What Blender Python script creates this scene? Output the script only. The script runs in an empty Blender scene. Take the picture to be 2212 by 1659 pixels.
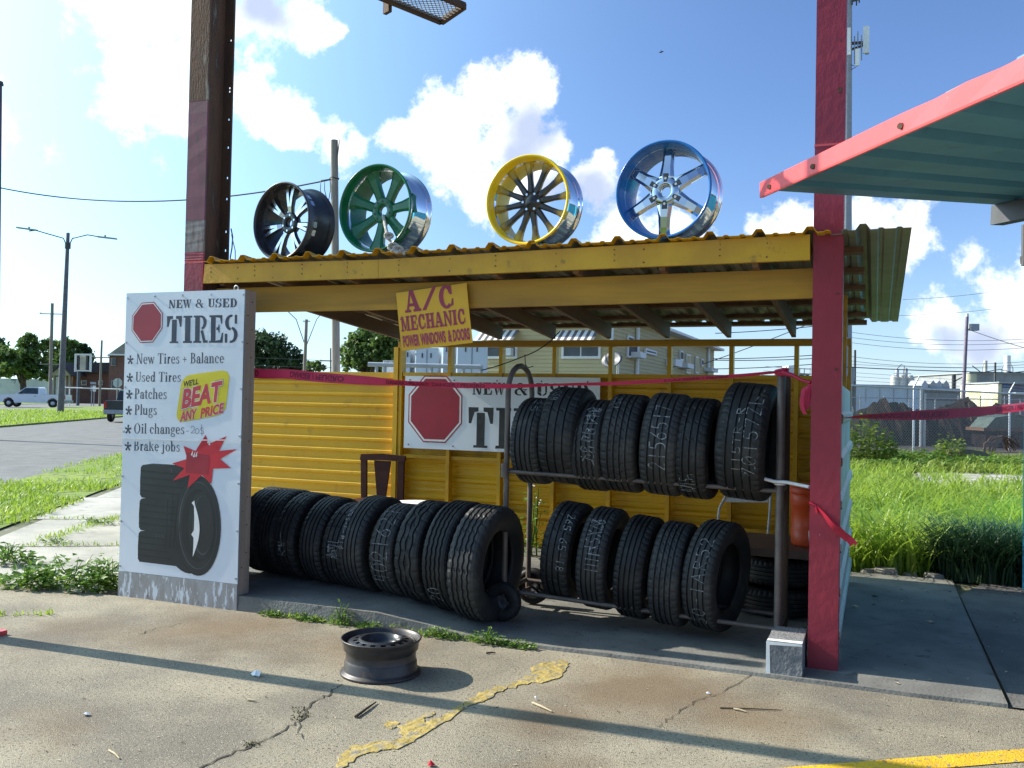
import bpy, math, random
from mathutils import Vector, Matrix, noise as mnoise
random.seed(7)
SC = bpy.context.scene
COL = SC.collection
PI = math.pi
rad = math.radians

# ------------------------------------------------------------------ camera
CF, CYAW, CPIT, CROL = 1961.27, .3811, .0191, .0205
CPOS = Vector((.2731, -5.9246, 1.628))
_f = Vector((-math.sin(CYAW)*math.cos(CPIT), math.cos(CYAW)*math.cos(CPIT), math.sin(CPIT)))
_r = Vector((math.cos(CYAW), math.sin(CYAW), 0)); _u = _r.cross(_f)
CR = math.cos(CROL)*_r + math.sin(CROL)*_u
CU = -math.sin(CROL)*_r + math.cos(CROL)*_u
cam = bpy.data.cameras.new("camera"); camo = bpy.data.objects.new("camera", cam); COL.objects.link(camo)
cam.sensor_fit = 'HORIZONTAL'; cam.angle = 2*math.atan(1106/CF); cam.clip_end = 6000; cam.clip_start = .05
M_ = Matrix((CR, CU, -_f)).transposed().to_4x4(); M_.translation = CPOS
camo.matrix_world = M_
SC.camera = camo

def ray(x, y): return CR*((x-1106)/CF) - CU*((y-829.5)/CF) + _f          # measured sight line of the photograph
def at(x, y, ax, v):                                                     # its meeting with a plane of the site
    d = ray(x, y); return CPOS + d*((v-CPOS[ax])/d[ax])
def gd(x, y, z=0.): return at(x, y, 2, z)
def dp(x, y, d): return CPOS + ray(x, y)*d                               # at a distance in depth

# ------------------------------------------------------------------ light
SUN_EL, SUN_AZ = rad(32), Vector((-1, -.035, 0)).normalized()           # direction towards the sun
sdir = Vector((SUN_AZ.x*math.cos(SUN_EL), SUN_AZ.y*math.cos(SUN_EL), math.sin(SUN_EL)))
sl = bpy.data.lights.new("sun", 'SUN'); sl.energy = 4.8; sl.angle = rad(.5); sl.color = (1, .93, .8)
slo = bpy.data.objects.new("sun", sl); COL.objects.link(slo)
slo.rotation_euler = sdir.to_track_quat('Z', 'Y').to_euler()
SC.view_settings.view_transform = 'Standard'; SC.view_settings.look = 'None'
SC.view_settings.exposure = 0.9; SC.view_settings.gamma = 1

W = bpy.data.worlds.new("World"); SC.world = W; W.use_nodes = True
nt = W.node_tree; N = nt.nodes; L = nt.links; N.clear()
def nd(tree, typ, **kw):
    n = tree.nodes.new(typ)
    for k, v in kw.items():
        if k.startswith('i_'): n.inputs[k[2:].replace('_', ' ')].default_value = v
        elif k.startswith('n_'): n.inputs[int(k[2:])].default_value = v
        else: setattr(n, k, v)
    return n
def mth(tree, op, a, b=None, c=None, clamp=False):
    n = tree.nodes.new('ShaderNodeMath'); n.operation = op; n.use_clamp = clamp
    for i, v in enumerate((a, b, c)):
        if v is None: continue
        if isinstance(v, (int, float)): n.inputs[i].default_value = v
        else: tree.links.new(v, n.inputs[i])
    return n.outputs[0]
sky = nd(nt, 'ShaderNodeTexSky', sky_type='NISHITA', sun_disc=False, sun_elevation=SUN_EL,
         sun_rotation=math.atan2(SUN_AZ.x, SUN_AZ.y), air_density=1.0, dust_density=.35, ozone_density=3.0)
tc = nd(nt, 'ShaderNodeTexCoord')
nrm = nd(nt, 'ShaderNodeVectorMath', operation='NORMALIZE'); L.new(tc.outputs['Generated'], nrm.inputs[0])
def wnoise(scale, detail, rough=.55):
    n = nd(nt, 'ShaderNodeTexNoise', i_Scale=scale, i_Detail=detail, i_Roughness=rough)
    L.new(nrm.outputs[0], n.inputs['Vector']); return n
tint = nd(nt, 'ShaderNodeMix', data_type='RGBA', blend_type='MULTIPLY'); tint.inputs['Factor'].default_value = 1; tint.inputs[7].default_value = (.97, 1.10, 1.36, 1); L.new(sky.outputs[0], tint.inputs[6])
dts = nd(nt, 'ShaderNodeVectorMath', operation='DOT_PRODUCT'); L.new(nrm.outputs[0], dts.inputs[0]); dts.inputs[1].default_value = sdir
aur = mth(nt, 'POWER', mth(nt, 'MAXIMUM', dts.outputs['Value'], 0.), 3.9)                    # bright air round the sun
sep = nd(nt, 'ShaderNodeSeparateXYZ'); L.new(nrm.outputs[0], sep.inputs[0])
hz_ = mth(nt, 'POWER', mth(nt, 'SUBTRACT', 1., mth(nt, 'ABSOLUTE', sep.outputs['Z'])), 14.)   # pale air low down
hmix = nd(nt, 'ShaderNodeMix', data_type='RGBA'); L.new(mth(nt, 'MULTIPLY', hz_, .62), hmix.inputs['Factor']); L.new(tint.outputs[2], hmix.inputs[6]); hmix.inputs[7].default_value = (5.6, 7.6, 9.4, 1)
asc = nd(nt, 'ShaderNodeVectorMath', operation='SCALE'); asc.inputs[0].default_value = (10.5, 16.5, 17.); L.new(aur, asc.inputs['Scale'])
skyc = nd(nt, 'ShaderNodeVectorMath', operation='ADD'); L.new(hmix.outputs[2], skyc.inputs[0]); L.new(asc.outputs[0], skyc.inputs[1])
warp = wnoise(7, 7); sub = nd(nt, 'ShaderNodeVectorMath', operation='SUBTRACT'); sub.inputs[1].default_value = (.5, .5, .5)
L.new(warp.outputs['Color'], sub.inputs[0])
scl = nd(nt, 'ShaderNodeVectorMath', operation='SCALE'); scl.inputs['Scale'].default_value = .085; L.new(sub.outputs[0], scl.inputs[0])
addw = nd(nt, 'ShaderNodeVectorMath', operation='ADD'); L.new(nrm.outputs[0], addw.inputs[0]); L.new(scl.outputs[0], addw.inputs[1])
def blobs(lst):
    acc = None
    for x, y, r in lst:
        d = ray(x, y).normalized()
        v = nd(nt, 'ShaderNodeVectorMath', operation='DISTANCE'); L.new(addw.outputs[0], v.inputs[0]); v.inputs[1].default_value = d
        m = mth(nt, 'MULTIPLY_ADD', v.outputs['Value'], -CF/r/1.0, 1.0)
        acc = m if acc is None else mth(nt, 'SMOOTH_MAX', acc, m, .25)
    return acc
CL = [(285, 40, 150), (330, 190, 130), (430, 70, 110), (380, 260, 80), (590, 240, 70), (540, 200, 70), (650, 285, 55),
      (720, 320, 70), (780, 315, 45), (870, 280, 55), (955, 245, 85), (1045, 205, 85), (1135, 190, 80), (1185, 205, 45),
      (1000, 320, 110), (1110, 290, 110), (1190, 330, 50), (1055, 420, 90), (1150, 400, 80), (1295, 350, 40), (1270, 400, 60),
      (560, 20, 75), (640, 25, 65), (700, 45, 30), (1330, 500, 90), (1480, 520, 90), (1700, 480, 65), (1640, 500, 50), (1760, 500, 60),
      (1890, 500, 75), (1985, 470, 50), (1975, 540, 60), (2160, 640, 95), (2050, 690, 80), (2230, 600, 90), (1990, 740, 45),
      (2140, 730, 90), (-150, 250, 180), (2500, 500, 200), (2700, 250, 160), (-600, 500, 260)]
GR = [(1150, 285, 90), (1120, 330, 60), (1270, 420, 75), (1180, 430, 60), (570, 5, 80), (2130, 740, 90), (2050, 735, 60), (1900, 540, 60), (2600, 560, 120)]
dens = blobs(CL); grey = blobs(GR)
fine = wnoise(19, 12, .66)
dsum = mth(nt, 'ADD', dens, mth(nt, 'MULTIPLY_ADD', fine.outputs['Fac'], 2.6, -1.36))
mr = nd(nt, 'ShaderNodeMapRange', interpolation_type='SMOOTHSTEP'); mr.inputs['From Min'].default_value = .0; mr.inputs['From Max'].default_value = .55
L.new(dsum, mr.inputs['Value'])
gr = nd(nt, 'ShaderNodeMapRange', interpolation_type='SMOOTHSTEP'); gr.inputs['From Min'].default_value = .0; gr.inputs['From Max'].default_value = .8
L.new(mth(nt, 'ADD', grey, mth(nt, 'MULTIPLY_ADD', fine.outputs['Fac'], .7, -.35)), gr.inputs['Value'])
ccol = nd(nt, 'ShaderNodeMix', data_type='RGBA'); L.new(gr.outputs[0], ccol.inputs['Factor'])
ccol.inputs[6].default_value = (10.5, 10.8, 11., 1); ccol.inputs[7].default_value = (4.6, 5.3, 7.0, 1)
mixc = nd(nt, 'ShaderNodeMix', data_type='RGBA'); L.new(mth(nt, 'MULTIPLY', mr.outputs[0], .96), mixc.inputs['Factor'])
L.new(skyc.outputs[0], mixc.inputs[6]); L.new(ccol.outputs[2], mixc.inputs[7])
bg = nd(nt, 'ShaderNodeBackground', i_Strength=.075); L.new(mixc.outputs[2], bg.inputs['Color'])
wo = nd(nt, 'ShaderNodeOutputWorld'); L.new(bg.outputs[0], wo.inputs['Surface'])

# ------------------------------------------------------------------ materials
def M(name, c1, c2=None, scale=6., rough=.6, metal=0., bump=0., bscale=60., lo=.38, hi=.62, stretch=(1, 1, 1), detail=6, spec=.5, trans=0., c3=None, s3=30., lo3=.6, hi3=.7):
    m = bpy.data.materials.new(name); m.use_nodes = True; t = m.node_tree; b = t.nodes['Principled BSDF']
    b.inputs['Roughness'].default_value = rough; b.inputs['Metallic'].default_value = metal; b.inputs['Specular IOR Level'].default_value = spec
    b.inputs['Base Color'].default_value = (*c1, 1)
    m.diffuse_color = (*c1, 1)
    co = t.nodes.new('ShaderNodeTexCoord'); mp = t.nodes.new('ShaderNodeMapping'); mp.inputs['Scale'].default_value = stretch
    t.links.new(co.outputs['Object'], mp.inputs['Vector'])
    col = None
    def layer(base, c, s, l, h, det):
        n = nd(t, 'ShaderNodeTexNoise', i_Scale=s, i_Detail=det, i_Roughness=.6); t.links.new(mp.outputs[0], n.inputs['Vector'])
        r = nd(t, 'ShaderNodeMapRange'); r.inputs['From Min'].default_value = l; r.inputs['From Max'].default_value = h; t.links.new(n.outputs['Fac'], r.inputs['Value'])
        x = nd(t, 'ShaderNodeMix', data_type='RGBA'); t.links.new(r.outputs[0], x.inputs['Factor'])
        if isinstance(base, tuple): x.inputs[6].default_value = (*base, 1)
        else: t.links.new(base, x.inputs[6])
        x.inputs[7].default_value = (*c, 1); return x.outputs[2]
    if c2 is not None: col = layer(c1, c2, scale, lo, hi, detail)
    if c3 is not None: col = layer(col if col else c1, c3, s3, lo3, hi3, 5)
    if col: t.links.new(col, b.inputs['Base Color'])
    if bump:
        n = nd(t, 'ShaderNodeTexNoise', i_Scale=bscale, i_Detail=4); t.links.new(mp.outputs[0], n.inputs['Vector'])
        bn = nd(t, 'ShaderNodeBump', i_Strength=bump, i_Distance=.02); t.links.new(n.outputs['Fac'], bn.inputs['Height']); t.links.new(bn.outputs[0], b.inputs['Normal'])
    if trans:
        out = t.nodes['Material Output']; tr = t.nodes.new('ShaderNodeBsdfTranslucent'); ms = t.nodes.new('ShaderNodeMixShader'); ms.inputs[0].default_value = trans
        if col: t.links.new(col, tr.inputs['Color'])
        else: tr.inputs['Color'].default_value = (*c1, 1)
        t.links.new(b.outputs[0], ms.inputs[1]); t.links.new(tr.outputs[0], ms.inputs[2]); t.links.new(ms.outputs[0], out.inputs['Surface'])
    return m

# ------------------------------------------------------------------ mesh helpers
class MB:
    def __init__(s): s.v = []; s.f = []; s.m = []; s.s = []
    def add(s, vs, fs, mat=0, smooth=False):
        o = len(s.v); s.v += [tuple(v) for v in vs]
        for f in fs: s.f.append([i+o for i in f]); s.m.append(mat); s.s.append(smooth)
        return s
    def box(s, x0, y0, z0, x1, y1, z1, mat=0):
        return s.add([(x0, y0, z0), (x1, y0, z0), (x1, y1, z0), (x0, y1, z0), (x0, y0, z1), (x1, y0, z1), (x1, y1, z1), (x0, y1, z1)],
                     [(3, 2, 1, 0), (4, 5, 6, 7), (0, 1, 5, 4), (1, 2, 6, 5), (2, 3, 7, 6), (3, 0, 4, 7)], mat)
    def beam(s, p, q, w, h, up=(0, 0, 1), mat=0):
        p, q = Vector(p), Vector(q); d = (q-p).normalized(); a = d.cross(Vector(up)).normalized(); b = a.cross(d)
        vs = [o + a*(w/2*i) + b*(h/2*j) for o in (p, q) for i, j in ((-1, -1), (1, -1), (1, 1), (-1, 1))]
        return s.add(vs, [(0, 1, 2, 3), (7, 6, 5, 4), (0, 4, 5, 1), (1, 5, 6, 2), (2, 6, 7, 3), (3, 7, 4, 0)], mat)
    def tube(s, pts, r, seg=8, mat=0, closed=False, smooth=True, caps=True):
        pts = [Vector(p) for p in pts]; n = len(pts); rs = r if isinstance(r, (list, tuple)) else [r]*n
        ref = None; vs = []
        for i, p in enumerate(pts):
            if closed: d = (pts[(i+1) % n]-pts[i-1])
            else: d = pts[min(i+1, n-1)]-pts[max(i-1, 0)]
            d.normalize()
            if ref is None: ref = Vector((0, 0, 1)) if abs(d.z) < .9 else Vector((1, 0, 0))
            a = (ref - d*ref.dot(d)).normalized(); ref = a; b = d.cross(a)
            for k in range(seg):
                t = 2*PI*k/seg; vs.append(p + (a*math.cos(t)+b*math.sin(t))*rs[i])
        fs = []
        for i in range(n if closed else n-1):
            j = (i+1) % n
            for k in range(seg): fs.append((i*seg+k, i*seg+(k+1) % seg, j*seg+(k+1) % seg, j*seg+k))
        s.add(vs, fs, mat, smooth)
        if caps and not closed: s.add(vs[:seg], [tuple(range(seg))[::-1]], mat); s.add(vs[-seg:], [tuple(range(seg))], mat)
        return s
    def rev(s, prof, seg, fn, closed=True, mat=0, smooth=True, rfun=None):
        # prof: list of (radius, axial); fn(radius, angle, axial) -> point
        n = len(prof); vs = []
        for k in range(seg):
            t = 2*PI*k/seg
            for i, (r, a) in enumerate(prof):
                if rfun: r, a = rfun(k, i, r, a)
                vs.append(fn(r, t, a))
        fs = []
        for k in range(seg):
            k2 = (k+1) % seg
            for i in range(n if closed else n-1):
                j = (i+1) % n; fs.append((k*n+i, k*n+j, k2*n+j, k2*n+i))
        return s.add(vs, fs, mat, smooth)
    def poly(s, pts, mat=0): return s.add(pts, [tuple(range(len(pts)))], mat)
    def cyl(s, p, q, r, seg=10, mat=0, r2=None): return s.tube([p, q], [r, r2 if r2 is not None else r], seg, mat)
    def build(s, name, mats, parent=None, local=False):
        me = bpy.data.meshes.new(name); vs = s.v
        if parent is not None and not local:
            root = parent
            while root.parent: root = root.parent
            o = Vector(root.location); vs = [(v[0]-o.x, v[1]-o.y, v[2]-o.z) for v in s.v]
        me.from_pydata(vs, [], s.f)
        for m in (mats if isinstance(mats, (list, tuple)) else [mats]): me.materials.append(m)
        me.polygons.foreach_set('material_index', s.m); me.polygons.foreach_set('use_smooth', s.s)
        me.update(); ob = bpy.data.objects.new(name, me); COL.objects.link(ob)
        if parent is not None: ob.parent = parent
        return ob
def tag(o, label=None, cat=None, group=None, kind=None):
    for k, v in (('label', label), ('category', cat), ('group', group), ('kind', kind)):
        if v: o[k] = v
    return o
def thing(name, label, cat, loc=(0, 0, 0), rz=0, group=None):
    o = bpy.data.objects.new(name, None); COL.objects.link(o); o.location = loc; o.rotation_euler = (0, 0, rz); o.empty_display_size = .1
    return tag(o, label, cat, group)
def dup(root, loc, rot, label, group=None):
    r = root.copy(); COL.objects.link(r); r.location = loc; r.rotation_euler = rot; r['label'] = label
    if group: r['group'] = group
    for ch in list(root.children):
        c = ch.copy(); COL.objects.link(c); c.parent = r
        for g in ch.children:
            d = g.copy(); COL.objects.link(d); d.parent = c
    return r
def clone(src, name, parent):
    c = src.copy(); c.name = name; COL.objects.link(c); c.parent = parent; return c
def struct(name, mb, mat): o = mb.build(name, mat); o['kind'] = 'structure'; return o
def jit(a): return random.uniform(-a, a)

# ------------------------------------------------------------------ material palette
CONC = M('concrete', (.335, .29, .205), (.175, .152, .115), 1.0, .9, bump=.5, bscale=150, c3=(.085, .072, .054), s3=62, lo3=.53, hi3=.66)
t_ = CONC.node_tree; b_ = t_.nodes['Principled BSDF']; src = b_.inputs['Base Color'].links[0].from_socket
co_ = t_.nodes.new('ShaderNodeTexCoord'); gr_ = nd(t_, 'ShaderNodeTexNoise', i_Scale=95., i_Detail=3.); t_.links.new(co_.outputs['Object'], gr_.inputs['Vector'])
pm_ = nd(t_, 'ShaderNodeMapRange'); pm_.inputs['From Min'].default_value = .60; pm_.inputs['From Max'].default_value = .68; t_.links.new(gr_.outputs['Fac'], pm_.inputs['Value'])
mg_ = nd(t_, 'ShaderNodeMix', data_type='RGBA'); t_.links.new(mth(t_, 'MULTIPLY', pm_.outputs[0], .7), mg_.inputs['Factor']); t_.links.new(src, mg_.inputs[6]); mg_.inputs[7].default_value = (.52, .48, .40, 1); src = mg_.outputs[2]   # pale aggregate
co_ = t_.nodes.new('ShaderNodeTexCoord'); big = nd(t_, 'ShaderNodeTexNoise', i_Scale=2.3, i_Detail=7, i_Roughness=.65); t_.links.new(co_.outputs['Object'], big.inputs['Vector'])
acc = None
for x, y, r, k in ((-3.9, -.75, 1.0, 1.), (-2.9, -.75, .8, .9), (-.9, -.8, .75, 1.3), (-.3, -1.0, .6, 1.2), (-1.3, -1.5, .5, 1.), (-3.4, -2.6, .5, .6), (-4.6, -1.2, .8, .7), (-1.0, -2.2, .5, .9)):   # rust and oil stains of the forecourt
    v = nd(t_, 'ShaderNodeVectorMath', operation='DISTANCE'); t_.links.new(co_.outputs['Object'], v.inputs[0]); v.inputs[1].default_value = (x, y, 0)
    q = mth(t_, 'MULTIPLY', mth(t_, 'MULTIPLY_ADD', v.outputs['Value'], -1/r, 1., clamp=True), k)
    acc = q if acc is None else mth(t_, 'MAXIMUM', acc, q)
st_ = mth(t_, 'MULTIPLY', mth(t_, 'ADD', acc, mth(t_, 'MULTIPLY_ADD', big.outputs['Fac'], 1.6, -.95)), 1.3, clamp=True)
mx_ = nd(t_, 'ShaderNodeMix', data_type='RGBA'); t_.links.new(mth(t_, 'MULTIPLY', st_, .66), mx_.inputs['Factor']); t_.links.new(src, mx_.inputs[6]); mx_.inputs[7].default_value = (.155, .095, .045, 1)
t_.links.new(mx_.outputs[2], b_.inputs['Base Color'])
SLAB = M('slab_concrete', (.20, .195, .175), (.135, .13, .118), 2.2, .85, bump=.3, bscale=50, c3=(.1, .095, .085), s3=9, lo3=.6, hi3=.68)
WALK = M('walk_concrete', (.46, .44, .38), (.30, .29, .25), .9, .9, bump=.35, bscale=60, c3=(.17, .16, .13), s3=6, lo3=.6, hi3=.7)
ASPH = M('asphalt', (.16, .16, .155), (.11, .11, .108), 1.5, .85, bump=.4, bscale=80, c3=(.2, .2, .19), s3=40, lo3=.55, hi3=.6)
OLDASPH = M('old_asphalt', (.10, .095, .088), (.15, .142, .13), 2.5, .9, bump=.6, bscale=40, c3=(.06, .058, .05), s3=30)
DIRT = M('dry_ground', (.17, .16, .11), (.10, .115, .05), .35, .95, bump=.6, bscale=8, c3=(.30, .28, .24), s3=3, lo3=.58, hi3=.66)
GRAVEL = M('gravel', (.48, .45, .40), (.33, .30, .26), 3, .95, bump=.8, bscale=30, c3=(.14, .15, .06), s3=2, lo3=.56, hi3=.62)
LAWN = M('lawn', (.14, .22, .022), (.20, .26, .03), .6, .95, bump=1., bscale=14, c3=(.05, .085, .016), s3=5, lo3=.5, hi3=.62)
GRASS = M('grass_blade', (.23, .36, .035), (.33, .43, .055), 1.2, .45, trans=.5, lo=.3, hi=.7, c3=(.15, .28, .03), s3=4)
GRASS_D = M('dark_grass_blade', (.025, .065, .025), (.035, .085, .032), 2, .5, trans=.3)  # darker blue-green blade, used for the clump alone
WEED = M('weed_leaf', (.11, .215, .03), (.18, .30, .045), 9, .5, trans=.35, lo=.35, hi=.65)
LEAF = M('tree_leaf', (.085, .15, .035), (.13, .20, .045), .6, .6, trans=.4)
LEAF_D = M('dark_tree_leaf', (.035, .075, .03), (.06, .10, .035), .6, .6, trans=.3)
LEAF_Y = M('vine_leaf', (.16, .25, .035), (.24, .30, .045), 1.5, .6, trans=.35)
BARK = M('bark', (.09, .065, .045), (.05, .038, .028), 3, .9, bump=.6, bscale=15)
YEL = M('yellow_paint', (.66, .36, .006), (.54, .275, .006), 2.5, .45, bump=.1, bscale=30, c3=(.24, .125, .02), s3=9, lo3=.62, hi3=.76)
YSHEET = M('yellow_sheet_paint', (.71, .395, .004), (.60, .315, .004), 1.3, .4, bump=.12, bscale=5, c3=(.34, .18, .02), s3=5, lo3=.62, hi3=.80, lo=.35, hi=.65)
YWOOD = M('yellow_stained_timber', (.52, .27, .015), (.33, .16, .012), 2.2, .6, stretch=(.25, 3, 3), lo=.35, hi=.65, c3=(.52, .27, .015), s3=1.7, lo3=.52, hi3=.62)
WOOD = M('raw_timber', (.21, .115, .062), (.13, .07, .04), 3, .75, stretch=(3, .3, 3), lo=.35, hi=.65, bump=.15)
GWOOD = M('weathered_timber', (.44, .35, .28), (.31, .24, .19), 4, .8, stretch=(4, 4, .3), lo=.3, hi=.7, bump=.2)
TIN = M('bare_roof_sheet', (.23, .225, .175), (.17, .16, .125), 2.5, .5, metal=.15, c3=(.2, .15, .09), s3=6, lo3=.64, hi3=.74)
TINW = M('white_siding', (.40, .42, .41), (.32, .33, .32), 2, .5, c3=(.22, .21, .18), s3=6, lo3=.62, hi3=.76)
def painted_red(name):
    return M(name, (.34, .022, .044), (.245, .017, .033), 2, .5, bump=.12, bscale=30, c3=(.55, .36, .34), s3=26, lo3=.70, hi3=.735, stretch=(1, 1, .7))
RED = painted_red('red_column_paint')
RUST = M('rusty_steel', (.16, .075, .035), (.085, .045, .03), 5, .85, stretch=(2, 2, .35), lo=.3, hi=.65, bump=.3, bscale=50, c3=(.30, .26, .21), s3=5, lo3=.61, hi3=.70)
RUSTD = M('dark_rusty_steel', (.065, .036, .024), (.10, .055, .03), 6, .85, stretch=(2, 2, .4), lo=.35, hi=.65, bump=.3)
PIPE = M('worn_pipe', (.17, .135, .115), (.105, .085, .075), 9, .55, metal=.35, lo=.35, hi=.65, c3=(.26, .21, .17), s3=25, lo3=.66, hi3=.72)
PINK = M('pink_trim_paint', (.74, .085, .085), (.66, .07, .07), 2, .4, c3=(.88, .55, .5), s3=14, lo3=.72, hi3=.76)
TEAL = M('teal_soffit_paint', (.085, .25, .34), (.065, .205, .29), 2, .55, c3=(.07, .17, .2), s3=9, lo3=.6, hi3=.72)
BLUEW = M('blue_wall_paint', (.05, .36, .50), (.04, .30, .43), 3, .6)
WHITE = M('white_board', (.76, .79, .83), (.70, .73, .78), 1.5, .35, lo=.35, hi=.7)
INK = M('dark_blue_ink', (.018, .03, .06), (.03, .042, .07), 8, .5)
INKB = M('black_ink', (.012, .012, .014), (.03, .03, .032), 12, .5)
SREDD = M('sign_red', (.36, .012, .03), (.31, .012, .028), 4, .45)
SRED = M('burst_red', (.60, .015, .03), (.52, .013, .028), 4, .45)
SWHITE = M('sign_white', (.84, .82, .80), (.78, .76, .74), 10, .5)
SYEL = M('sign_yellow', (.74, .60, .015), (.68, .55, .012), 4, .45)
ACYEL = M('poster_yellow', (.78, .42, .01), (.72, .38, .01), 3, .5)
ACRED = M('poster_maroon', (.30, .022, .05), (.36, .03, .07), 4, .5)
ACOR = M('poster_outline', (.85, .38, .12), (.8, .36, .1), 4, .5)
STRIP = M('scuffed_metal_strip', (.36, .36, .37), (.29, .275, .265), 5, .5, metal=.3, c3=(.62, .66, .72), s3=7, lo3=.54, hi3=.60, stretch=(3.2, 1, .9))
GALV = M('galvanised_steel', (.52, .54, .56), (.42, .44, .46), 8, .42, metal=.75)
PRINTBLK = M('printed_rubber', (.014, .015, .017), (.026, .028, .031), 3, .45, lo=.3, hi=.75)
PRINTDK = M('printed_tread_line', (.008, .008, .009), (.012, .012, .013), 9, .5)
PRINTGR = M('printed_highlight', (.075, .08, .088), (.04, .042, .046), 4, .45)
TAPE = M('pink_barrier_tape', (.72, .045, .13), (.62, .038, .105), 6, .45, trans=.35)
RTAPE = M('red_barrier_tape', (.55, .02, .06), (.48, .018, .05), 6, .45, trans=.3)
CHROME = M('chrome', (.78, .80, .84), (.74, .76, .80), 8, .07, metal=1.)
DCHROME = M('dull_chrome', (.50, .53, .58), (.44, .47, .52), 6, .12, metal=1.)
BLACKP = M('gloss_black_paint', (.016, .017, .02), (.03, .03, .034), 12, .22)
GUNM = M('black_barrel_paint', (.035, .037, .045), (.055, .056, .062), 7, .35, metal=.35)
MACH = M('machined_aluminium', (.66, .68, .72), (.58, .60, .64), 20, .25, metal=.95)
GREENP = M('green_wheel_paint', (.006, .14, .055), (.004, .11, .042), 6, .24)
YELP = M('yellow_wheel_paint', (.86, .60, .01), (.8, .54, .01), 6, .28)
BLUEP = M('blue_wheel_paint', (.012, .14, .42), (.01, .10, .33), 6, .22)
DKSTEEL = M('dark_wheel_steel', (.045, .042, .044), (.075, .065, .06), 9, .42, metal=.5, c3=(.16, .085, .05), s3=14, lo3=.62, hi3=.7)
BRONZE = M('brown_chair_wood', (.055, .014, .010), (.04, .011, .008), 6, .6, spec=.2)
ORANGE = M('orange_plastic', (.85, .10, .02), (.78, .085, .018), 5, .45, c3=(.88, .5, .35), s3=16, lo3=.7, hi3=.74)
BLOCK = M('cinder_block', (.22, .225, .23), (.15, .155, .16), 9, .95, bump=.6, bscale=60, c3=(.2, .2, .2), s3=50, lo3=.58, hi3=.62)
WPAINT = M('white_paint', (.80, .80, .78), (.7, .7, .68), 12, .6)
GREY = M('grey_paint', (.36, .38, .40), (.30, .32, .34), 4, .6)
DGREY = M('dark_grey', (.07, .072, .078), (.05, .05, .055), 4, .6)
POLEW = M('grey_pole_wood', (.30, .26, .22), (.2, .17, .145), 3, .9, stretch=(5, 5, .25), lo=.35, hi=.65, c3=(.1, .085, .075), s3=8, lo3=.62, hi3=.7)
WIRE = M('black_cable', (.02, .02, .022), (.03, .03, .032), 4, .6)
DIMP = M('dim_pane', (.045, .05, .058), (.08, .085, .09), 1, .6, spec=.1)
GLASS = M('dark_glass', (.03, .04, .05), (.06, .075, .09), 1, .08)

# ------------------------------------------------------------------ ground
nv, uv = Vector((-.8455, -.534, 0)), Vector((-.534, .8455, 0))            # across and along the street
def nu(n, u, z=0.): return nv*n + uv*u + Vector((0, 0, z))
g = MB(); g.poly([(-2500, -400, -.02), (2500, -400, -.02), (2500, 3500, -.02), (-2500, 3500, -.02)]); struct('ground', g, DIRT)
g = MB()
ys = 30; xs = 48                                                            # forecourt, gently uneven
x0, x1, y0, y1 = -5.9, 8., -14., -.25
rim_ = [(8, -.25, 0), (-5.35, -.25, 0)]
for k in range(1, 24): rim_.append((-5.35-k*.2, -.30-.05*min(k, 4)/4+.02*math.sin(k*1.7)+jit(.012), 0))
g.poly([(-12, -14, 0), (8, -14, 0)]+rim_+[(-12, -.4, 0)]); struct('forecourt', g, CONC)
g = MB()
def walk(n0, n1, u0, u1, z=-.008): g.poly([nu(n0, u0, z), nu(n1, u0, z), nu(n1, u1, z), nu(n0, u1, z)])
for a, b in ((-12, 2.0), (2.03, 3.4), (3.43, 5.2), (5.23, 7.4), (7.43, 10), (10.03, 13), (13.03, 17), (17.03, 22)):
    walk(5.02, 6.78+.1*math.sin(a), a, b); walk(2.3, 4.98, max(a, 2.75), b) if b > 3 else None
struct('pavement', g, WALK)
g = MB(); g.poly([nu(6.9, -14, .002), nu(8.8, -14, .002), nu(8.8, 140, .002), nu(6.9, 140, .002)]); struct('verge', g, LAWN)
g = MB(); g.poly([nu(8.8, -30, 0), nu(17.9, -30, 0), nu(17.9, 220, 0), nu(8.8, 220, 0)]); struct('road', g, ASPH)
g = MB(); g.poly([nu(17.9, -30, .08), nu(31, -30, .1), nu(31, 300, .1), nu(17.9, 300, .08)]); g.poly([nu(17.9, -30, 0), nu(17.9, -30, .08), nu(17.9, 300, .08), nu(17.9, 300, 0)]); struct('median_lawn', g, LAWN)
g = MB(); g.poly([nu(31, -40, .01), nu(42, -40, .01), nu(42, 400, .01), nu(31, 400, .01)]); struct('far_road', g, ASPH)
g = MB(); g.poly([nu(42, -60, .05), nu(140, -60, .05), nu(140, 500, .05), nu(42, 500, .05)]); struct('far_lawn', g, LAWN)
def slabz(x): return .11 if x < -3.0 else (.11 - (x+3.0)/.75*.088 if x < -2.25 else .022)
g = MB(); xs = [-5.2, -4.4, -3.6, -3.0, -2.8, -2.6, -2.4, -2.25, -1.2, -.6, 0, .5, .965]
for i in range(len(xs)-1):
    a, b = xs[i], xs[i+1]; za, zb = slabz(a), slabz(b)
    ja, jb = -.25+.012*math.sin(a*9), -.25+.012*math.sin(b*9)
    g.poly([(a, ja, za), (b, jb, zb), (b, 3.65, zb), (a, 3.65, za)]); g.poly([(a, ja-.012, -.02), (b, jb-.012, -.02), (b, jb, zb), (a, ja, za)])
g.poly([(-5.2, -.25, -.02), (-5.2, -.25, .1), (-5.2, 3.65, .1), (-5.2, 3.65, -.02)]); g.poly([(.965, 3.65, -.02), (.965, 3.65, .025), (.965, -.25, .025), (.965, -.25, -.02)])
struct('slab', g, SLAB)
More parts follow.
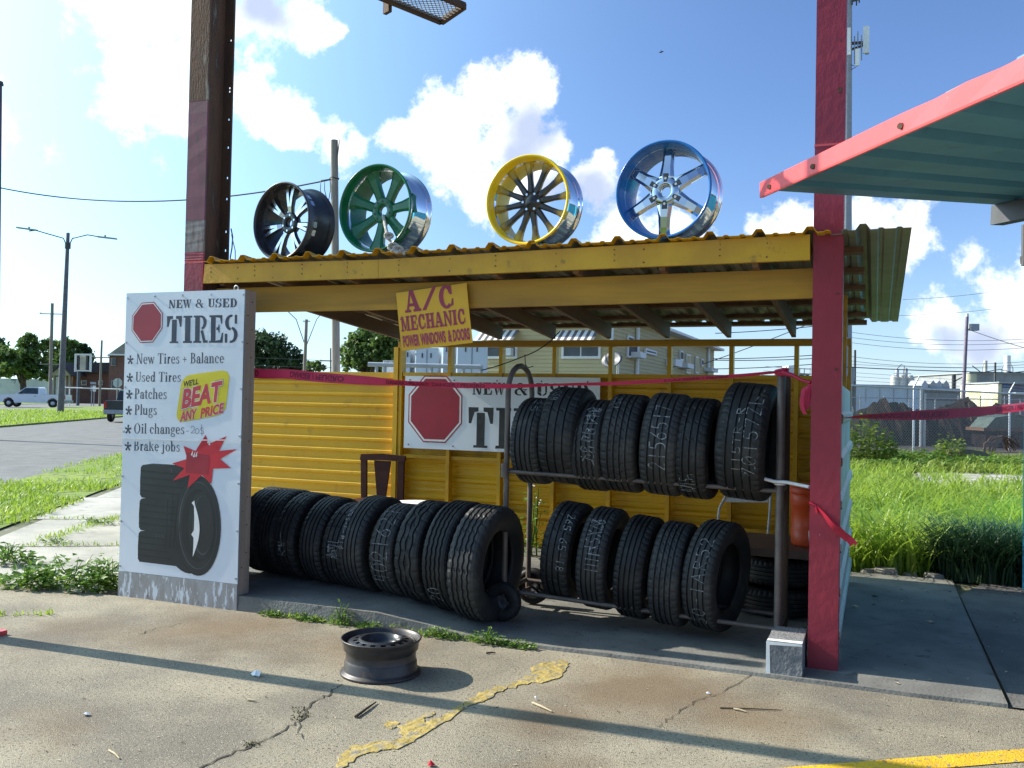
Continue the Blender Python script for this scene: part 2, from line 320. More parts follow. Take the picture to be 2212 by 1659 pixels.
g = MB(); g.poly([(.99, -.24, .008), (7, -.24, .008), (7, 3.8, .006), (1.3, 3.9, .006), (.98, 3.0, .006)]); struct('side_yard', g, OLDASPH)
g = MB()
pts = [(1.25, 17.2), (1.6, 15.4), (2.3, 14.6), (3, 13.6), (3.9, 13.5), (5, 12.4), (6.5, 11.5), (9, 13), (9, 21), (4.6, 21.6), (3.2, 22.4), (2.6, 21.2), (1.8, 21.4), (1.3, 20.2)]
g.poly([(x, y, .0) for x, y in pts]); struct('gravel_track', g, GRAVEL)
g = MB(); g.poly([(-14, 33, -.012), (2, 29, -.012), (9, 42, -.012), (24, 70, -.012), (20, 95, -.012), (-14, 80, -.012)]); struct('yard_dirt', g, M('dark_yard_dirt', (.035, .028, .025), (.06, .045, .038), .8, .95, bump=.6, bscale=6))
g = MB()                                                                    # painted line at the near corner
a, b, c, d = gd(1640, 1662, .004), gd(2212, 1617, .004), gd(2212, 1657, .004), gd(1900, 1690, .004)
e = (b-a).normalized(); w = Vector((e.y, -e.x, 0))*.135
g.poly([a-e*1.0, a-e*1.0+w, b+e*2+w, b+e*2])
YLINE = M('yellow_line_paint', (.74, .45, .012), (.64, .37, .012), 8, .85, bump=.5, bscale=120, c3=(.26, .21, .13), s3=34, lo3=.57, hi3=.62)
struct('painted_line', g, YLINE)
# dried yellow sealant spilled along a crack
SPILL = M('dried_sealant', (.44, .33, .11), (.33, .25, .085), 9, .95, bump=.9, bscale=22, c3=(.27, .235, .17), s3=16, lo3=.50, hi3=.58, spec=.15)
g = MB()
def spill(pts):
    Q = []
    for (xa, ya), (xb, yb) in zip(pts, pts[1:]+pts[:1]):
        for k in range(4): Q.append((xa+(xb-xa)*k/4+jit(5), ya+(yb-ya)*k/4+jit(2.6)))
    P = [gd(x, y) for x, y in Q]; cx = sum((p for p in P), Vector())/len(P); n = len(P)
    top = [p*.985+cx*.015+Vector((0, 0, .0045+jit(.001))) for p in P]; bot = [p+Vector((0, 0, .002)) for p in P]
    g.add(bot+top, [(i, (i+1) % n, n+(i+1) % n, n+i) for i in range(n)]+[tuple(range(n, 2*n))], 0, False)
spill([(1232, 1441), (1224, 1428), (1190, 1430), (1160, 1434), (1146, 1445), (1150, 1456), (1128, 1466), (1115, 1476), (1092, 1484), (1100, 1488), (1140, 1479), (1180, 1473), (1212, 1462)])
spill([(1100, 1484), (1085, 1482), (1060, 1490), (1040, 1495), (1015, 1510), (1000, 1523), (990, 1530), (1010, 1529), (1040, 1518), (1068, 1503), (1086, 1494)])
spill([(998, 1523), (985, 1532), (950, 1553), (920, 1562), (890, 1575), (870, 1592), (850, 1602), (800, 1608), (762, 1614), (732, 1632), (722, 1659), (740, 1664), (765, 1640), (810, 1624), (860, 1620), (895, 1606), (925, 1580), (960, 1562), (1000, 1533)])
spill([(935, 1538), (912, 1548), (880, 1556), (860, 1572), (866, 1586), (880, 1592), (905, 1580), (920, 1562), (916, 1551), (945, 1545)])
spill([(860, 1562), (840, 1560), (830, 1568), (845, 1574), (860, 1570)])
struct('sealant_spill', g, SPILL)
# cracks of the forecourt, worked as thin irregular dark fissures
CRACK = M('crack_dirt', (.035, .028, .02), (.06, .05, .035), 20, .95)
g = MB()
def crack(pts, w, z=.0035):
    P = []
    for (xa, ya), (xb, yb) in zip(pts, pts[1:]):
        for k in range(5): P.append(gd(xa+(xb-xa)*k/5+jit(4), ya+(yb-ya)*k/5+jit(3)))
    vs = []
    for i, p in enumerate(P):
        d = (P[min(i+1, len(P)-1)]-P[max(i-1, 0)]).normalized(); n = Vector((-d.y, d.x, 0)); ww = w*random.uniform(.25, 1.2)
        vs += [p+n*ww+Vector((0, 0, z)), p-n*ww+Vector((0, 0, z))]
    g.add(vs, [(2*i, 2*i+1, 2*i+3, 2*i+2) for i in range(len(P)-1)])
crack([(740, 1478), (715, 1497), (690, 1510), (665, 1530), (655, 1552), (620, 1575), (560, 1605), (500, 1628), (430, 1659), (380, 1690)], .007)
crack([(655, 1552), (640, 1580), (660, 1600)], .004); crack([(300, 1372), (345, 1356), (405, 1345)], .0035)
crack([(1515, 1509), (1480, 1530), (1440, 1556), (1415, 1575)], .003); crack([(905, 1375), (960, 1369), (1020, 1385)], .006); crack([(1640, 1450), (1560, 1496), (1500, 1515)], .003)
struct('crack', g, CRACK)

# ------------------------------------------------------------------ corrugated sheet helper
def sheet(mb, prof, a0, a1, fn, mat=0, thick=.004):
    # prof: list of (s, h) along the ribbed direction, a0..a1 the plain one; fn(s, a, h) -> point
    n = len(prof); vs = [fn(s, a, h) for a in (a0, a1) for s, h in prof] + [fn(s, a, h-thick) for a in (a0, a1) for s, h in prof]
    fs = [(i, i+1, n+i+1, n+i) for i in range(n-1)] + [(2*n+i+1, 2*n+i, 3*n+i, 3*n+i+1) for i in range(n-1)]
    fs += [(i+1, i, 2*n+i, 2*n+i+1) for i in range(n-1)] + [(n+i, n+i+1, 3*n+i+1, 3*n+i) for i in range(n-1)]
    fs += [(0, n, 3*n, 2*n), (n-1, 3*n-1, 4*n-1, 2*n-1)]
    mb.add(vs, fs, mat)
def ribs(s0, s1, pitch, h, wb, wt, minor=0., off=0.):
    out = [(s0, 0)]; s = s0+off
    while s+wb/2 < s1-.01:
        if s-wb/2 > s0+.005: out += [(s-wb/2, 0), (s-wt/2, h), (s+wt/2, h), (s+wb/2, 0)]
        if minor:
            for q in (1/3, 2/3):
                m = s+pitch*q
                if m+.02 < s1-.01 and m-.02 > s0: out += [(m-.02, 0), (m-.01, minor), (m+.01, minor), (m+.02, 0)]
        s += pitch
    out.append((s1, 0)); return sorted(set(out))

# ------------------------------------------------------------------ the tyre shed
SL = .0766
def zr(y, z0=2.70): return z0 - SL*y
shed = thing('tyre_shed', 'yellow open-fronted lean-to with a ribbed tin roof, sheltering the tyres', 'shed', (-2.4, 1.5, 0))
fl = at(438, 612, 1, -.03); fj = at(817, 600.6, 1, -.03); fr = at(1750, 561, 1, -.03); flt = at(442, 571, 1, -.03); fjt = at(817, 561, 1, -.03); frt = at(1750, 506, 1, -.03)
for a, b, at_, bt in ((fl, fj, flt, fjt), (fj, fr, fjt, frt)):
    m = MB(); e = .0015
    vs = []
    for p in (a, b, bt, at_): vs += [(p.x+(e if p in (a, at_) else -e), -.03, p.z), (p.x+(e if p in (a, at_) else -e), .008, p.z)]
    m.add(vs, [(0, 2, 4, 6), (3, 1, 7, 5), (1, 0, 6, 7), (2, 3, 5, 4), (6, 4, 5, 7), (0, 1, 3, 2)])
    n = m
    for k in range(8):
        t = (k+.5)/8+jit(.03); x = a.x+(b.x-a.x)*t; z0 = a.z+(b.z-a.z)*t; 
        for q in ((.2, .8) if k % 2 else (.35, .62, .85)):
            z = z0+.145*q; n.box(x-.004+jit(.004), -.0325, z-.004, x+.004, -.0302, z+.004, 1)
    m.build('fascia_board', [YEL, RUSTD], shed)
bl = at(557, 676.5, 1, .12); br = at(1750, 650, 1, .12)
m = MB(); K = 14; vs = []
for i in range(K+1):
    t = i/K; x = -4.8+t*4.72; zb = bl.z+.012-.010*math.sin(t*3.1)+.012*t; zt = zb+.2-.01*t
    vs += [(x, .12, zb), (x, .12, zt), (x, .165, zt), (x, .165, zb)]
fs = [(4*i+k, 4*i+(k+1) % 4, 4*i+4+(k+1) % 4, 4*i+4+k) for i in range(K) for k in range(4)]
m.add(vs, [f[::-1] for f in fs]+[(0, 1, 2, 3), (4*K+3, 4*K+2, 4*K+1, 4*K)]); m.build('front_beam', YWOOD, shed)
m = MB(); pr = ribs(-4.76, .46, .305, .036, .085, .035, .008, .07)
sheet(m, pr, -.012, 3.27, lambda s, a, h: (s, a, zr(a)+h)); m.build('roof_sheet', TIN, shed)
m = MB(); sheet(m, [q for q in pr if q[0] <= .03], -.085, -.0125, lambda s, a, h: (s, a, zr(a)+h)); m.build('painted_eave', YEL, shed)
m = MB(); sheet(m, [q for q in pr if q[0] > .03], -.085, -.0125, lambda s, a, h: (s, a, zr(a)+h)); m.build('bare_eave', TIN, shed)
stx = [-4.62, -4.02, -3.42, -2.82, -2.22, -1.62, -1.02, -.42]
ends = [-.02]
for x in stx+[.04]:
    m = MB(); m.beam((x-.03, .012, zr(.012)-.042-.07), (x-.03, 3.02, zr(3.02)-.042-.07), .04, .14); m.build('rafter', WOOD, shed)
for y in (.35, .95, 1.55, 2.15, 2.75, 3.18):
    m = MB(); m.beam((-4.72, y, zr(y)-.0225), (.19, y, zr(y)-.0225), .085, .036, up=(0, SL, 1)); m.build('purlin', WOOD, shed)
m = MB(); m.box(-4.66, 2.96, 2.205, .06, 3.05, 2.27); m.build('rear_header', YWOOD, shed)
for x in stx:
    m = MB(); m.box(x-.02, 2.955, .12, x+.02, 3.045, 2.204); m.build('stud', YEL if x > -4.5 else YSHEET, shed)
m = MB(); m.box(-4.70, 2.94, .1, -4.645, 3.05, 2.204); m.build('corner_post', YSHEET, shed)
for x0_, x1_ in zip(stx, stx[1:]+[.06]):
    m = MB(); m.box(x0_+.0225, 2.965, 1.885, x1_-.0225, 3.045, 1.925); m.build('rear_sill', YEL, shed)
    m = MB(); m.box(x0_+.0225, 2.99, .98, x1_-.0225, 3.045, 1.02); m.build('wall_girt', YEL, shed)
    m = MB(); m.box(x0_+.0225, 2.99, .42, x1_-.0225, 3.045, .46); m.build('wall_girt', YEL, shed)
wr = ribs(.06, 1.92, .2, .022, .07, .03, .006, .1)
m = MB(); sheet(m, wr, -4.64, .06, lambda s, a, h: (a, 3.05-h*.0+(.022-h), s)); m.build('rear_wall_sheet', YSHEET, shed)
m = MB(); wl = ribs(.06, 1.90, .128, .022, .062, .022, .0, .08)
vsn = []
sheet(m, wl, -8.6, -4.702, lambda s, a, h: (a, 3.03-h, s)); m.box(-8.6, 3.0, 1.86, -4.702, 3.028, 1.925)
m.build('wing_wall_sheet', YSHEET, shed)
for x in (-8.5, -7.2, -5.9):
    m = MB(); m.box(x-.04, 3.036, 0, x+.04, 3.12, 1.9); m.build('stud', YEL, shed)
# the right flank: white siding with the corrugation running level, and an unseen short left flank added behind the sign
m = MB(); ws = ribs(.05, 1.78, .27, .03, .09, .045, .0, .16)
sheet(m, ws, .12, 3.1, lambda s, a, h: (.066+h*.7+.012*math.sin(a*1.3)*(s/1.7), a, s)); m.build('side_wall_sheet', TINW, shed)
m = MB(); m.box(.035, 2.96, .03, .062, 3.04, 2.2); m.build('side_stud', YWOOD, shed)
m = MB(); m.box(.035, 1.5, .03, .062, 1.58, 2.5); m.build('side_stud', YWOOD, shed)
m = MB(); sheet(m, ws, -.13, .56, lambda s, a, h: (-4.78-h, a, s*1.28)); m.build('side_wall_sheet', TINW, shed)  # unseen left flank, added to keep the sun off the tyre row

# ------------------------------------------------------------------ steel columns
rc = thing('steel_column', 'thick maroon red column at the right front corner of the tyre shed', 'column', (-.01, .08, 0))
def rough_box(mb, x0, y0, z0, x1, y1, z1, nz=40, amp=.0025):
    vs = []
    for k in range(nz+1):
        z = z0+(z1-z0)*k/nz
        for x, y in ((x0, y0), (x1, y0), (x1, y1), (x0, y1)): vs.append((x+jit(amp), y+jit(amp), z))
    fs = [(4*k+i, 4*k+(i+1) % 4, 4*k+4+(i+1) % 4, 4*k+4+i) for k in range(nz) for i in range(4)]
    mb.add(vs, fs+[(3, 2, 1, 0), (4*nz, 4*nz+1, 4*nz+2, 4*nz+3)], 0)
m = MB(); rough_box(m, -.098, 0, 0, .078, .165, 5.6, 60, .0009); m.build('shaft', RED, rc)
m = MB(); m.box(-.1005, -.003, 3.255, .0805, .168, 3.268); m.build('weld_seam', PINK, rc)
m = MB()
for z, w, h in ((3.58, .012, .03), (4.18, .01, .03), (3.9, .007, .012), (2.33, .009, .008), (1.86, .012, .012)): m.box(.05-w, -.006, z, .05+w*.3, -.0015, z+h)
m.build('bolt_hole', RUSTD, rc)
lc = thing('steel_column', 'rusty H-section column with faded purple paint at the left end of the shed', 'column', (-4.94, .15, 0))
LCX0, LCX1 = -5.035, -4.842
FP = M('faded_purple_paint', (.22, .055, .085), (.16, .045, .06), 4, .6, stretch=(3, 3, .6), c3=(.10, .06, .045), s3=14, lo3=.58, hi3=.66)
BARE = M('scraped_grey_primer', (.30, .27, .26), (.18, .13, .11), 9, .8, stretch=(3, 3, .8))
zc = [0, 2.70, 2.72, 3.04, 4.05, 5.7]
for nm, z0, z1, mt in (('front_flange', .0, 2.71, RED), ('paint_line', 2.712, 2.728, PINK), ('front_flange', 2.73, 2.80, RED), ('front_flange', 2.801, 3.06, BARE), ('front_flange', 3.061, 4.05, FP), ('front_flange', 4.051, 6.2, RUST)):
    m = MB(); rough_box(m, LCX0, 0, z0, LCX1, .017, z1, 10, .0008); m.build(nm, mt, lc)
m = MB(); m.box(-4.951, .0175, 0, -4.935, .2995, 6.2); m.build('web', RUST, lc)
m = MB()
hs = sorted([2.86, 3.02, 3.3, 3.48, 3.74, 3.98, 4.22, 4.25, 4.66])
prev = 0
for h in hs:                                                             # back flange with daylight holes punched along its edge
    m.box(LCX0, .30, prev, LCX1, .317, h-.011); m.box(LCX0, .30, h-.011, -4.885, .317, h+.011); m.box(-4.862, .30, h-.011, LCX1, .317, h+.011); prev = h+.011
m.box(LCX0, .30, prev, LCX1, .317, 6.2); m.build('back_flange', RUSTD, lc)
m = MB(); m.tube([(-4.84, .33, 3.05), (-4.82, .33, 2.98), (-4.825, .33, 2.88), (-4.84, .33, 2.8), (-4.815, .32, 2.74)], .006, 6); m.build('wire_tail', BLUEP, lc)
m = MB(); m.tube([(-4.835, .33, 3.0), (-4.79, .33, 2.86), (-4.76, .3, 2.74)], .005, 6); m.build('wire_tail', WPAINT, lc)
oc = thing('steel_column', 'pinkish red column base plate peeking in at the left edge of the forecourt', 'column', (-5.42, -1.62, 0))
m = MB(); m.box(-5.55, -1.74, 0, -5.10, -1.5, .03); m.build('base_plate', PINK, oc)
m = MB(); rough_box(m, -5.50, -1.70, .03, -5.34, -1.555, 6.2); m.build('shaft', RED, oc)

# ------------------------------------------------------------------ lettering
def RC(x0, y0, x1, y1): return [(x0, y0), (x1, y0), (x1, y1), (x0, y1)]
def AR(cx, cy, rx, ry, tx, ty, a0, a1, n=12):
    o = [(cx+rx*math.cos(rad(a0+(a1-a0)*i/n)), cy+ry*math.sin(rad(a0+(a1-a0)*i/n))) for i in range(n+1)]
    q = [(cx+(rx-tx)*math.cos(rad(a1-(a1-a0)*i/n)), cy+(ry-ty)*math.sin(rad(a1-(a1-a0)*i/n))) for i in range(n+1)]
    return o+q
def FR(cx, cy, rx, ry, tx, ty): return [AR(cx, cy, rx, ry, tx, ty, 0, 180), AR(cx, cy, rx, ry, tx, ty, 180, 360)]
def ST(x, y0=0., y1=1., w=.155, b=.075, t=.075, k=.045):
    o = [RC(x, y0, x+w, y1)]
    if b: o.append(RC(x-b, y0, x+w+b, y0+k))
    if t: o.append(RC(x-t, y1-k, x+w+t, y1))
    return o
def STL(x, y0=0., y1=.66, w=.145, b=.065): return [RC(x, y0, x+w, y1), RC(x-b, y0, x+w+b, y0+.04), [(x-.085, y1-.035), (x, y1-.035), (x, y1), (x-.085, y1-.012)]]
H = .66
SERIF = {
 'N': (ST(.1, 0, 1, .065, .08, .04)+[[(.05, 1), (.2, 1), (.68, 0), (.56, 0)]]+ST(.62, 0, 1, .065, 0, .08), .84),
 'T': (ST(.3, 0, 1, .14, .09, 0)+[RC(.03, .955, .71, 1), [(.03, .75), (.06, .75), (.1, .955), (.03, .955)], [(.71, .75), (.68, .75), (.64, .955), (.71, .955)]], .74),
 'B': (ST(.1, 0, 1, .14, .07, .07)+[AR(.3, .745, .27, .255, .14, .05, -90, 90), AR(.32, .265, .32, .265, .15, .05, -90, 90), RC(.24, .955, .3, 1), RC(.24, .49, .32, .53), RC(.24, 0, .32, .045)], .7),
 'U': (ST(.1, .28, 1, .14, 0, .07)+ST(.56, .28, 1, .065, 0, .08)+[AR(.3625, .28, .2625, .295, .13, .06, 180, 270), AR(.3625, .28, .2625, .295, .065, .06, 270, 360)], .76),
 'P': (ST(.1, 0, 1, .14, .08, .07)+[AR(.3, .71, .3, .29, .15, .05, -90, 90), RC(.24, .955, .3, 1), RC(.24, .42, .3, .465)], .66),
 'O': (FR(.4, .5, .37, .515, .14, .045), .84),
 'e': (FR(.27, .33, .24, .345, .11, .045)[:1]+[AR(.27, .33, .24, .345, .12, .05, 180, 322), RC(.12, .335, .5, .385)], .56),
 'w': ([[(.0, H), (.13, H), (.31, 0), (.24, 0)], [(.24, 0), (.31, 0), (.43, H), (.37, H)], [(.33, H), (.45, H), (.61, 0), (.54, 0)], [(.54, 0), (.61, 0), (.76, H), (.71, H)], RC(-.05, H-.04, .2, H), RC(.64, H-.04, .82, H)], .84),
 'i': (STL(.1)+[AR(.165, .88, .085, .085, .085, .085, 0, 359)], .36),
 'r': (STL(.1)+[[(.22, .4), (.32, .56), (.32, H+.01), (.26, .6), (.22, .5)], AR(.33, .58, .085, .085, .085, .085, 0, 359)], .47),
 's': ([AR(.23, .5, .17, .17, .09, .05, 40, 250, 10), AR(.23, .165, .18, .18, .1, .05, -140, 70, 10), RC(.055, .0, .085, .2), RC(.345, .46, .375, H), [(.06, .5), (.12, .40), (.40, .2), (.34, .3)]], .47),
 'a': (STL(.33, 0, .5, .125, 0)[:1]+[AR(.27, .46, .185, .215, .12, .05, 0, 150), AR(.235, .18, .2, .2, .12, .045, 60, 330), RC(.3, .335, .36, .38), [(.45, 0), (.56, 0), (.56, .04), (.45, .1)], AR(.13, .48, .07, .07, .07, .07, 0, 359)], .56),
 'l': (ST(.08, 0, 1.03, .125, .065, 0)+[[(-.01, .99), (.08, .99), (.08, 1.03), (-.01, 1.015)]], .3),
 'n': (STL(.08)+ST(.42, 0, .46, .125, .06, 0, .04)+[AR(.37, .44, .175, .225, .12, .07, 0, 130)], .66),
 'c': ([AR(.27, .33, .24, .345, .12, .05, 40, 320), AR(.43, .49, .07, .07, .07, .07, 0, 359)], .53),
 'd': (ST(.38, 0, 1.03, .125, 0, 0)+[AR(.26, .33, .22, .345, .12, .05, 30, 330), [(.3, .99), (.38, .99), (.38, 1.03), (.3, 1.015)], RC(.5, 0, .58, .04)], .62),
 't': ([RC(.1, .12, .225, .86), RC(.0, H-.045, .36, H), AR(.26, .15, .16, .16, .12, .05, 180, 320)], .4),
 'h': (ST(.08, 0, 1.03, .125, .06, 0)+ST(.42, 0, .46, .125, .06, 0, .04)+[AR(.37, .44, .175, .225, .12, .07, 0, 130), [(-.01, .99), (.08, .99), (.08, 1.03), (-.01, 1.015)]], .66),
 'g': (FR(.24, .43, .2, .235, .11, .04)+FR(.25, -.12, .24, .17, .07, .05)+[RC(.36, .58, .52, .64), [(.06, .18), (.14, .2), (.14, .06), (.4, .04), (.3, -.01), (.06, .06)]], .54),
 'u': (STL(.06, .14, H, .125, 0)+STL(.4, 0, H, .125, 0)+[AR(.255, .19, .195, .2, .12, .06, 180, 330), RC(.52, 0, .6, .04)], .66),
 'k': (ST(.08, 0, 1.03, .125, .06, 0)+[[(.2, .3), (.24, .36), (.5, H), (.42, H)], [(.26, .42), (.34, .45), (.6, 0), (.46, 0)], RC(.36, H-.04, .58, H), RC(.4, 0, .66, .04)], .64),
 'j': (STL(.1, -.1, H, .125, 0)+[AR(.06, -.1, .165, .18, .12, .06, 270, 360), AR(.165, .88, .085, .085, .085, .085, 0, 359), AR(.0, -.2, .06, .06, .06, .06, 0, 359)], .36),
 'b': (ST(.06, 0, 1.03, .125, 0, 0)+[AR(.3, .33, .23, .345, .12, .05, -150, 150), [(-.02, .99), (.06, .99), (.06, 1.03), (-.02, 1.015)]], .6),
 'o': (FR(.28, .33, .26, .345, .12, .045), .6),
 '+': ([RC(.0, .36, .48, .42), RC(.21, .13, .27, .36), RC(.21, .42, .27, .65)], .56),
 ' ': ([], .3)}
ta = math.tan
SLAB_F = {   # cut-through stencil capitals
 'T': ([[(.0, 1), (.40, 1), (.40, .90), (.24, .88), (.12, .60), (.02, .60)], [(1., 1), (.60, 1), (.60, .90), (.76, .88), (.88, .60), (.98, .60)], RC(.34, .06, .66, .865), RC(.22, 0, .78, .06)], 1.06),
 'I': (ST(.14, 0, 1, .34, .12, .12, .07), .66),
 'R': (ST(.12, 0, 1, .30, .1, .1, .07)+[AR(.5, .74, .36, .26, .2, .075, -80, 90), [(.47, .43), (.62, .47), (.80, .1), (.94, .09), (.94, 0), (.66, 0), (.54, .30)]], 1.0),
 'E': (ST(.12, 0, 1, .30, .1, .1, .07)+[[(.47, 1), (.84, 1), (.84, .68), (.78, .68), (.7, .9), (.47, .92)], [(.47, .55), (.58, .56), (.62, .66), (.67, .66), (.67, .36), (.62, .36), (.58, .46), (.47, .47)], [(.47, 0), (.88, 0), (.9, .36), (.83, .36), (.72, .1), (.47, .08)]], .96),
 'S': ([AR(.42, .72, .38, .29, .22, .08, 75, 262), AR(.42, .28, .40, .29, .22, .08, -105, 82), RC(.64, .68, .78, 1.0), RC(.03, .0, .18, .32), [(.10, .62), (.30, .56), (.76, .36), (.56, .48)]], .9),
 'D': (ST(.12, 0, 1, .28, .1, .1, .07)+[AR(.46, .5, .46, .5, .27, .07, -84, 84)], 1.0),
 'U': (ST(.12, .3, 1, .28, 0, .1, .07)+ST(.70, .3, 1, .13, 0, .1, .07)+[AR(.46, .28, .36, .29, .27, .09, 180, 264), AR(.49, .28, .34, .29, .13, .09, 276, 360)], .98),
 'N': (ST(.12, 0, 1, .12, .1, .06, .07)+[[(.06, 1), (.34, 1), (.86, .0), (.64, 0)]]+ST(.78, .1, 1, .11, 0, .1, .07), 1.05),
 'W': ([[(.0, 1), (.30, 1), (.46, 0), (.34, 0)], [(.46, .2), (.52, .2), (.62, .8), (.56, .8)], [(.46, 1), (.76, 1), (.90, 0), (.78, 0)], [(.88, .12), (.94, .18), (1.14, 1), (1.06, 1)], RC(-.06, .93, .36, 1), RC(.98, .93, 1.2, 1)], 1.26),
 '&': (FR(.42, .76, .26, .25, .14, .08)+[AR(.36, .27, .36, .28, .2, .08, 60, 300), [(.30, .62), (.50, .58), (.98, .03), (.72, 0)], [(.62, .44), (.94, .44), (.94, .50), (.62, .5)], [(.80, .44), (.86, .44), (.66, .12), (.6, .2)]], 1.06),
 ' ': ([], .45)}
BW = .30
COOP = {  # plump old-style poster capitals
 'A': ([[(.34, 1), (.60, 1), (.98, .1), (.66, .1)], [(.34, 1), (.44, .88), (.24, .1), (.1, .1)], RC(.27, .26, .68, .40), RC(-.02, 0, .38, .12), RC(.54, 0, 1.06, .13)], 1.08),
 'C': ([AR(.48, .5, .46, .52, .28, .14, 48, 312, 18), [(.68, .98), (.84, .98), (.86, .60), (.74, .58), (.62, .72)], [(.76, .16), (.82, .40), (.92, .40), (.90, .12), (.7, .06)]], .98),
 'M': (ST(.1, 0, .9, .17, .1, .1, .12)+[[(.08, 1), (.34, 1), (.66, .14), (.52, .02)], [(.52, .02), (.66, .14), (.90, 1), (.84, 1)]]+ST(.82, 0, 1, .26, .1, .1, .12), 1.24),
 'E': (ST(.1, 0, 1, BW, .1, .06, .12)+[RC(.4, .87, .84, 1), RC(.72, .66, .84, .87), RC(.4, .45, .62, .57), RC(.58, .36, .67, .66), RC(.4, 0, .88, .13), RC(.76, .13, .9, .36)], .96),
 'H': (ST(.1, 0, 1, BW, .1, .1, .12)+ST(.68, 0, 1, BW, .1, .1, .12)+[RC(.4, .44, .68, .58)], 1.12),
 'N': (ST(.1, 0, 1, .18, .1, .06, .12)+[[(.06, 1), (.36, 1), (.96, 0), (.74, 0)]]+ST(.8, .12, 1, .17, 0, .1, .12), 1.1),
 'I': (ST(.12, 0, 1, BW+.02, .1, .1, .12), .62), '/': ([[(.0, -.02), (.17, -.02), (.72, 1.05), (.56, 1.05)]], .8), ' ': ([], .4)}
class Face:                                                              # a flat lettering plane: (u, v, layer) -> world
    def __init__(s, fn): s.fn = fn; s.k = 0; s.mb = None
    def poly(s, mb, pts, base, mat=0):
        
        if s.mb is not mb: s.mb = mb; s.k = 0
        s.k += 1; mb.poly([s.fn(u, v, base+s.k*.000015) for u, v in pts], mat)
def write(face, mb, font, txt, u0, v0, u1, hgt, base=.002, mat=0, slope=0., gap=0., hgt1=None, words=None):
    tot = sum(font[c][1]+gap for c in txt)-gap; sx = (u1-u0)/tot; x = 0.; hgt1 = hgt1 or hgt
    for c in txt:
        if c == ' ' and words is not None: mb = MB(); words.append(mb)
        for pr in font[c][0]:
            P = []
            for a, b in pr:
                t = (x+a)/tot; P.append((u0+(x+a)*sx, v0+b*(hgt+(hgt1-hgt)*t)+slope*t))
            face.poly(mb, P, base, mat)
        x += font[c][1]+gap
def btext(txt, offset=0., shear=0.):
    cu = bpy.data.curves.new('lettering', 'FONT'); cu.body = txt; cu.offset = offset; cu.shear = shear; cu.resolution_u = 3; cu.fill_mode = 'FRONT'
    ob = bpy.data.objects.new('lettering', cu); COL.objects.link(ob); bpy.context.view_layer.update()
    me = bpy.data.meshes.new_from_object(ob.evaluated_get(bpy.context.evaluated_depsgraph_get()))
    vs = [tuple(v.co) for v in me.vertices]; fs = [tuple(p.vertices) for p in me.polygons]
    bpy.data.objects.remove(ob); bpy.data.curves.remove(cu); bpy.data.meshes.remove(me); return vs, fs
def bwrite(face, mb, txt, u0, v0, u1, hgt, base=.002, mat=0, slope=0., offset=0., shear=0., ref=None, hgt1=None, gfn=None):
    vs, fs = btext(txt, offset, shear); rv = btext(txt, ref, shear)[0] if ref is not None else vs
    xa, xb = min(v[0] for v in rv), max(v[0] for v in rv); ya, yb = min(v[1] for v in rv), max(v[1] for v in rv); P = []
    for x, y, z in vs:
        t = (x-xa)/(xb-xa); q = (y-ya)/(yb-ya); hh = hgt+((hgt1 or hgt)-hgt)*t
        P.append((gfn or face.fn)(u0+(u1-u0)*t, v0+q*hh+slope*t, base))
    mb.add(P, fs, mat)

# ------------------------------------------------------------------ the tall sign
sg = thing('sign_board', 'tall white sign listing tyre services, with a red octagon and a printed stack of tyres', 'sign', (-4.785, -.16, 0))
SX, SY_ = -5.372, -.272; SW, SHH = 1.172, 2.44
def svfix(u, v):
    l = -.005-.016*v/2.44; r = 1.131+.059*v/2.44
    uu = (u-l)/(r-l)*SW; return uu, v/(2.416+.045*uu/SW)*2.44
def sfn(u, v, k):
    a, b = svfix(u, v); return (SX+a, SY_-k-.0025*math.sin(b*4.2+a*2)*math.sin(a*5.0)-.003*(b > 1.26), b)
SF_ = Face(sfn)
m = MB(); nx, nz = 12, 40; vs = []
for j in range(nz+1):
    for i in range(nx+1):
        a = SW*i/nx; b = .2+(SHH-.2)*j/nz; vs.append((SX+a, SY_-.0025*math.sin(b*4.2+a*2)*math.sin(a*5.0)-.003*(b > 1.26), b))
m.add(vs, [(j*(nx+1)+i, j*(nx+1)+i+1, (j+1)*(nx+1)+i+1, (j+1)*(nx+1)+i) for j in range(nz) for i in range(nx)], 0, False)

for k in range(7):
    z = .24+k*.36
    for u in (.012, SW-.014): m.cyl((SX+u, SY_+.002, z), (SX+u, SY_-.009, z), .009, 6, 1)
for u in (.29, .57, .85): m.cyl((SX+u, SY_+.002, SHH-.03), (SX+u, SY_-.009, SHH-.03), .009, 6, 1)
pan = m.build('panel', [WHITE, GALV], sg)
m = MB(); m.box(SX, SY_+.006, .012, SX+SW, SY_+.014, SHH-.003); m.build('backing_sheet', GREY, sg)
m = MB(); m.box(SX, SY_-.004, .0, SX+SW, SY_+.005, .196)
for u in (.1, .3, .55, .8, 1.05): m.cyl((SX+u, SY_, .03), (SX+u, SY_-.01, .03), .009, 6, 1)
m.build('metal_strip', [STRIP, GALV], sg)
m = MB()
for x0_, x1_ in ((SX, SX+.04), (SX+SW-.04, SX+SW)): m.box(x0_, SY_+.0145, 0, x1_, SY_+.135, SHH-.002)
m.box(SX+.0405, SY_+.0145, SHH-.045, SX+SW-.0405, SY_+.135, SHH-.002); m.box(SX+.0405, SY_+.0145, 0.0, SX+SW-.0405, SY_+.135, .04)
for k in range(22): 
    z = .1+k*.107; m.box(SX+SW, SY_+.04+.05*(k % 2)+jit(.01), z, SX+SW+.002, SY_+.048+.05*(k % 2), z+.008, 1)
m.build('timber_frame', [GWOOD, RUSTD], sg)
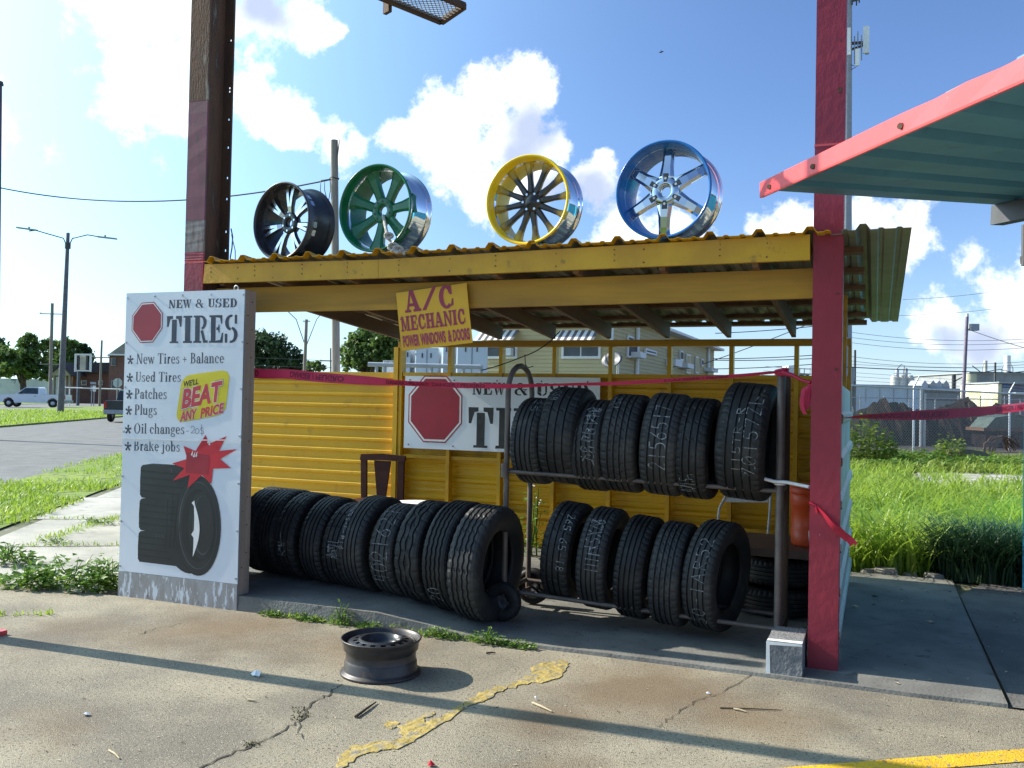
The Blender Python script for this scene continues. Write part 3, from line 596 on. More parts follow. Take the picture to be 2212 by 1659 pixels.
m = MB(); m.tube([(SX+1.05+.02*math.cos(t*PI/6), SY_+.05, SHH+.018+.02*math.sin(t*PI/6)) for t in range(12)], .005, 6, closed=True); m.build('hanging_eye', GALV, sg)
OCT = [(.05, 2.115), (.05, 2.235), (.147, 2.342), (.278, 2.352), (.372, 2.262), (.372, 2.142), (.277, 2.028), (.148, 2.020)]
def scaled(P, k):
    cx = sum(p[0] for p in P)/len(P); cy = sum(p[1] for p in P)/len(P); return [(cx+(x-cx)*k, cy+(y-cy)*k) for x, y in P]
m = MB(); SF_.poly(m, OCT[::-1], .002, 0); SF_.poly(m, scaled(OCT[::-1], .955), .0024, 1); SF_.poly(m, scaled(OCT[::-1], .90), .0028, 0)
m.build('octagon_print', [SREDD, SWHITE], pan)
for t, u0, v0, u1, h, sl_ in (('NEW', .430, 2.302, .668, .066, .008), ('&', .708, 2.312, .795, .066, 0), ('USED', .832, 2.316, 1.122, .068, .006)):
    m = MB(); write(SF_, m, SLAB_F, t, u0, v0, u1, h, slope=sl_, gap=.04); m.build('stencil_lettering', INK, pan)
m = MB(); write(SF_, m, SLAB_F, 'TIRES', .417, 2.026, 1.138, .214, slope=.024, gap=.02); m.build('stencil_lettering', INK, pan)
for t, u0, v0, u1, h, s in (('New Tires + Balance', .112, 1.852, 1.0, .082, .036), ('Used Tires', .107, 1.711, .578, .077, .016), ('Patches', .102, 1.574, .440, .082, .012),
                            ('Plugs', .106, 1.447, .342, .081, .01), ('Oil changes', .106, 1.298, .622, .079, .022), ('Brake jobs', .105, 1.162, .578, .08, .018)):
    m = MB(); ws_ = [m]; write(SF_, m, SERIF, t, u0, v0, u1, h, slope=s, gap=.03, words=ws_)
    cx, cy = .046, v0+h*.36
    for k in range(5):
        a = PI/2+k*2*PI/5; dx, dy = math.cos(a), math.sin(a)
        SF_.poly(m, [(cx-dy*.004, cy+dx*.004), (cx+dx*.032-dy*.0085, cy+dy*.036+dx*.0085), (cx+dx*.034+dy*.0085, cy+dy*.038-dx*.0085), (cx+dy*.004, cy-dx*.004)][::-1], .002)
    for q_ in ws_: q_.build('serif_lettering', INK, pan)
def strokes(face, mb, lines, w, base=.002, mat=0):
    for ln in lines:
        for (a, b), (c, d) in zip(ln, ln[1:]):
            l = math.hypot(c-a, d-b) or 1e-6; nx_, ny_ = -(d-b)/l*w, (c-a)/l*w; ex, ey = (c-a)/l*w*.6, (d-b)/l*w*.6
            face.poly(mb, [(a-ex+nx_, b-ey+ny_), (a-ex-nx_, b-ey-ny_), (c+ex-nx_, d+ey-ny_), (c+ex+nx_, d+ey+ny_)], base, mat)
def arcl(cx, cy, rx, ry, a0, a1, n=8): return [(cx+rx*math.cos(rad(a0+(a1-a0)*i/n)), cy+ry*math.sin(rad(a0+(a1-a0)*i/n))) for i in range(n+1)]
m = MB()
strokes(SF_, m, [[(.637, 1.343), (.662, 1.346)], arcl(.70, 1.366, .017, .02, 160, -30)+[(.684, 1.331), (.722, 1.333)], arcl(.744, 1.35, .019, .021, 60, 420), arcl(.79, 1.368, .014, .011, 30, 250)+arcl(.79, 1.343, .016, .013, 80, -140), [(.785, 1.402), (.79, 1.318)]], .0019)
m.build('handwritten_price', M('marker_ink', (.12, .13, .16), (.2, .21, .24), 30, .6), pan)
m = MB(); rr = []
Q = [(.588, 1.776), (1.058, 1.842), (1.012, 1.492), (.528, 1.398)]
def rounded(Q, k=.17, n=7):
    out = []
    for i in range(4):
        p = Vector((*Q[i], 0)); a = Vector((*Q[i-1], 0)); b = Vector((*Q[(i+1) % 4], 0)); A = p.lerp(a, k if True else 0); B = p.lerp(b, k)
        for j in range(n+1):
            t = j/n; q = A.lerp(p, t).lerp(p.lerp(B, t), t); out.append((q.x, q.y))
    return out
SF_.poly(m, rounded(Q, .22)[::-1], .002, 0)
bpr = m.build('yellow_badge', SYEL, pan)
m = MB()
bwrite(SF_, m, "WE'LL", .604, 1.686, .750, .046, .0034, 3, .030, .045, .12, ref=.02); bwrite(SF_, m, "WE'LL", .604, 1.686, .750, .046, .0038, 2, .030, .026, .12, ref=.02)
for t, u0, v0, u1, h, h1, s in (('BEAT', .588, 1.514, .985, .152, .158, .082), ('ANY', .574, 1.414, .742, .078, .08, .034), ('PRICE', .772, 1.448, 1.0, .078, .078, .058)):
    bwrite(SF_, m, t, u0, v0, u1, h, .0026, 2, s, .085, .16, ref=.04, hgt1=h1); bwrite(SF_, m, t, u0, v0, u1, h, .0030, 1, s, .068, .16, ref=.04, hgt1=h1); bwrite(SF_, m, t, u0, v0, u1, h, .0034, 0, s, .044, .16, ref=.04, hgt1=h1)
m.build('badge_lettering', [M('badge_red', (.62, .045, .06), (.56, .04, .055), 9, .45), SWHITE, INKB, SYEL], bpr)
# printed tyre picture
m = MB()
def lobe(u0, u1, v0, v1, r=.022):
    return [(u0+r, v0), (u1, v0-.004), (u1, v1+.008), (u1-.1, v1+.02), (u0+.12, v1+.014), (u0+r, v1-.004), (u0+.004, v1-r), (u0, (v0+v1)/2), (u0+.004, v0+r)]
for v0, v1 in ((.288, .533), (.538, .79), (.795, 1.056)):
    SF_.poly(m, lobe(.182, .71, v0, v1), .002, 0)
    for k in range(4):
        z = v0+(v1-v0)*(.2+.2*k); SF_.poly(m, [(.184, z), (.7, z-.006), (.7, z+.002), (.184, z+.008)], .0024, 1)
    for k in range(9): u = .36+k*.017; SF_.poly(m, [(u, v1-.055), (u+.007, v1-.055), (u+.004, v1-.012), (u-.002, v1-.012)], .0025, 2)
def ell(cx, cy, rx, ry, n=40, tilt=.0): return [(cx+rx*math.cos(2*PI*i/n)+tilt*ry*math.sin(2*PI*i/n), cy+ry*math.sin(2*PI*i/n)) for i in range(n)]
SF_.poly(m, ell(.688, .612, .258, .372), .0026, 0); SF_.poly(m, ell(.765, .618, .218, .388), .0028, 1); SF_.poly(m, ell(.768, .62, .212, .382), .0030, 0)
SF_.poly(m, ell(.765, .62, .185, .34), .0032, 2); SF_.poly(m, ell(.768, .62, .178, .332), .0034, 0); SF_.poly(m, ell(.766, .62, .158, .282), .0036, 1)
SF_.poly(m, ell(.80, .622, .125, .262), .0038, 0); SF_.poly(m, ell(.812, .625, .098, .23), .0040, 2); SF_.poly(m, ell(.815, .628, .092, .222), .0042, 0)
cres = [(.722, .372)]+[(.722+.062*math.sin(PI*i/14)+.0*i, .372+.438*i/14) for i in range(1, 14)]+[(.730, .81), (.705, .79), (.728, .765), (.733, .68), (.730, .58), (.706, .545), (.728, .52), (.726, .44)]
SF_.poly(m, cres[::-1], .0044, 3)
for k in range(5): u = .455+k*.038; SF_.poly(m, [(u+.1*k*.0, .42), (u+.006, .42), (u+.016+.012*k, .86), (u+.008+.012*k, .86)], .0029, 1)
m.build('tyre_print', [PRINTBLK, PRINTDK, PRINTGR, SWHITE], pan)
BUR = [(.613, 1.227), (.732, 1.195), (.827, 1.324), (.863, 1.259), (1.029, 1.325), (.955, 1.208), (1.127, 1.231), (.968, 1.146), (1.07, 1.083), (.901, 1.068), (.888, .95), (.798, 1.012), (.661, .90), (.681, 1.006), (.513, .947), (.625, 1.054), (.502, 1.083), (.654, 1.128)]
m = MB(); SF_.poly(m, BUR[::-1], .005, 0); SF_.poly(m, [(.64, 1.02), (.86, 1.02), (.865, 1.17), (.645, 1.18)], .0054, 1); m.build('burst_print', [SRED, SREDD], pan)
m = MB(); SF_.poly(m, [(-.004, 1.244), (.6, 1.268), (1.17, 1.3), (1.17, 1.307), (.6, 1.276), (-.004, 1.253)], .0058); 
for cx, cy in ((.72, 1.16), (.70, 1.172), (.742, 1.165), (.855, 1.275), (.868, 1.262)): SF_.poly(m, [(cx-.012, cy-.012), (cx+.004, cy-.016), (cx+.01, cy+.03), (cx, cy+.012)], .006)
m.build('panel_seam', SWHITE, pan)

# ------------------------------------------------------------------ the hanging poster
acP = [at((1210+a/6.9125)*.6777, (880+b/6.9125)*.6777, 1, .085) for a, b in ((345, 350), (1915, 150), (2030, 1445), (490, 1650))]
ac = thing('poster', 'crooked yellow poster advertising air-conditioning work, hung from the front beam', 'sign', tuple((acP[0]+acP[2])/2))
o0, eu, ev = acP[3], ((acP[2]-acP[3])+(acP[1]-acP[0]))/2, ((acP[0]-acP[3])+(acP[1]-acP[2]))/2
def afn(u, v, k): p = o0+eu*u+ev*v; return (p.x, p.y-k-.006*math.sin(v*3.), p.z)
AF = Face(afn)
m = MB(); n_ = 10
vs = [afn(i/3, j/n_, 0) for j in range(n_+1) for i in range(4)]+[(lambda p: (p[0], p[1]+.005, p[2]))(afn(i/3, j/n_, 0)) for j in range(n_+1) for i in range(4)]
o_ = 4*(n_+1); fs = [(j*4+i, j*4+i+1, j*4+5+i, j*4+4+i) for j in range(n_) for i in range(3)]; fs += [tuple(o_+q for q in f[::-1]) for f in fs]
ring_ = list(range(4))+[4*j+3 for j in range(1, n_+1)]+[4*n_+2, 4*n_+1, 4*n_]+[4*j for j in range(n_-1, 0, -1)]
fs += [(ring_[(i+1) % len(ring_)], ring_[i], o_+ring_[i], o_+ring_[(i+1) % len(ring_)]) for i in range(len(ring_))]
m.add(vs, fs, 0, False); acb = m.build('board', ACYEL, ac)
m = MB()
def fat(font, txt, u0, v0, u1, h, gap=.05):
    write(AF, m, font, txt, u0, v0, u1, h, .002, 0, gap=gap)
fat(COOP, 'A', .115, .635, .345, .375); fat(COOP, '/', .355, .645, .605, .36); fat(COOP, 'C', .60, .62, .815, .385)
fat(COOP, 'MECHANIC', .03, .325, .945, .255, .03)
for t, u0, u1 in (('POWER', .035, .27), ('WINDOWS', .285, .64), ('&', .675, .725), ('DOORS', .745, .975)):
    bwrite(AF, m, t, u0, .055, u1, .20, .0022, 1, 0, .065, 0, ref=.04); bwrite(AF, m, t, u0, .055, u1, .20, .0026, 0, 0, .042, 0, ref=.04)
m.build('lettering', [ACRED, ACOR], acb)

# ------------------------------------------------------------------ the sign on the rear wall
bs = thing('sign_board', 'wide white sign with a red octagon, nailed to the rear wall behind the rack', 'sign', (-3.43, 2.94, 1.09))
BX0, BX1, BZ0, BZ1 = -4.545, -2.315, 1.092, 1.885
m = MB(); m.box(BX0, 2.93, BZ0, BX1, 2.938, BZ1)
for u in (.06, .6, 1.1, 1.6, 2.1):
    for v in (.04, .75): m.cyl((BX0+u, 2.931, BZ0+v), (BX0+u, 2.924, BZ0+v), .008, 6, 1)
bpan = m.build('panel', [WHITE, RUSTD], bs)
def bfn(u, v, k): return (BX0+u, 2.93-k, BZ0+v)
BF = Face(bfn)
def octa(cx, cy, r): return [(cx+r*math.cos(rad(22.5+45*k)), cy+r*1.12*math.sin(rad(22.5+45*k))) for k in range(8)]
m = MB(); BF.poly(m, octa(.375, .435, .352), .002, 0); BF.poly(m, octa(.375, .435, .338), .0024, 1); BF.poly(m, octa(.375, .435, .318), .0028, 0); m.build('octagon_print', [SREDD, SWHITE], bpan)
for t, u0, u1 in (('NEW', .815, 1.20), ('&', 1.30, 1.46), ('USED', 1.54, 2.12)):
    m = MB(); write(BF, m, SLAB_F, t, u0, .60, u1, .13, gap=.04); m.build('stencil_lettering', INKB, bpan)
m = MB(); write(BF, m, SLAB_F, 'TIRES', .775, .035, 2.14, .43, gap=.02); m.build('stencil_lettering', INKB, bpan)

# ------------------------------------------------------------------ tyres (axis along local X, base at z = 0)
def rubber(name, c1, c2, c3, sc=3.):
    m = M(name, c1, c2, sc, .6, spec=.32, lo=.42, hi=.62, c3=c3, s3=9, lo3=.56, hi3=.74); t = m.node_tree; b = t.nodes['Principled BSDF']; src = b.inputs['Base Color'].links[0].from_socket
    oi = t.nodes.new('ShaderNodeObjectInfo'); rv = nd(t, 'ShaderNodeMapRange'); rv.inputs['To Min'].default_value = .55; rv.inputs['To Max'].default_value = 1.25; t.links.new(oi.outputs['Random'], rv.inputs['Value'])   # each tyre has its own age
    sc_ = nd(t, 'ShaderNodeVectorMath', operation='SCALE'); t.links.new(src, sc_.inputs[0]); t.links.new(rv.outputs[0], sc_.inputs['Scale'])
    co = t.nodes.new('ShaderNodeTexCoord'); dn = nd(t, 'ShaderNodeTexNoise', i_Scale=4.5, i_Detail=8., i_Roughness=.7); t.links.new(co.outputs['Object'], dn.inputs['Vector'])
    dm = nd(t, 'ShaderNodeMapRange'); dm.inputs['From Min'].default_value = .52; dm.inputs['From Max'].default_value = .78; dm.inputs['To Max'].default_value = .32; t.links.new(mth(t, 'MULTIPLY_ADD', oi.outputs['Random'], .12, dn.outputs['Fac']), dm.inputs['Value'])
    dx = nd(t, 'ShaderNodeMix', data_type='RGBA'); t.links.new(dm.outputs[0], dx.inputs['Factor']); t.links.new(sc_.outputs[0], dx.inputs[6]); dx.inputs[7].default_value = (.075, .066, .055, 1); t.links.new(dx.outputs[2], b.inputs['Base Color'])   # dried dust
    return m
RUB = rubber('tyre_rubber', (.011, .0115, .013), (.018, .018, .019), (.034, .033, .031))
RUBG = rubber('dusty_tyre_rubber', (.020, .021, .023), (.034, .034, .034), (.06, .057, .053))
CHALK = M('tyre_chalk', (.30, .31, .31), (.05, .052, .055), 45, .9, lo=.42, hi=.60)
TY = {}
def tyre_mesh(style, R, w, ri):
    key = (style, R, w, ri)
    if key in TY: return TY[key]
    seg = 144; hw = w/2; tw = w*.40; gd_ = .010
    ng = {'rib': 4, 'rib3': 3, 'zig': 4, 'truck': 4, 'block': 4, 'wave': 3}[style]
    gw = .006 if style in ('rib', 'rib3', 'block') else .008
    # outline from the inner bead, out over the tread and back; tread marked with groove cells
    prof = [(ri, -hw*.66, 0), (ri+.018, -hw*.80, 0), (ri+(R-ri)*.45, -hw*.99, 0), (ri+(R-ri)*.62, -hw, 0), (R-.035, -hw*.955, 0), (R-.016, -tw-.012, 3), (R-.007, -tw, 2)]
    cs = [-tw+2*tw*(i+1)/(ng+1) for i in range(ng)]
    last = -tw
    for c in cs:
        mid = (last+c)/2; prof += [(R, mid, 2 if c == cs[0] else 4), (R, c-gw, 5), (R-gd_, c-gw*.7, 6), (R-gd_, c+gw*.7, 6), (R, c+gw, 5)]; last = c
    prof += [(R, (last+tw)/2, 2), (R-.007, tw, 2), (R-.016, tw+.012, 3), (R-.035, hw*.955, 0), (ri+(R-ri)*.62, hw, 0), (ri+(R-ri)*.45, hw*.99, 0), (ri+.018, hw*.80, 0), (ri, hw*.66, 0),
             (ri+.004, hw*.55, 0), (ri+.03, hw*.72, 0), (ri+(R-ri)*.55, hw*.88, 0), (R-.035, tw*.95, 0), (R-.026, 0, 0), (R-.035, -tw*.95, 0), (ri+(R-ri)*.55, -hw*.88, 0), (ri+.03, -hw*.72, 0), (ri+.004, -hw*.55, 0)]
    P = [(r, a) for r, a, _ in prof]; T = [t for _, _, t in prof]
    def rf(k, i, r, a):
        t = T[i]
        if t in (5, 6):
            if style == 'zig': a += .0032*(abs((k % 4)-2)-1)
            elif style == 'truck': a += .0036*(abs((k % 4)-2)-1)*(1 if a > 0 else -1)
            elif style == 'wave': a += .0065*math.sin(2*PI*k/9)*(1 if a > 0 else -1)
        cut = False
        if t in (2, 3):
            if style == 'rib': cut = k % 3 == 0
            elif style == 'rib3': cut = k % 4 == 0
            elif style == 'block': cut = k % 4 == 0
            elif style == 'truck': cut = t == 3 and k % 4 < 2 or (t == 2 and k % 4 == 0)
            elif style == 'wave': cut = k % 6 == 0
            elif style == 'zig': cut = k % 2 == 0 and t == 3
        if t == 4: cut = (style == 'block' and k % 4 == (1 if a > 0 else 3)) or (style == 'truck' and k % 8 == 0) or (style == 'rib3' and k % 8 == 3) or (style == 'wave' and k % 6 == 3)
        if cut: r -= .0065
        return r, a
    m = MB(); m.rev(P, seg, lambda r, t, a: (a, r*math.cos(t), R+r*math.sin(t)), rfun=rf)
    n = len(P); me = bpy.data.meshes.new('tyre'); me.from_pydata(m.v, [], m.f)
    me.materials.append(RUB); me.materials.append(RUBG)
    tread = {i for i in range(n) if T[i] in (2, 4, 5)}
    mi = [1 if (j % n) in tread and ((j % n)+1) % n in tread else 0 for j in range(len(m.f))]
    me.polygons.foreach_set('material_index', mi)
    sm = [T[j % n] == 0 for j in range(len(m.f))]; me.polygons.foreach_set('use_smooth', sm); me.update()
    TY[key] = me; return me
DIG = {'0': [arcl(.3, .5, .28, .5, 90, 450, 12)], '1': [[(.3, 1), (.32, 0)]], '2': [arcl(.3, .72, .26, .28, 170, -20, 8)+[(.04, 0), (.62, .02)]], '3': [arcl(.28, .74, .24, .25, 150, -90, 7)+arcl(.28, .25, .28, .25, 90, -150, 7)],
       '4': [[(.1, 1), (.05, .4), (.6, .42)], [(.45, .9), (.43, 0)]], '5': [[(.58, 1), (.12, .98), (.08, .58)]+arcl(.28, .3, .28, .3, 110, -150, 8)], '6': [[(.5, 1), (.16, .55)]+arcl(.3, .28, .27, .28, 160, -220, 10)],
       '7': [[(.02, .95), (.58, 1), (.2, 0)]], '8': [arcl(.3, .74, .22, .25, -90, 270, 10)+arcl(.3, .24, .27, .25, 90, 450, 10)], '9': [arcl(.3, .7, .26, .29, 0, 360, 10)+[(.54, .6), (.42, 0)]],
       '-': [[(.1, .5), (.5, .52)]], '/': [[(.1, -.05), (.5, 1.05)]], 'R': [[(.06, 0), (.06, 1), (.5, .9), (.5, .58), (.1, .5), (.6, 0)]], 'A': [[(.0, 0), (.3, 1), (.6, 0)], [(.1, .4), (.5, .4)]],
       'T': [[(.0, 1), (.6, 1)], [(.3, 1), (.3, 0)]], 'X': [[(0, 0), (.6, 1)], [(0, 1), (.6, 0)]], 'S': [arcl(.3, .74, .24, .24, 40, 270, 7)+arcl(.3, .25, .26, .25, 90, -140, 7)], 'L': [[(.1, 1), (.1, 0), (.55, 0)]], 'Z': [[(.05, 1), (.58, 1), (.05, 0), (.6, 0)]], ' ': []}
def chalk(parent, R, txt, a0, da, v0, hgt, lw=.0026, flip=1, scrub=0):
    # writing that runs round the tread: along = angle, across = axial. a0: start angle on the face turned to -Y
    m = MB(); x = 0.; per = da/len(txt)
    lines = []
    for c in txt:
        for ln in DIG[c]: lines.append([(x+p[0]*1.15, p[1]) for p in ln])
        x += 1.
    for q in range(scrub): 
        xx = random.uniform(0, len(txt)); lines.append([(xx, random.random()), (xx+jit(.9), random.random()), (xx+jit(1.2), random.random())])
    def pt(a, b):
        ang = a0+flip*a*per; v = v0+(b if flip < 0 else 1-b)*hgt; rr = R+.002
        return Vector((v, -rr*math.cos(ang), R+rr*math.sin(ang)))
    kk = 0
    for ln in lines:
        P = [pt(*p) for p in ln]
        for p, q in zip(P, P[1:]):
            if (q-p).length < 1e-5: continue
            kk += 1; d = (q-p).normalized(); out = Vector((0, p.y, p.z-R)).normalized(); n = d.cross(out).normalized()*lw*random.uniform(.6, 1.2); o = out*(kk*.00003)
            m.poly([p-d*lw*.5+n+o, p-d*lw*.5-n+o, q+d*lw*.5-n+o, q+d*lw*.5+n+o])
    return m.build('chalk_marking', CHALK, parent, local=True)
def tyre(loc, style, R, w, ri, label, group, yaw=0., lean=0., roll=0., ch=None):
    o = bpy.data.objects.new('tyre', tyre_mesh(style, R, w, ri)); COL.objects.link(o)
    o.location = loc; o.rotation_euler = (0, rad(lean), rad(yaw)); tag(o, label, 'tyre', group)
    for c in (ch or []): chalk(o, R, *c[0], **(c[1] if len(c) > 1 else {}))
    return o
# upper row of the rack: pixel extents of each tread in the photograph -> diameter, place
GU, GL, GR_ = "tyres on the rack's upper rail", "tyres on the rack's lower rail", 'tyres standing in a row on the slab'
RY = .53
up = [((1100, 1165, 858, 1045), 'rib', 'upper rack tyre nearest the curved pipe handle, smallest of its row', [(('25', 1.2, .5, .01, .05), dict(flip=-1))]),
      ((1158, 1240, 835, 1045), 'rib3', 'upper rack tyre second from the curved handle, thin straight grooves', [(('2554', 1.25, .5, -.085, .05), dict(flip=-1))]),
      ((1230, 1300, 862, 1060), 'zig', 'upper rack tyre covered in scribbled chalk digits, third from the handle', [(('8119157', .95, 1.3, -.02, .10), dict(flip=-1, scrub=16))]),
      ((1292, 1372, 850, 1063), 'block', 'upper rack tyre with slanting block tread, middle of its row', [(('251', 1.15, .45, -.08, .05), dict(flip=-1))]),
      ((1374, 1460, 848, 1070), 'rib', 'upper rack tyre chalked in large digits 215 65 17', [(('2156517', -.45, 1.35, -.055, .11), dict(lw=.0036))]),
      ((1457, 1530, 858, 1078), 'rib3', 'upper rack tyre with no chalk on its face, beside the tallest one', [(('0715', -.95, .4, -.07, .1), dict(scrub=3))]),
      ((1545, 1655, 826, 1080), 'rib', 'tallest upper rack tyre, fine shoulder ribs and tall chalk marks', [(('115TR-R', -.5, 1.15, -.035, .05), {}), (('70157ZL', -.55, 1.45, .03, .09), dict(scrub=3))])]
for (a, b, t, bt), st, lab, ch in up:
    m_ = (t+bt)/2; yf = RY-.3; l = at(a, m_, 1, yf); r_ = at(b, m_, 1, yf); T_ = at((a+b)/2+12, t+1, 1, RY); B_ = at((a+b)/2+5, bt-1, 1, RY-.03)
    R = round((T_.z-B_.z)/2, 3); w = round(r_.x-l.x, 3)
    tyre(((l.x+r_.x)/2, RY, B_.z), st, R, w, R*.61, lab, GU, yaw=-2+jit(2), lean=2.5+jit(1.5), ch=ch)
lo_ = [((1158, 1222, 1080, 1290), 'rib3', 'lower rack tyre at its left end, chalked 265-65-18', [(('265-65-18', .95, 1.25, .03, .055), dict(flip=-1))], 2),
       ((1237, 1302, 1092, 1312), 'rib', 'lower rack tyre with a large chalked X, second from its left end', [(('27X51', .95, .7, -.05, .1), dict(flip=-1, scrub=7)), (('1111', .25, .4, -.03, .1), dict(flip=-1))], 2),
       ((1315, 1382, 1110, 1332), 'rib', 'lower rack tyre with an unmarked straight-ribbed tread, middle of five', [(('-', -.75, .1, .0, .08), {})], 2),
       ((1392, 1464, 1124, 1348), 'block', 'lower rack tyre with short slanting sipes, beside the last one', [], 3),
       ((1470, 1546, 1120, 1358), 'rib', 'rightmost lower rack tyre, showing its open side and long chalk marks', [(('50-1AR52', -.85, 1.75, -.03, .09), {})], 13)]
for (a, b, t, bt), st, lab, ch, yw in lo_:
    m_ = (t+bt)/2; yf = RY-.32; l = at(a, m_, 1, yf); r_ = at(b, m_, 1, yf); T_ = at((a+b)/2+12, t+1, 1, RY); B_ = at((a+b)/2, bt-1, 1, RY-.03)
    R = round((T_.z-B_.z)/2, 3); w = round(r_.x-l.x, 3)
    tyre(((l.x+r_.x)/2+R*math.sin(rad(yw))*.6, RY, B_.z), st, R, w, R*.60, lab, GL, yaw=-yw, lean=5+jit(1.2), ch=ch)
# the row on the slab
row = [(-4.52, .93, 'rib', 'tyre at the far left of the slab row, half hidden by the tall sign', 0), (-4.30, .40, 'rib', 'slab-row tyre beside the tall sign, second from the far left', 1),
       (-4.09, .40, 'rib3', 'slab-row tyre third from the far left, faint patch of light on its ribs', 2), (-3.88, .42, 'rib', 'slab-row tyre fourth from the far left, fine ribs', 3),
       (-3.66, .38, 'rib3', 'slab-row tyre fifth from the far left, small scrawl low on its tread', 4), (-3.44, .40, 'rib', 'slab-row tyre with a narrow slanting line of chalk, sixth from the left', 5),
       (-3.19, .42, 'rib3', 'slab-row tyre with large scrawled chalk digits', 6), (-2.95, .40, 'wave', 'slab-row tyre with meandering grooves, third from the right', 7),
       (-2.72, .40, 'zig', 'slab-row truck tyre with four zigzag grooves, second from the right', 8), (-2.49, .34, 'truck', 'big truck tyre at the right end of the slab row, its open side facing out', 9)]
tops = [(620, 1054), (628, 1056), (655, 1062), (705, 1071), (760, 1085), (815, 1071), (875, 1088), (935, 1081), (1000, 1082), (1050, 1090)]
EDGE = [500, 540, 580, 630, 677, 723, 786, 847, 909, 957]
for (x, yc, st, lab, k), (tx, ty_) in zip(row, tops):
    cy = .66-.05*k if k < 9 else .19; wd = .225 if k != 9 else .25
    T_ = at(tx, ty_, 1, cy); x = at(EDGE[k], 1200, 1, cy-.36).x+wd/2+.036; z0 = slabz(x); R = max(.33, min(.42, (T_.z-z0)/2))
    ch = {4: [(('7-4L', -.2, .5, -.04, .1), dict(scrub=5))], 5: [(('2265-R-R16', .95, 1.0, -.09, .035), dict(flip=-1, scrub=4))], 6: [(('4021629', -.6, 1.75, -.07, .14), dict(lw=.0028, scrub=2))], 8: [(('20', -.75, .35, -.06, .1), {})], 2: [(('R4', -.35, .4, -.05, .08), dict(scrub=4))]}.get(k)
    tyre((x, cy, z0), st, round(R, 3), wd, round(R*.57, 3), lab, GR_, yaw=-5+jit(1.5), lean=2+jit(1.5), ch=ch)
# spare tyres in the dark under the folding table
for k, (x, y, lab) in enumerate(((-.42, 1.55, 'dark tyre under the brown table, lowest of two'), (-.40, 1.57, 'dark tyre under the brown table, upper of two'))):
    o = tyre((x, y, .03), 'rib', .33, .2, .2, lab, 'tyres under the table'); o.rotation_euler = (0, PI/2, rad(20*k)); o.location = (x-.33, y, .13+.205*k)

# ------------------------------------------------------------------ the tyre rack
rk = thing('tyre_rack', 'rusty pipe rack with a curved handle and two tiers of tyres', 'rack', (-1.3, .55, 0))
XL_, XR, YF, YB = -2.25, -.305, .30, .80
m = MB(); hz = 1.70; arch = [(XL_, YF, .12), (XL_, YF, .6), (XL_, YF, 1.2), (XL_, YF, hz)]
for k in range(1, 10): a = PI-k*PI/10; arch.append((XL_, (YF+YB)/2+.25*math.cos(a), hz+.2*math.sin(a)))
arch += [(XL_, YB, hz), (XL_, YB, 1.2), (XL_, YB, .5), (XL_, YB, .10)]
m.tube(arch, .021, 10); m.build('arched_handle', PIPE, rk)
for nm, y in (('upright', YF), ('upright', YB-.1)):
    m = MB(); zt = 1.865 if y < .5 else 1.85; m.tube([(XR, y, .03), (XR, y, zt-.03), (XR, y, zt)], [.027, .027, .018], 10); m.build(nm, PIPE if y < .5 else RUSTD, rk)  # rear upright's shade put into a darker steel colour
for z0, z1, y in ((1.112, 1.072, YF), (1.112, 1.072, YB-.06), (.236, .165, YF), (.236, .165, YB-.06)):
    m = MB(); m.tube([(XL_+.0, y, z0), (XR, y, z1)], .0165, 8); m.build('rail', PIPE, rk)
for x, z in ((XL_, 1.112), (XL_, .236), (XR, 1.072), (XR, .165)):
    m = MB(); m.tube([(x, YF, z), (x, YB-.06, z)], .019, 8); m.build('cross_bar', PIPE, rk)
m = MB(); m.tube([(XL_-.005, YF-.03, 1.07), (XL_-.005, YF-.03, 1.17)], .028, 8); m.build('rail_socket', PIPE, rk)
for y in (YF-.075, YB+.06):
    m = MB(); R0 = .14
    m.rev([(.05, -.03), (.095, -.032), (R0-.02, -.035), (R0, -.022), (R0, .022), (R0-.02, .035), (.095, .032), (.05, .03)], 32, lambda r, t, a: (XL_+.02+r*math.cos(t), y+a, .03+R0+r*math.sin(t)))
    wh = m.build('wheel', RUB, rk)
    m = MB(); m.rev([(.012, -.033), (.06, -.02), (.09, -.026), (.094, -.026), (.094, .026), (.09, .026), (.06, .02), (.012, .033)], 24, lambda r, t, a: (XL_+.02+r*math.cos(t), y+a, .03+R0+r*math.sin(t)))
    for k in range(5): a = 2*PI*k/5; m.cyl((XL_+.02+.05*math.cos(a), y-.034, .17+.05*math.sin(a)), (XL_+.02+.05*math.cos(a), y-.02, .17+.05*math.sin(a)), .012, 8, 1)
    m.build('hub', [DGREY, INKB], wh)
m = MB(); m.tube([(XL_+.02, YF-.08, .17), (XL_+.02, YB+.06, .17)], .012, 8); m.build('axle', PIPE, rk)
m = MB(); P = [at(1650, 1034, 1, .26), at(1672, 1040, 1, .26), at(1700, 1042, 1, .24), at(1748, 1052, 1, .16)]
m.tube(P, .012, 6); tag(m.build('tie_strap', WPAINT), 'pale strap tying the rack upright to the red column', 'strap')
m = MB(); m.tube([(XR+.0315*math.cos(t), YF+.0315*math.sin(t), at(1680, 1045, 1, .3).z) for t in [2*PI*i/10 for i in range(10)]], .008, 6, closed=True); tag(m.build('cable_tie', WPAINT), 'white tie looped round the right front rack upright', 'cable tie')

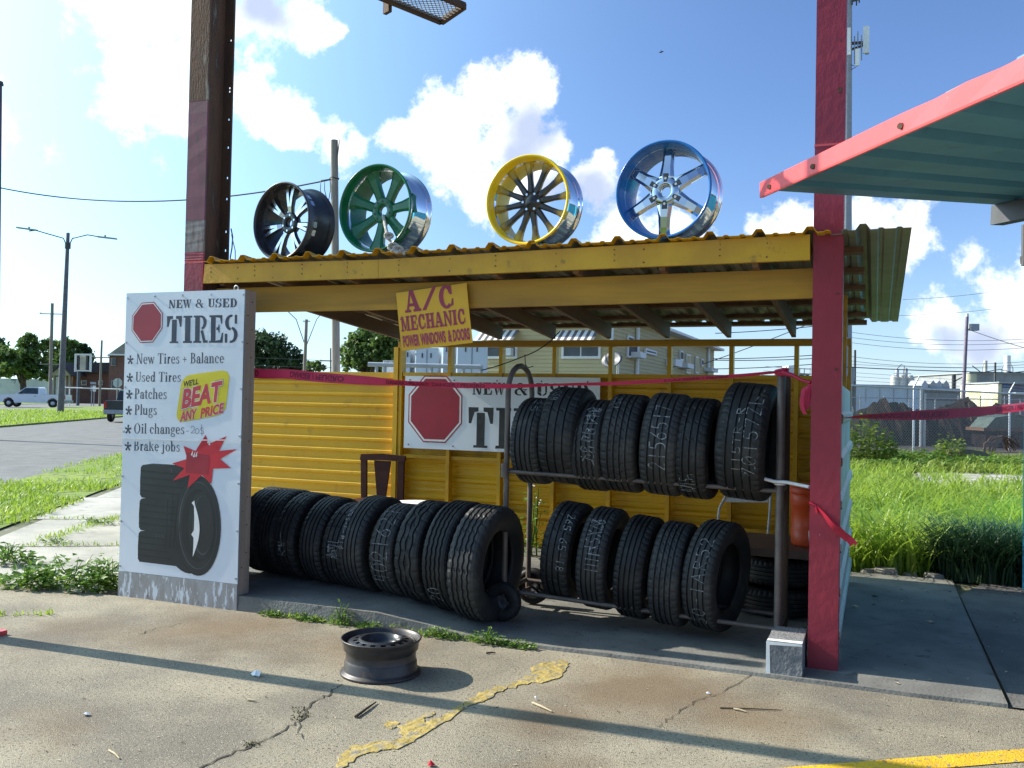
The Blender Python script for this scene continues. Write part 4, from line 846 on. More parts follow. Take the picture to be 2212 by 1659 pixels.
# ------------------------------------------------------------------ cinder block under the front right corner
m = MB(); bz = .215; x0_, x1_, y0_, y1_ = -.318, -.115, -.225, .185
vs = []
for z in (.006, .03, .12, bz-.006, bz):
    for x, y in ((x0_, y0_), (x0_+.1, y0_), (x1_, y0_), (x1_, y1_), (x0_, y1_)): vs.append((x+jit(.003), y+jit(.003), z))
m.add(vs, [(5*k+i, 5*k+(i+1) % 5, 5*k+5+(i+1) % 5, 5*k+5+i) for k in range(4) for i in range(5)]+[(20, 21, 22, 23, 24)], 0)
cb = m.build('concrete_block', BLOCK); tag(cb, 'grey concrete block with white edges at the foot of the red column', 'block')
m = MB()  # white strips along the front and top edges
m.poly([(x0_-.004, y0_-.004, .01), (x0_+.022, y0_-.0045, .01), (x0_+.016, y0_-.0045, bz-.02), (x0_-.004, y0_-.004, bz)]); m.poly([(x0_+.016, y0_-.005, bz-.022), (x1_, y0_-.0045, bz-.012), (x1_, y0_-.0045, bz+.001), (x0_-.004, y0_-.004, bz)])
m.poly([(x0_, y0_, bz+.0035), (x1_, y0_, bz+.0035), (x1_, y0_+.06, bz+.0035), (x0_, y0_+.05, bz+.0035)])
m.build('white_edge', WPAINT, cb, local=True)

# ------------------------------------------------------------------ wheel rims
def rim(nm, label, cpx, R, depth, dish, mats, spokes, hub, tilt=0., yface=-.03, tz=0.):
    c = at(cpx[0], cpx[1], 1, yface); zsurf = zr(yface+.1)+.036
    o = thing(nm, label, 'wheel rim', (c.x, yface, c.z), 0, 'wheel rims lined up on the roof edge'); o.rotation_euler = (rad(tilt), 0, rad(tz))
    lipm, inm, outm = mats
    fn = lambda r, t, a: (r*math.cos(t), a, r*math.sin(t))
    m = MB(); m.rev([(R-.022, .012), (R-.016, .002), (R-.006, -.003), (R, .002), (R, .010), (R-.008, .016), (R-.020, .020)], 96, fn); m.build('lip', lipm, o, True)
    m = MB(); m.rev([(R-.022, .0125), (R-.027, .03), (R-.034, dish-.02), (R-.045, dish+.02), (R-.045, depth-.02), (R-.04, depth)], 96, fn, closed=False); m.build('inner_barrel', inm, o, True)
    m = MB(); m.rev([(R-.020, .0205), (R-.024, .05), (R-.037, .075), (R-.037, .12), (R-.030, .135), (R-.030, depth-.05), (R-.024, depth-.025), (R-.008, depth-.018), (R, depth-.012), (R, depth-.004), (R-.01, depth+.002), (R-.038, depth+.001)], 96, fn, closed=False); m.build('outer_barrel', outm, o, True)
    Ri = R-.036
    for k, s in enumerate(spokes):
        m = MB(); s(m, Ri); m.build('spoke', s.mat, o, True)
    h = MB(); hub(h); h.build('hub', hub.mat, o, True)
    return o
def spoke_fn(mat, ang, stations, twist=0.):
    # stations: (radius, half width, front y, thickness); prism swept outwards with a crowned face
    def f(m, Ri):
        vs = []
        for r, hw_, y, th in stations:
            r = min(r, Ri); a = ang+twist*(r/Ri)
            d = (math.cos(a), math.sin(a)); n = (-d[1], d[0])
            for q, yy in ((-1, y+.012), (-.55, y), (.55, y), (1, y+.012), (.8, y+th), (-.8, y+th)):
                vs.append((d[0]*r+n[0]*hw_*q, yy, d[1]*r+n[1]*hw_*q))
        K = len(stations); fs = [(6*i+j, 6*i+(j+1) % 6, 6*i+6+(j+1) % 6, 6*i+6+j) for i in range(K-1) for j in range(6)]
        mi = mat if isinstance(mat, list) else None
        m.add(vs, fs+[(5, 4, 3, 2, 1, 0), tuple(6*K-6+j for j in range(6))], 0)
        if mi:
            for i in range(K-1):
                for j in range(6): m.m[i*6+j] = 0 if j == 1 else 1
    f.mat = mat; return f
def hub_fn(mat, r0, r1, y, th, lugs, lr, lm=1, bore_flare=0.):
    def f(m):
        fn = lambda r, t, a: (r*math.cos(t), a, r*math.sin(t))
        m.rev([(r0, y+.004), (r0+.006, y-.001), (r1-.01, y-.002), (r1, y+.006), (r1, y+th), (r0, y+th)], 40, fn)
        for k in range(lugs):
            a = 2*PI*k/lugs+.3; p = (lr*math.cos(a), lr*math.sin(a)); m.tube([(p[0], y-.0035, p[1]), (p[0], y+.004, p[1])], .0085, 10, lm)
    f.mat = mat; return f
# black, seven machined twin spokes
R = .308; sp = []
for k in range(7):
    for q in (-1, 1):
        a = PI/2-.03+k*2*PI/7+q*.105
        sp.append(spoke_fn([MACH, BLACKP], a-q*.085, [(.06, .019, .10, .03), (.13, .020, .085, .035), (.2, .022, .082, .04), (.3, .024, .085, .06)], twist=q*.10))
rim('wheel_rim', 'black wheel rim with machined twin spokes, leftmost on the roof edge', (606, 477), R, .29, .10, (GUNM, BLACKP, GUNM), sp, hub_fn([BLACKP, MACH, INKB], .034, .085, .085, .05, 6, .062), tz=-10)
# green, seven paddles, chrome outside
R = .332; sp = []
for k in range(7):
    sp.append(spoke_fn(GREENP, PI/2+.33+k*2*PI/7, [(.05, .04, .115, .05), (.11, .037, .105, .045), (.18, .040, .095, .045), (.25, .052, .085, .05), (.30, .075, .075, .06)]))
rim('wheel_rim', 'green painted wheel rim with broad spokes and a chrome outside', (808, 449), R, .29, .10, (GREENP, GREENP, CHROME), sp, hub_fn([GREENP, INKB], .04, .10, .105, .05, 10, .072), tz=-6)
# yellow, twelve blackened spokes
R = .318
FADE = bpy.data.materials.new('blackened_spoke_paint'); FADE.use_nodes = True; t = FADE.node_tree; b = t.nodes['Principled BSDF']; b.inputs['Roughness'].default_value = .3
co = t.nodes.new('ShaderNodeTexCoord'); ln = nd(t, 'ShaderNodeVectorMath', operation='LENGTH'); t.links.new(co.outputs['Object'], ln.inputs[0])
nz_ = nd(t, 'ShaderNodeTexNoise', i_Scale=14., i_Detail=4.); t.links.new(co.outputs['Object'], nz_.inputs['Vector'])
mr_ = nd(t, 'ShaderNodeMapRange'); mr_.inputs['From Min'].default_value = .21; mr_.inputs['From Max'].default_value = .31; t.links.new(mth(t, 'MULTIPLY_ADD', nz_.outputs['Fac'], .16, mth(t, 'ADD', ln.outputs['Value'], -.08)), mr_.inputs['Value'])
mx = nd(t, 'ShaderNodeMix', data_type='RGBA'); mx.inputs[6].default_value = (.03, .03, .032, 1); mx.inputs[7].default_value = (.62, .42, .015, 1); t.links.new(mr_.outputs[0], mx.inputs['Factor']); t.links.new(mx.outputs[2], b.inputs['Base Color'])   # sprayed black over yellow
sp = []
for k in range(12):
    sp.append(spoke_fn(FADE, PI/2+.12+k*2*PI/12, [(.03, .014, .085, .05), (.09, .023, .08, .045), (.16, .019, .085, .04), (.22, .021, .085, .045), (.285, .032, .08, .06)]))
def yh(m):
    fn = lambda r, t, a: (r*math.cos(t), a, r*math.sin(t))
    m.rev([(0, .06), (.03, .062), (.04, .07), (.07, .076), (.075, .1), (.0, .1)], 32, fn, closed=False)
    for k in range(6): a = 2*PI*k/6; m.tube([(.06*math.cos(a), .066, .06*math.sin(a)), (.06*math.cos(a), .08, .06*math.sin(a))], .009, 8, 1)
yh.mat = [BLACKP, MACH]
rim('wheel_rim', 'yellow wheel rim with twelve thin blackened spokes', (1137, 431), R, .28, .095, (YELP, YELP, CHROME), sp, yh, tz=-4)
# blue, six chrome spokes
R = .328; sp = []
for k in range(6):
    sp.append(spoke_fn(DCHROME, PI/2-.05+k*2*PI/6, [(.05, .055, .06, .05), (.10, .052, .055, .05), (.17, .041, .06, .05), (.24, .038, .07, .05), (.30, .040, .085, .06)]))
def bh(m):
    fn = lambda r, t, a: (r*math.cos(t), a, r*math.sin(t))
    m.rev([(.036, .06), (.042, .052), (.06, .051), (.088, .053), (.10, .062), (.10, .1), (.036, .1)], 40, fn)
    for k in range(6):
        a = PI/2-.05+(k+.5)*2*PI/6-.5; p = Vector((math.cos(a), 0, math.sin(a))); n = Vector((-p.z, 0, p.x))
        q0, q1 = p*.062, p*.118; m.poly([q0+n*.012+Vector((0, .0495, 0)), q1+n*.018+Vector((0, .0495, 0)), q1-n*.018+Vector((0, .0495, 0)), q0-n*.012+Vector((0, .0495, 0))], 1)
        m.tube([p*.085+Vector((0, .0492, 0)), p*.085+Vector((0, .0485, 0))], .009, 8, 2)
bh.mat = [DCHROME, DGREY, WPAINT]
br_ = rim('wheel_rim', 'blue wheel rim with six chrome spokes, rightmost on the roof edge', (1431, 409), R, .29, .085, (BLUEP, BLUEP, CHROME), sp, bh, tz=-6)
# rope tethering the green rim
m = MB(); c0 = at(828, 466, 1, .07); pts = [c0+Vector((0, .0, .0)), at(833, 490, 1, -.02), at(838, 512, 1, -.07), at(846, 530, 1, -.085), at(855, 541, 1, -.09), at(868, 544, 1, -.08), at(880, 540, 1, -.03), at(872, 548, 1, -.085)]
m.tube(pts, .013, 7); rp = m.build('rope', M('white_rope', (.62, .6, .54), (.42, .40, .36), 60, .9, bump=.8, bscale=120)); tag(rp, 'grubby white rope tied through the green wheel rim', 'rope')
m = MB(); 
for c, r in ((at(840, 512, 1, -.075), .022), (at(850, 536, 1, -.09), .032), (at(860, 541, 1, -.085), .028)):
    for k in range(3): m.tube([c+Vector((r*math.cos(t)*(1 if k else .6), .02*math.sin(t+k), r*.7*math.sin(t)+.006*k)) for t in [2*PI*i/12 for i in range(12)]], .010, 6, closed=True)
m.build('knot', rp.data.materials[0], rp)

# ------------------------------------------------------------------ steel wheel on the forecourt
sw = thing('steel_wheel', 'dark steel car wheel lying flat on the sunlit forecourt', 'wheel', (-2.44, -1.16, 0))
fn = lambda r, t, a: (-2.44+r*math.cos(t), -1.16+r*math.sin(t), a)
m = MB(); m.rev([(.238, .203), (.24, .209), (.236, .213), (.229, .210), (.221, .198), (.214, .182), (.208, .165), (.205, .02), (.226, .005), (.238, .003), (.24, .010), (.236, .017), (.220, .022), (.216, .03), (.214, .075), (.208, .085), (.206, .092), (.206, .122), (.210, .135), (.220, .145), (.223, .172), (.228, .190)], 80, fn); m.build('barrel', DKSTEEL, sw)
m = MB(); m.rev([(.207, .172), (.197, .187), (.18, .193), (.164, .194)], 72, fn, closed=False)
nh = 16                                                                    # ring of oval hand holes: cells left out of the mesh
prof = [(.164, .194), (.140, .198)]; seg = nh*4
for k in range(seg):
    if k % 4 in (1, 2): continue
    a, b_2 = 2*PI*k/seg, 2*PI*(k+1)/seg
    m.add([fn(r, t, z) for t in (a, b_2) for r, z in prof], [(0, 1, 3, 2)], 0, True)
m.rev([(.140, .198), (.13, .206), (.12, .207), (.112, .202), (.10, .175), (.092, .155), (.05, .150), (.032, .150), (.030, .13)], 72, fn, closed=False)
for k in range(5): a = 2*PI*k/5; m.tube([fn(.058, a, .1502), fn(.058, a, .1525)], .009, 10, 1)
m.build('disc', [M('black_wheel_disc', (.02, .02, .022), (.04, .038, .037), 8, .28), INKB], sw)

# ------------------------------------------------------------------ things at the back of the shed
tb = thing('folding_table', 'low brown folding table in the dark right rear corner', 'table', (-.3, 1.6, 0))
ZT = .545
m = MB(); m.box(-.78, 1.25, ZT-.03, .03, 2.1, ZT); m.box(-.78, 1.24, ZT-.06, .03, 1.2495, ZT+.001); m.build('table_top', M('table_brown', (.17, .10, .07), (.13, .075, .055), 4, .6), tb)
for x in (-.72, -.02):
    for y in (1.32, 2.02):
        m = MB(); m.cyl((x, y, .02), (x, y, ZT-.031), .016, 8); m.build('leg', GREY, tb)
co_ = thing('drink_cooler', 'scuffed orange drum cooler with a white handle, on the brown table', 'cooler', (-.17, 1.62, ZT))
CX, CY = -.165, 1.62
fn = lambda r, t, a: (CX+r*math.cos(t), CY+r*math.sin(t), a)
m = MB(); m.rev([(0, ZT+.002), (.165, ZT+.002), (.172, ZT+.02), (.178, ZT+.12), (.174, ZT+.125), (.176, ZT+.30), (.182, ZT+.305), (.185, ZT+.40), (.18, ZT+.405), (0, ZT+.405)], 48, fn, closed=False,
      rfun=lambda k, i, r, a: (r-.004*(k % 2) if i in (4, 5) else r, a)); m.build('body', ORANGE, co_)
m = MB(); m.rev([(0, ZT+.406), (.186, ZT+.406), (.19, ZT+.42), (.186, ZT+.455), (.15, ZT+.475), (0, ZT+.48)], 40, fn, closed=False); m.build('lid', ORANGE, co_)
m = MB(); hx, hy = CX+.02, CY-.185
m.tube([(hx-.035, hy+.01, ZT+.14), (hx-.04, hy-.02, ZT+.13), (hx-.035, hy-.025, ZT+.06), (hx+.01, hy-.03, ZT+.05), (hx+.06, hy-.02, ZT+.055), (hx+.065, hy-.012, ZT+.13), (hx+.05, hy+.01, ZT+.14)], .009, 8); m.tube([(hx-.04, hy-.02, ZT+.135), (hx+.065, hy-.015, ZT+.137)], .009, 8)
m.build('handle', WPAINT, co_)
fc = thing('folding_chair', 'white folding chair behind the rack at the right end', 'chair', (-.75, 2.45, 0))
m = MB()
vs = [(-.98, 2.40, .76), (-.60, 2.40, .78), (-.57, 2.46, 1.0), (-.88, 2.46, .99)]; m.add(vs+[(x, y+.012, z) for x, y, z in vs], [(0, 1, 2, 3), (7, 6, 5, 4), (0, 4, 5, 1), (1, 5, 6, 2), (2, 6, 7, 3), (3, 7, 4, 0)]); m.build('backrest', WPAINT, fc)
m = MB(); vs = [(-1.0, 1.98, .47), (-.6, 1.98, .47), (-.6, 2.36, .45), (-1.0, 2.36, .45)]; m.add(vs+[(x, y, z-.02) for x, y, z in vs], [(0, 1, 2, 3), (7, 6, 5, 4), (0, 4, 5, 1), (1, 5, 6, 2), (2, 6, 7, 3), (3, 7, 4, 0)]); m.build('seat', WPAINT, fc)
for x in (-1.02, -.58):
    m = MB(); m.tube([(x+(.12 if x < -.8 else .0), 2.47, .99), (x, 2.38, .7), (x, 2.2, .46), (x, 1.9, .03)], .012, 7); m.build('leg', WPAINT, fc)
    m = MB(); m.tube([(x, 2.05, .46), (x, 2.5, .03)], .012, 7); m.build('leg', WPAINT, fc)
bc = thing('dining_chair', 'dark brown dining chair with one broad back splat, against the yellow wall', 'chair', (-4.65, 2.55, .1))
cy = 2.66
m = MB()
def slabxy(m, pts, y0, y1):
    n = len(pts); m.add([(x, y0, z) for x, z in pts]+[(x, y1, z) for x, z in pts], [tuple(range(n)), tuple(range(2*n-1, n-1, -1))]+[((i+1) % n, i, n+i, n+(i+1) % n) for i in range(n)])
slabxy(m, [(-4.935, .955), (-4.66, .965), (-4.385, .96), (-4.38, 1.02), (-4.66, 1.035), (-4.925, 1.02)], cy, cy+.03); m.build('top_rail', BRONZE, bc)
for s, x0_, x1_ in ((-1, -4.925, -4.855), (1, -4.395, -4.47)):
    m = MB(); slabxy(m, [(x0_, .958), (x0_+s*-.0+.03*(s < 0), .1), (x1_+.02*(s < 0), .1), (x1_, .958)] if s < 0 else [(x1_, .958), (x1_, .1), (x0_, .1), (x0_, .958)], cy+.002, cy+.032); m.build('rear_leg', BRONZE, bc)
m = MB(); slabxy(m, [(-4.76, .958), (-4.715, .56), (-4.61, .56), (-4.555, .958)], cy+.006, cy+.022); m.build('splat', BRONZE, bc)
m = MB(); m.box(-4.9, 2.2, .50, -4.42, cy-.004, .55); m.build('seat', BRONZE, bc)
for x in (-4.88, -4.47):
    m = MB(); m.box(x, 2.22, .1, x+.045, 2.265, .499); m.build('front_leg', BRONZE, bc)
m = MB(); m.rev([(0, .615), (.28, .615), (.29, .63), (.28, .645), (0, .65)], 40, lambda r, t, a: (-3.75+r*math.cos(t), 1.75+r*math.sin(t), a), closed=False)
rt = thing('round_table', 'pale round table top just showing over the row of tyres', 'table', (-3.75, 1.75, .1)); m.build('table_top', WPAINT, rt)
m = MB(); m.cyl((-3.75, 1.75, .1), (-3.75, 1.75, .614), .03, 10); m.rev([(0, .1), (.2, .1), (.18, .125), (.04, .14), (0, .14)], 20, lambda r, t, a: (-3.75+r*math.cos(t), 1.75+r*math.sin(t), a), closed=False); m.build('pedestal', GREY, rt)
# loose wires strung over the rear wall
def cable(name, pts, r, label, seg=5, mat=None):
    o = MB().tube(pts, r, seg).build(name, mat or WIRE); tag(o, label, 'cable'); return o
def sag(p, q, s, n=14): p, q = Vector(p), Vector(q); return [p.lerp(q, i/n)-Vector((0, 0, s*4*(i/n)*(1-i/n))) for i in range(n+1)]
p0, p1, p2 = at(1040, 800, 1, 2.9), at(1130, 770, 1, 2.9), at(1190, 736, 1, 2.9)
cw = cable('dangling_wire', sag(p0, p1, .01)+sag(p1, p2, .02)[1:]+[p2+Vector((.1, .0, .1))], .006, 'thin dark wire hanging across the open strip under the roof')
MB().tube([p1+Vector((.02, 0, .02)), p1+Vector((.03, -.01, -.08)), p1+Vector((.06, -.01, -.12)), p1+Vector((.12, -.01, -.1))], .005, 5).build('wire_tail', WIRE, cw, local=True)

# ------------------------------------------------------------------ barrier tape
def ribbon(path, widths, twist, mat, name, label, texts=(), mt=None):
    # path points, half widths, twist angles from vertical; writing printed on the ribbon
    N_ = 60; P = []
    path = [Vector(p) for p in path]; K = len(path)-1
    def cr(a, b, c, d, t): return .5*((2*b)+(c-a)*t+(2*a-5*b+4*c-d)*t*t+(3*b-a-3*c+d)*t**3)
    def ev(arr, t):
        f = min(t*K, K-1e-6); i = int(f); f -= i; g_ = lambda j: arr[max(0, min(K, j))]
        return cr(g_(i-1), g_(i), g_(i+1), g_(i+2), f)
    def pt(t, v, k=0.):
        p = ev(path, t); d = (ev(path, min(1, t+.01))-ev(path, max(0, t-.01))).normalized(); up = Vector((0, 0, 1)); up = (up-d*d.dot(up)).normalized(); sd = d.cross(up)
        a = ev(twist, t); n = up*math.cos(a)+sd*math.sin(a); w = ev(widths, t); nn = d.cross(n)
        if nn.dot(CPOS-p) < 0: nn = -nn
        return p+n*(w*(v*2-1))+nn*k
    m = MB(); vs = []
    for i in range(N_+1):
        for v in (0, .5, 1): vs.append(pt(i/N_, v)+Vector((0, jit(.0008), jit(.0008))))
    m.add(vs, [(3*i+j, 3*i+j+1, 3*i+4+j, 3*i+3+j) for i in range(N_) for j in (0, 1)], 0, True)
    o = m.build(name, mat); tag(o, label, 'tape')
    for tx, a, b, flipv in texts:
        tm = MB(); vs_, fs_ = btext(tx, .03); xa, xb = min(v[0] for v in vs_), max(v[0] for v in vs_); ya, yb = min(v[1] for v in vs_), max(v[1] for v in vs_)
        tm.add([pt(a+(b-a)*(x-xa)/(xb-xa), (.2+.6*(y-ya)/(yb-ya)) if not flipv else .8-.6*(y-ya)/(yb-ya), .0025) for x, y, z in vs_], fs_)
        tm.build('printed_warning', mt, o, local=True)
    return o
TINK = M('tape_print', (.16, .01, .035), (.2, .012, .04), 20, .6)
px = [(470, 790, -.04), (548, 806, .0), (620, 808, .02), (690, 815, .04), (790, 822, .06), (880, 828, .08), (985, 832, .10), (1100, 834, .13), (1200, 831, .15), (1330, 828, .17), (1500, 818, .20), (1600, 811, .23), (1683, 803, .255)]
ribbon([at(x, y, 1, Y_) for x, y, Y_ in px], [.03, .038, .038, .038, .034, .024, .022, .018, .013, .014, .014, .013, .012], [.1, .05, .0, .0, .1, .7, .2, .5, .9, .5, .5, .6, .9], TAPE, 'barrier_tape',
       'pink barrier tape stretched across the shed front from the tall sign to the rack', [('DANGER / PELIGRO', -.06+.06, .095, True), ('DANGER / PELIGRO', .175, .295, True), ('DANGER / PELIGRO', .375, .455, False), ('DANGER / PELIGRO', .46, .545, False), ('DANGER / PELIGRO', .80, .89, False)], TINK)
tk = thing('tape_knot', 'bright pink knot of tape tied from the rack upright to the red column', 'tape', tuple(at(1690, 805, 1, .26)))
m = MB(); P = [at(1690, 804, 1, .265), at(1715, 812, 1, .24), at(1735, 822, 1, .2), at(1752, 827, 1, .14)]
m.tube(P, [.02, .012, .010, .012], 6); m.build('tie', TAPE, tk)
m = MB(); c = at(1690, 804, 1, .3)
for k in range(3): m.tube([(XR+(.036+.003*k)*math.cos(t), YF+(.036+.003*k)*math.sin(t), c.z+.012*(k-1)+.008*math.sin(t+k)) for t in [2*PI*i/12 for i in range(12)]], .008, 6, closed=True)
m.build('wrap', TAPE, tk)
m = MB(); a = at(1749, 830, 1, .1)
for k in range(4):
    vs = []
    for i in range(6): t = i/5; p = a+Vector((-.012*k+.02*math.sin(t*4+k)*t, -.01*k, -.16*t-.01*k)); vs += [p+Vector((-.012, .004*math.sin(5*t+k), 0)), p+Vector((.012, -.004, 0))]
    m.add(vs, [(2*i, 2*i+1, 2*i+3, 2*i+2) for i in range(5)], 0, True)
m.build('loose_end', TAPE, tk)
e0, e1 = Vector((.085, .05, 1.567)), at(2222, 877, 0, 1.66)
ribbon([e0, e0.lerp(e1, .08), e0.lerp(e1, .3)-Vector((0, 0, .015)), e0.lerp(e1, .5)-Vector((0, 0, .02)), e0.lerp(e1, .75)-Vector((0, 0, .015)), e1], [.006, .02, .036, .038, .038, .038], [1.2, .8, .2, .0, .0, .0], RTAPE, 'barrier_tape',
       'red barrier tape running from the red column to the building at the right edge', [('DANGER / PELIGRO', .22, .56, False), ('DANGER / PELIGRO', .80, 1., False)], TINK)
tt = thing('tape_tail', 'frayed red tape end hanging slantwise on the red column', 'tape', tuple(at(1765, 1092, 1, -.02)))
m = MB()
for k in range(4):
    a, b = at(1762, 1091, 1, -.008), at(1850-k*9, 1178-k*6, 1, -.03); vs = []; n_ = 12
    for i in range(n_+1):
        t = i/n_; p = a.lerp(b, t)+Vector((0, -.012*math.sin(PI*t)*(k*.5), .012*math.sin(t*9+k*2)*t)); w = (.004+.016*t)*(.6+.2*k); d = Vector((.45, 0, .75)).normalized()
        vs += [p+d*w+Vector((0, -.003*k, 0)), p-d*w+Vector((0, .004*math.sin(7*t), 0))]
    m.add(vs, [(2*i, 2*i+1, 2*i+3, 2*i+2) for i in range(n_)], 0, True)
m.build('strip', RTAPE, tt)
m = MB(); m.tube([(-.1, -.005, at(1762, 1091, 1, -.005).z+.012), at(1762, 1091, 1, -.012), (-.05, -.006, at(1785, 1108, 1, -.006).z)], .009, 6); m.build('knot', RTAPE, tt)

# ------------------------------------------------------------------ canopy and building at the right
fd = ray(965, 726).normalized(); rd = ray(4500, 590).normalized(); P0 = dp(1645, 408, 5.0)
nrm_ = fd.cross(rd).normalized(); nrm_ = nrm_ if nrm_.z > 0 else -nrm_
bd = thing('shop_building', 'blue walled shop at the right edge with a pink-trimmed sheet-metal awning', 'building', (4.5, 6.5, 0))
def pxof(P_): q = P_-CPOS; return 1106+CF*q.dot(CR)/q.dot(_f)
La, Lb = .5, 6.
for _ in range(40):
    Lm = (La+Lb)/2
    if pxof(P0+rd*Lm) < 2158: La = Lm
    else: Lb = Lm
m = MB(); rbs = ribs(0, 4.4, .40, .045, .16, .10, 0, .28)
def cfn(s, a, h): p = P0 - fd*s + rd*a + nrm_*(h+.0); return tuple(p)
sheet(m, rbs, .022, La+.35, cfn, 0, .006); m.build('awning_sheet', TEAL, bd)
m = MB(); fu = Vector((0, 0, 1)); K = 22; vs = []; out = -rd
for i in range(K+1):
    s = -.02+4.4*i/K; p = P0-fd*s; bmp = .012*math.exp(-((s-1.75)/.14)**2)+.02*math.exp(-((s-2.25)/.22)**2)*(1 if i % 2 else .4)
    vs += [p+fu*-.040+out*.004, p+fu*.038+out*(.004-bmp*.5)-fu*bmp*.4, p+fu*.040+rd*.06-fu*bmp, p+fu*.035+rd*.06-fu*bmp, p+fu*.033+rd*.008, p+fu*-.040+rd*.004, p+fu*-.046+rd*.02, p+fu*-.048+out*.002]
n_ = 8; m.add(vs, [(n_*i+j, n_*i+(j+1) % n_, n_*i+n_+(j+1) % n_, n_*i+n_+j) for i in range(K) for j in range(n_)]+[tuple(range(n_))[::-1], tuple(range(n_*K, n_*K+n_))], 0, False)
for s in (.14, .72, 1.55, 2.35, 3.2):
    p = P0-fd*s+out*.002-fu*.012; m.tube([p, p+out*.012], .013, 8, 1)
m.build('awning_trim', [PINK, RUSTD], bd)
b0 = P0+rd*La-fu*.075; m = MB(); m.beam(b0+fd*.02, b0-fd*4.2, .09, .13); m.build('awning_beam', DGREY, bd)
b1 = b0+rd*.28-fd*.02; m = MB(); m.cyl(b1-fu*.06, b1-fu*.34, .022, 8); m.beam(b1-fu*.30-rd*.02, b1-fu*.30+rd*.14, .04, .05); m.build('awning_bracket', DGREY, bd)
wl_ = gd(2208, 1274)
bx, by = wl_.x, wl_.y
vd = Vector((bx-CPOS.x, by-CPOS.y, 0)).normalized(); far_ = Vector((bx, by, 0))+vd*5+Vector((.35, 0, 0))
fp = [(bx, by), (bx+7, by-.6), (bx+7.4, by+5), (far_.x, far_.y)]
m = MB(); m.add([(x, y, z) for z in (-.02, 3.6) for x, y in fp], [(0, 1, 5, 4), (1, 2, 6, 5), (2, 3, 7, 6), (3, 0, 4, 7), (4, 5, 6, 7)]); m.build('wall', BLUEW, bd)
m = MB(); m.add([(x+.02, y-.02, z) for z in (3.601, 3.7) for x, y in fp], [(0, 1, 5, 4), (1, 2, 6, 5), (2, 3, 7, 6), (3, 0, 4, 7), (4, 5, 6, 7), (3, 2, 1, 0)]); m.build('roof', TIN, bd)

# ------------------------------------------------------------------ expanded-metal tray overhead
mp_ = thing('wire_mesh_tray', 'expanded-metal tray overhead at the top edge of the photo', 'mesh tray', (-2.2, -1.0, 4))
c0, c1, c2 = gd(953.5, 47, 4.0), gd(846, 3, 4.0), gd(1003, 13, 4.0)
eA, eB = c1-c0, c2-c0; eA *= 2.4
for a, b in ((c0, c0+eA), (c0+eB, c0+eB+eA), (c0, c0+eB), (c0+eA, c0+eA+eB)):
    m = MB(); m.beam(a, b, .03, .035); m.build('frame_bar', RUSTD, mp_)
m = MB(); nA, nB = int(eA.length/.034), int(eB.length/.018)
for i in range(-nB, nA+1):
    for sgn in (1, -1):
        pts = []
        for j in range(nB+1):
            a = (i+j*.5*1)/nA if sgn > 0 else (i+nB*.5-j*.5)/nA
            if 0 <= a <= 1: pts.append(c0+eA*a+eB*(j/nB))
        if len(pts) > 1: m.tube([pts[0], pts[-1]], .0032, 3, caps=False)
m.build('mesh', GREY, mp_)
m = MB(); b0 = gd(837, 14, 4.0); m.beam(b0+Vector((0, 0, -.04)), b0+Vector((-.02, .01, 1.6)), .025, .06); m.build('hanger', RUSTD, mp_)

# ------------------------------------------------------------------ vegetation
def grass(name, label, cat, pts, hmin, hmax, w, bend, mat, kind='stuff', seg=3, vary=0.):
    m = MB(); V = m.v; F = m.f
    for x, y, z in pts:
        h = random.uniform(hmin, hmax); h *= (1 if not vary else max(.35, min(1.25, .85+vary*mnoise.noise((x*.8+7, y*.8, 2.))+.5*vary*mnoise.noise((x*2.3, y*2.3, 9.))))); a = random.uniform(0, 2*PI); b = random.uniform(.15, 1)*bend*h; dx, dy = math.cos(a), math.sin(a); t2 = a+PI/2+jit(.6); sx, sy = math.cos(t2), math.sin(t2); o = len(V)
        for i in range(seg):
            t = i/seg; ww = w*(1-t*.75)*random.uniform(.8, 1.1); px_, py_, pz = x+dx*b*t*t, y+dy*b*t*t, z+h*(t-.28*t*t*bend)
            V.append((px_-sx*ww, py_-sy*ww, pz)); V.append((px_+sx*ww, py_+sy*ww, pz))
        V.append((x+dx*b, y+dy*b, z+h*(1-.28*bend-.1*bend*random.random())))
        for i in range(seg-1): F.append([o+2*i, o+2*i+1, o+2*i+3, o+2*i+2])
        F.append([o+2*seg-2, o+2*seg-1, o+2*seg])
    m.m = [0]*len(F); m.s = [False]*len(F)
    ob = m.build(name, mat); tag(ob, label, cat, None, kind); return ob
P = []
while len(P) < 10500:
    y = 3.75+9.6*random.random()**1.3; x = random.uniform(-1.2, 1.7+.42*(y-3.7))
    if mnoise.noise((x*.9, y*.9, 0))+.55*mnoise.noise((x*2.6, y*2.6, 5)) > -.22 and not (abs(x-1.25) < .5 and y < 4.25): P.append((x+jit(.06), y, -.01))
grass('tall_grass', 'tall bright green grass growing beyond the slab at the right', 'grass', P, .3, .92, .0155, 1.25, GRASS, seg=4, vary=.9)
P = []
while len(P) < 4200:
    y = random.uniform(11, 23); x = random.uniform(-1.5, 6)
    if (x < 1.1+.25*mnoise.noise((y, 0, 0)) or mnoise.noise((x*.9, y*.6, 6.)) > .22) and y < 22.5: P.append((x, y, -.01))
grass('track_grass', 'patchy grass growing over the pale track before the fence', 'grass', P, .12, .5, .02, 1.1, GRASS, seg=3, vary=.9)
P = []
while len(P) < 5000:
    y = random.uniform(3.7, 13); x = random.uniform(-1.2, 1.7+.42*(y-3.7)); P.append((x, y, -.01))
grass('grass_undergrowth', 'low mid green undergrowth among the tall grass at the right', 'grass', P, .08, .26, .012, .9, LEAF_Y)
P = []
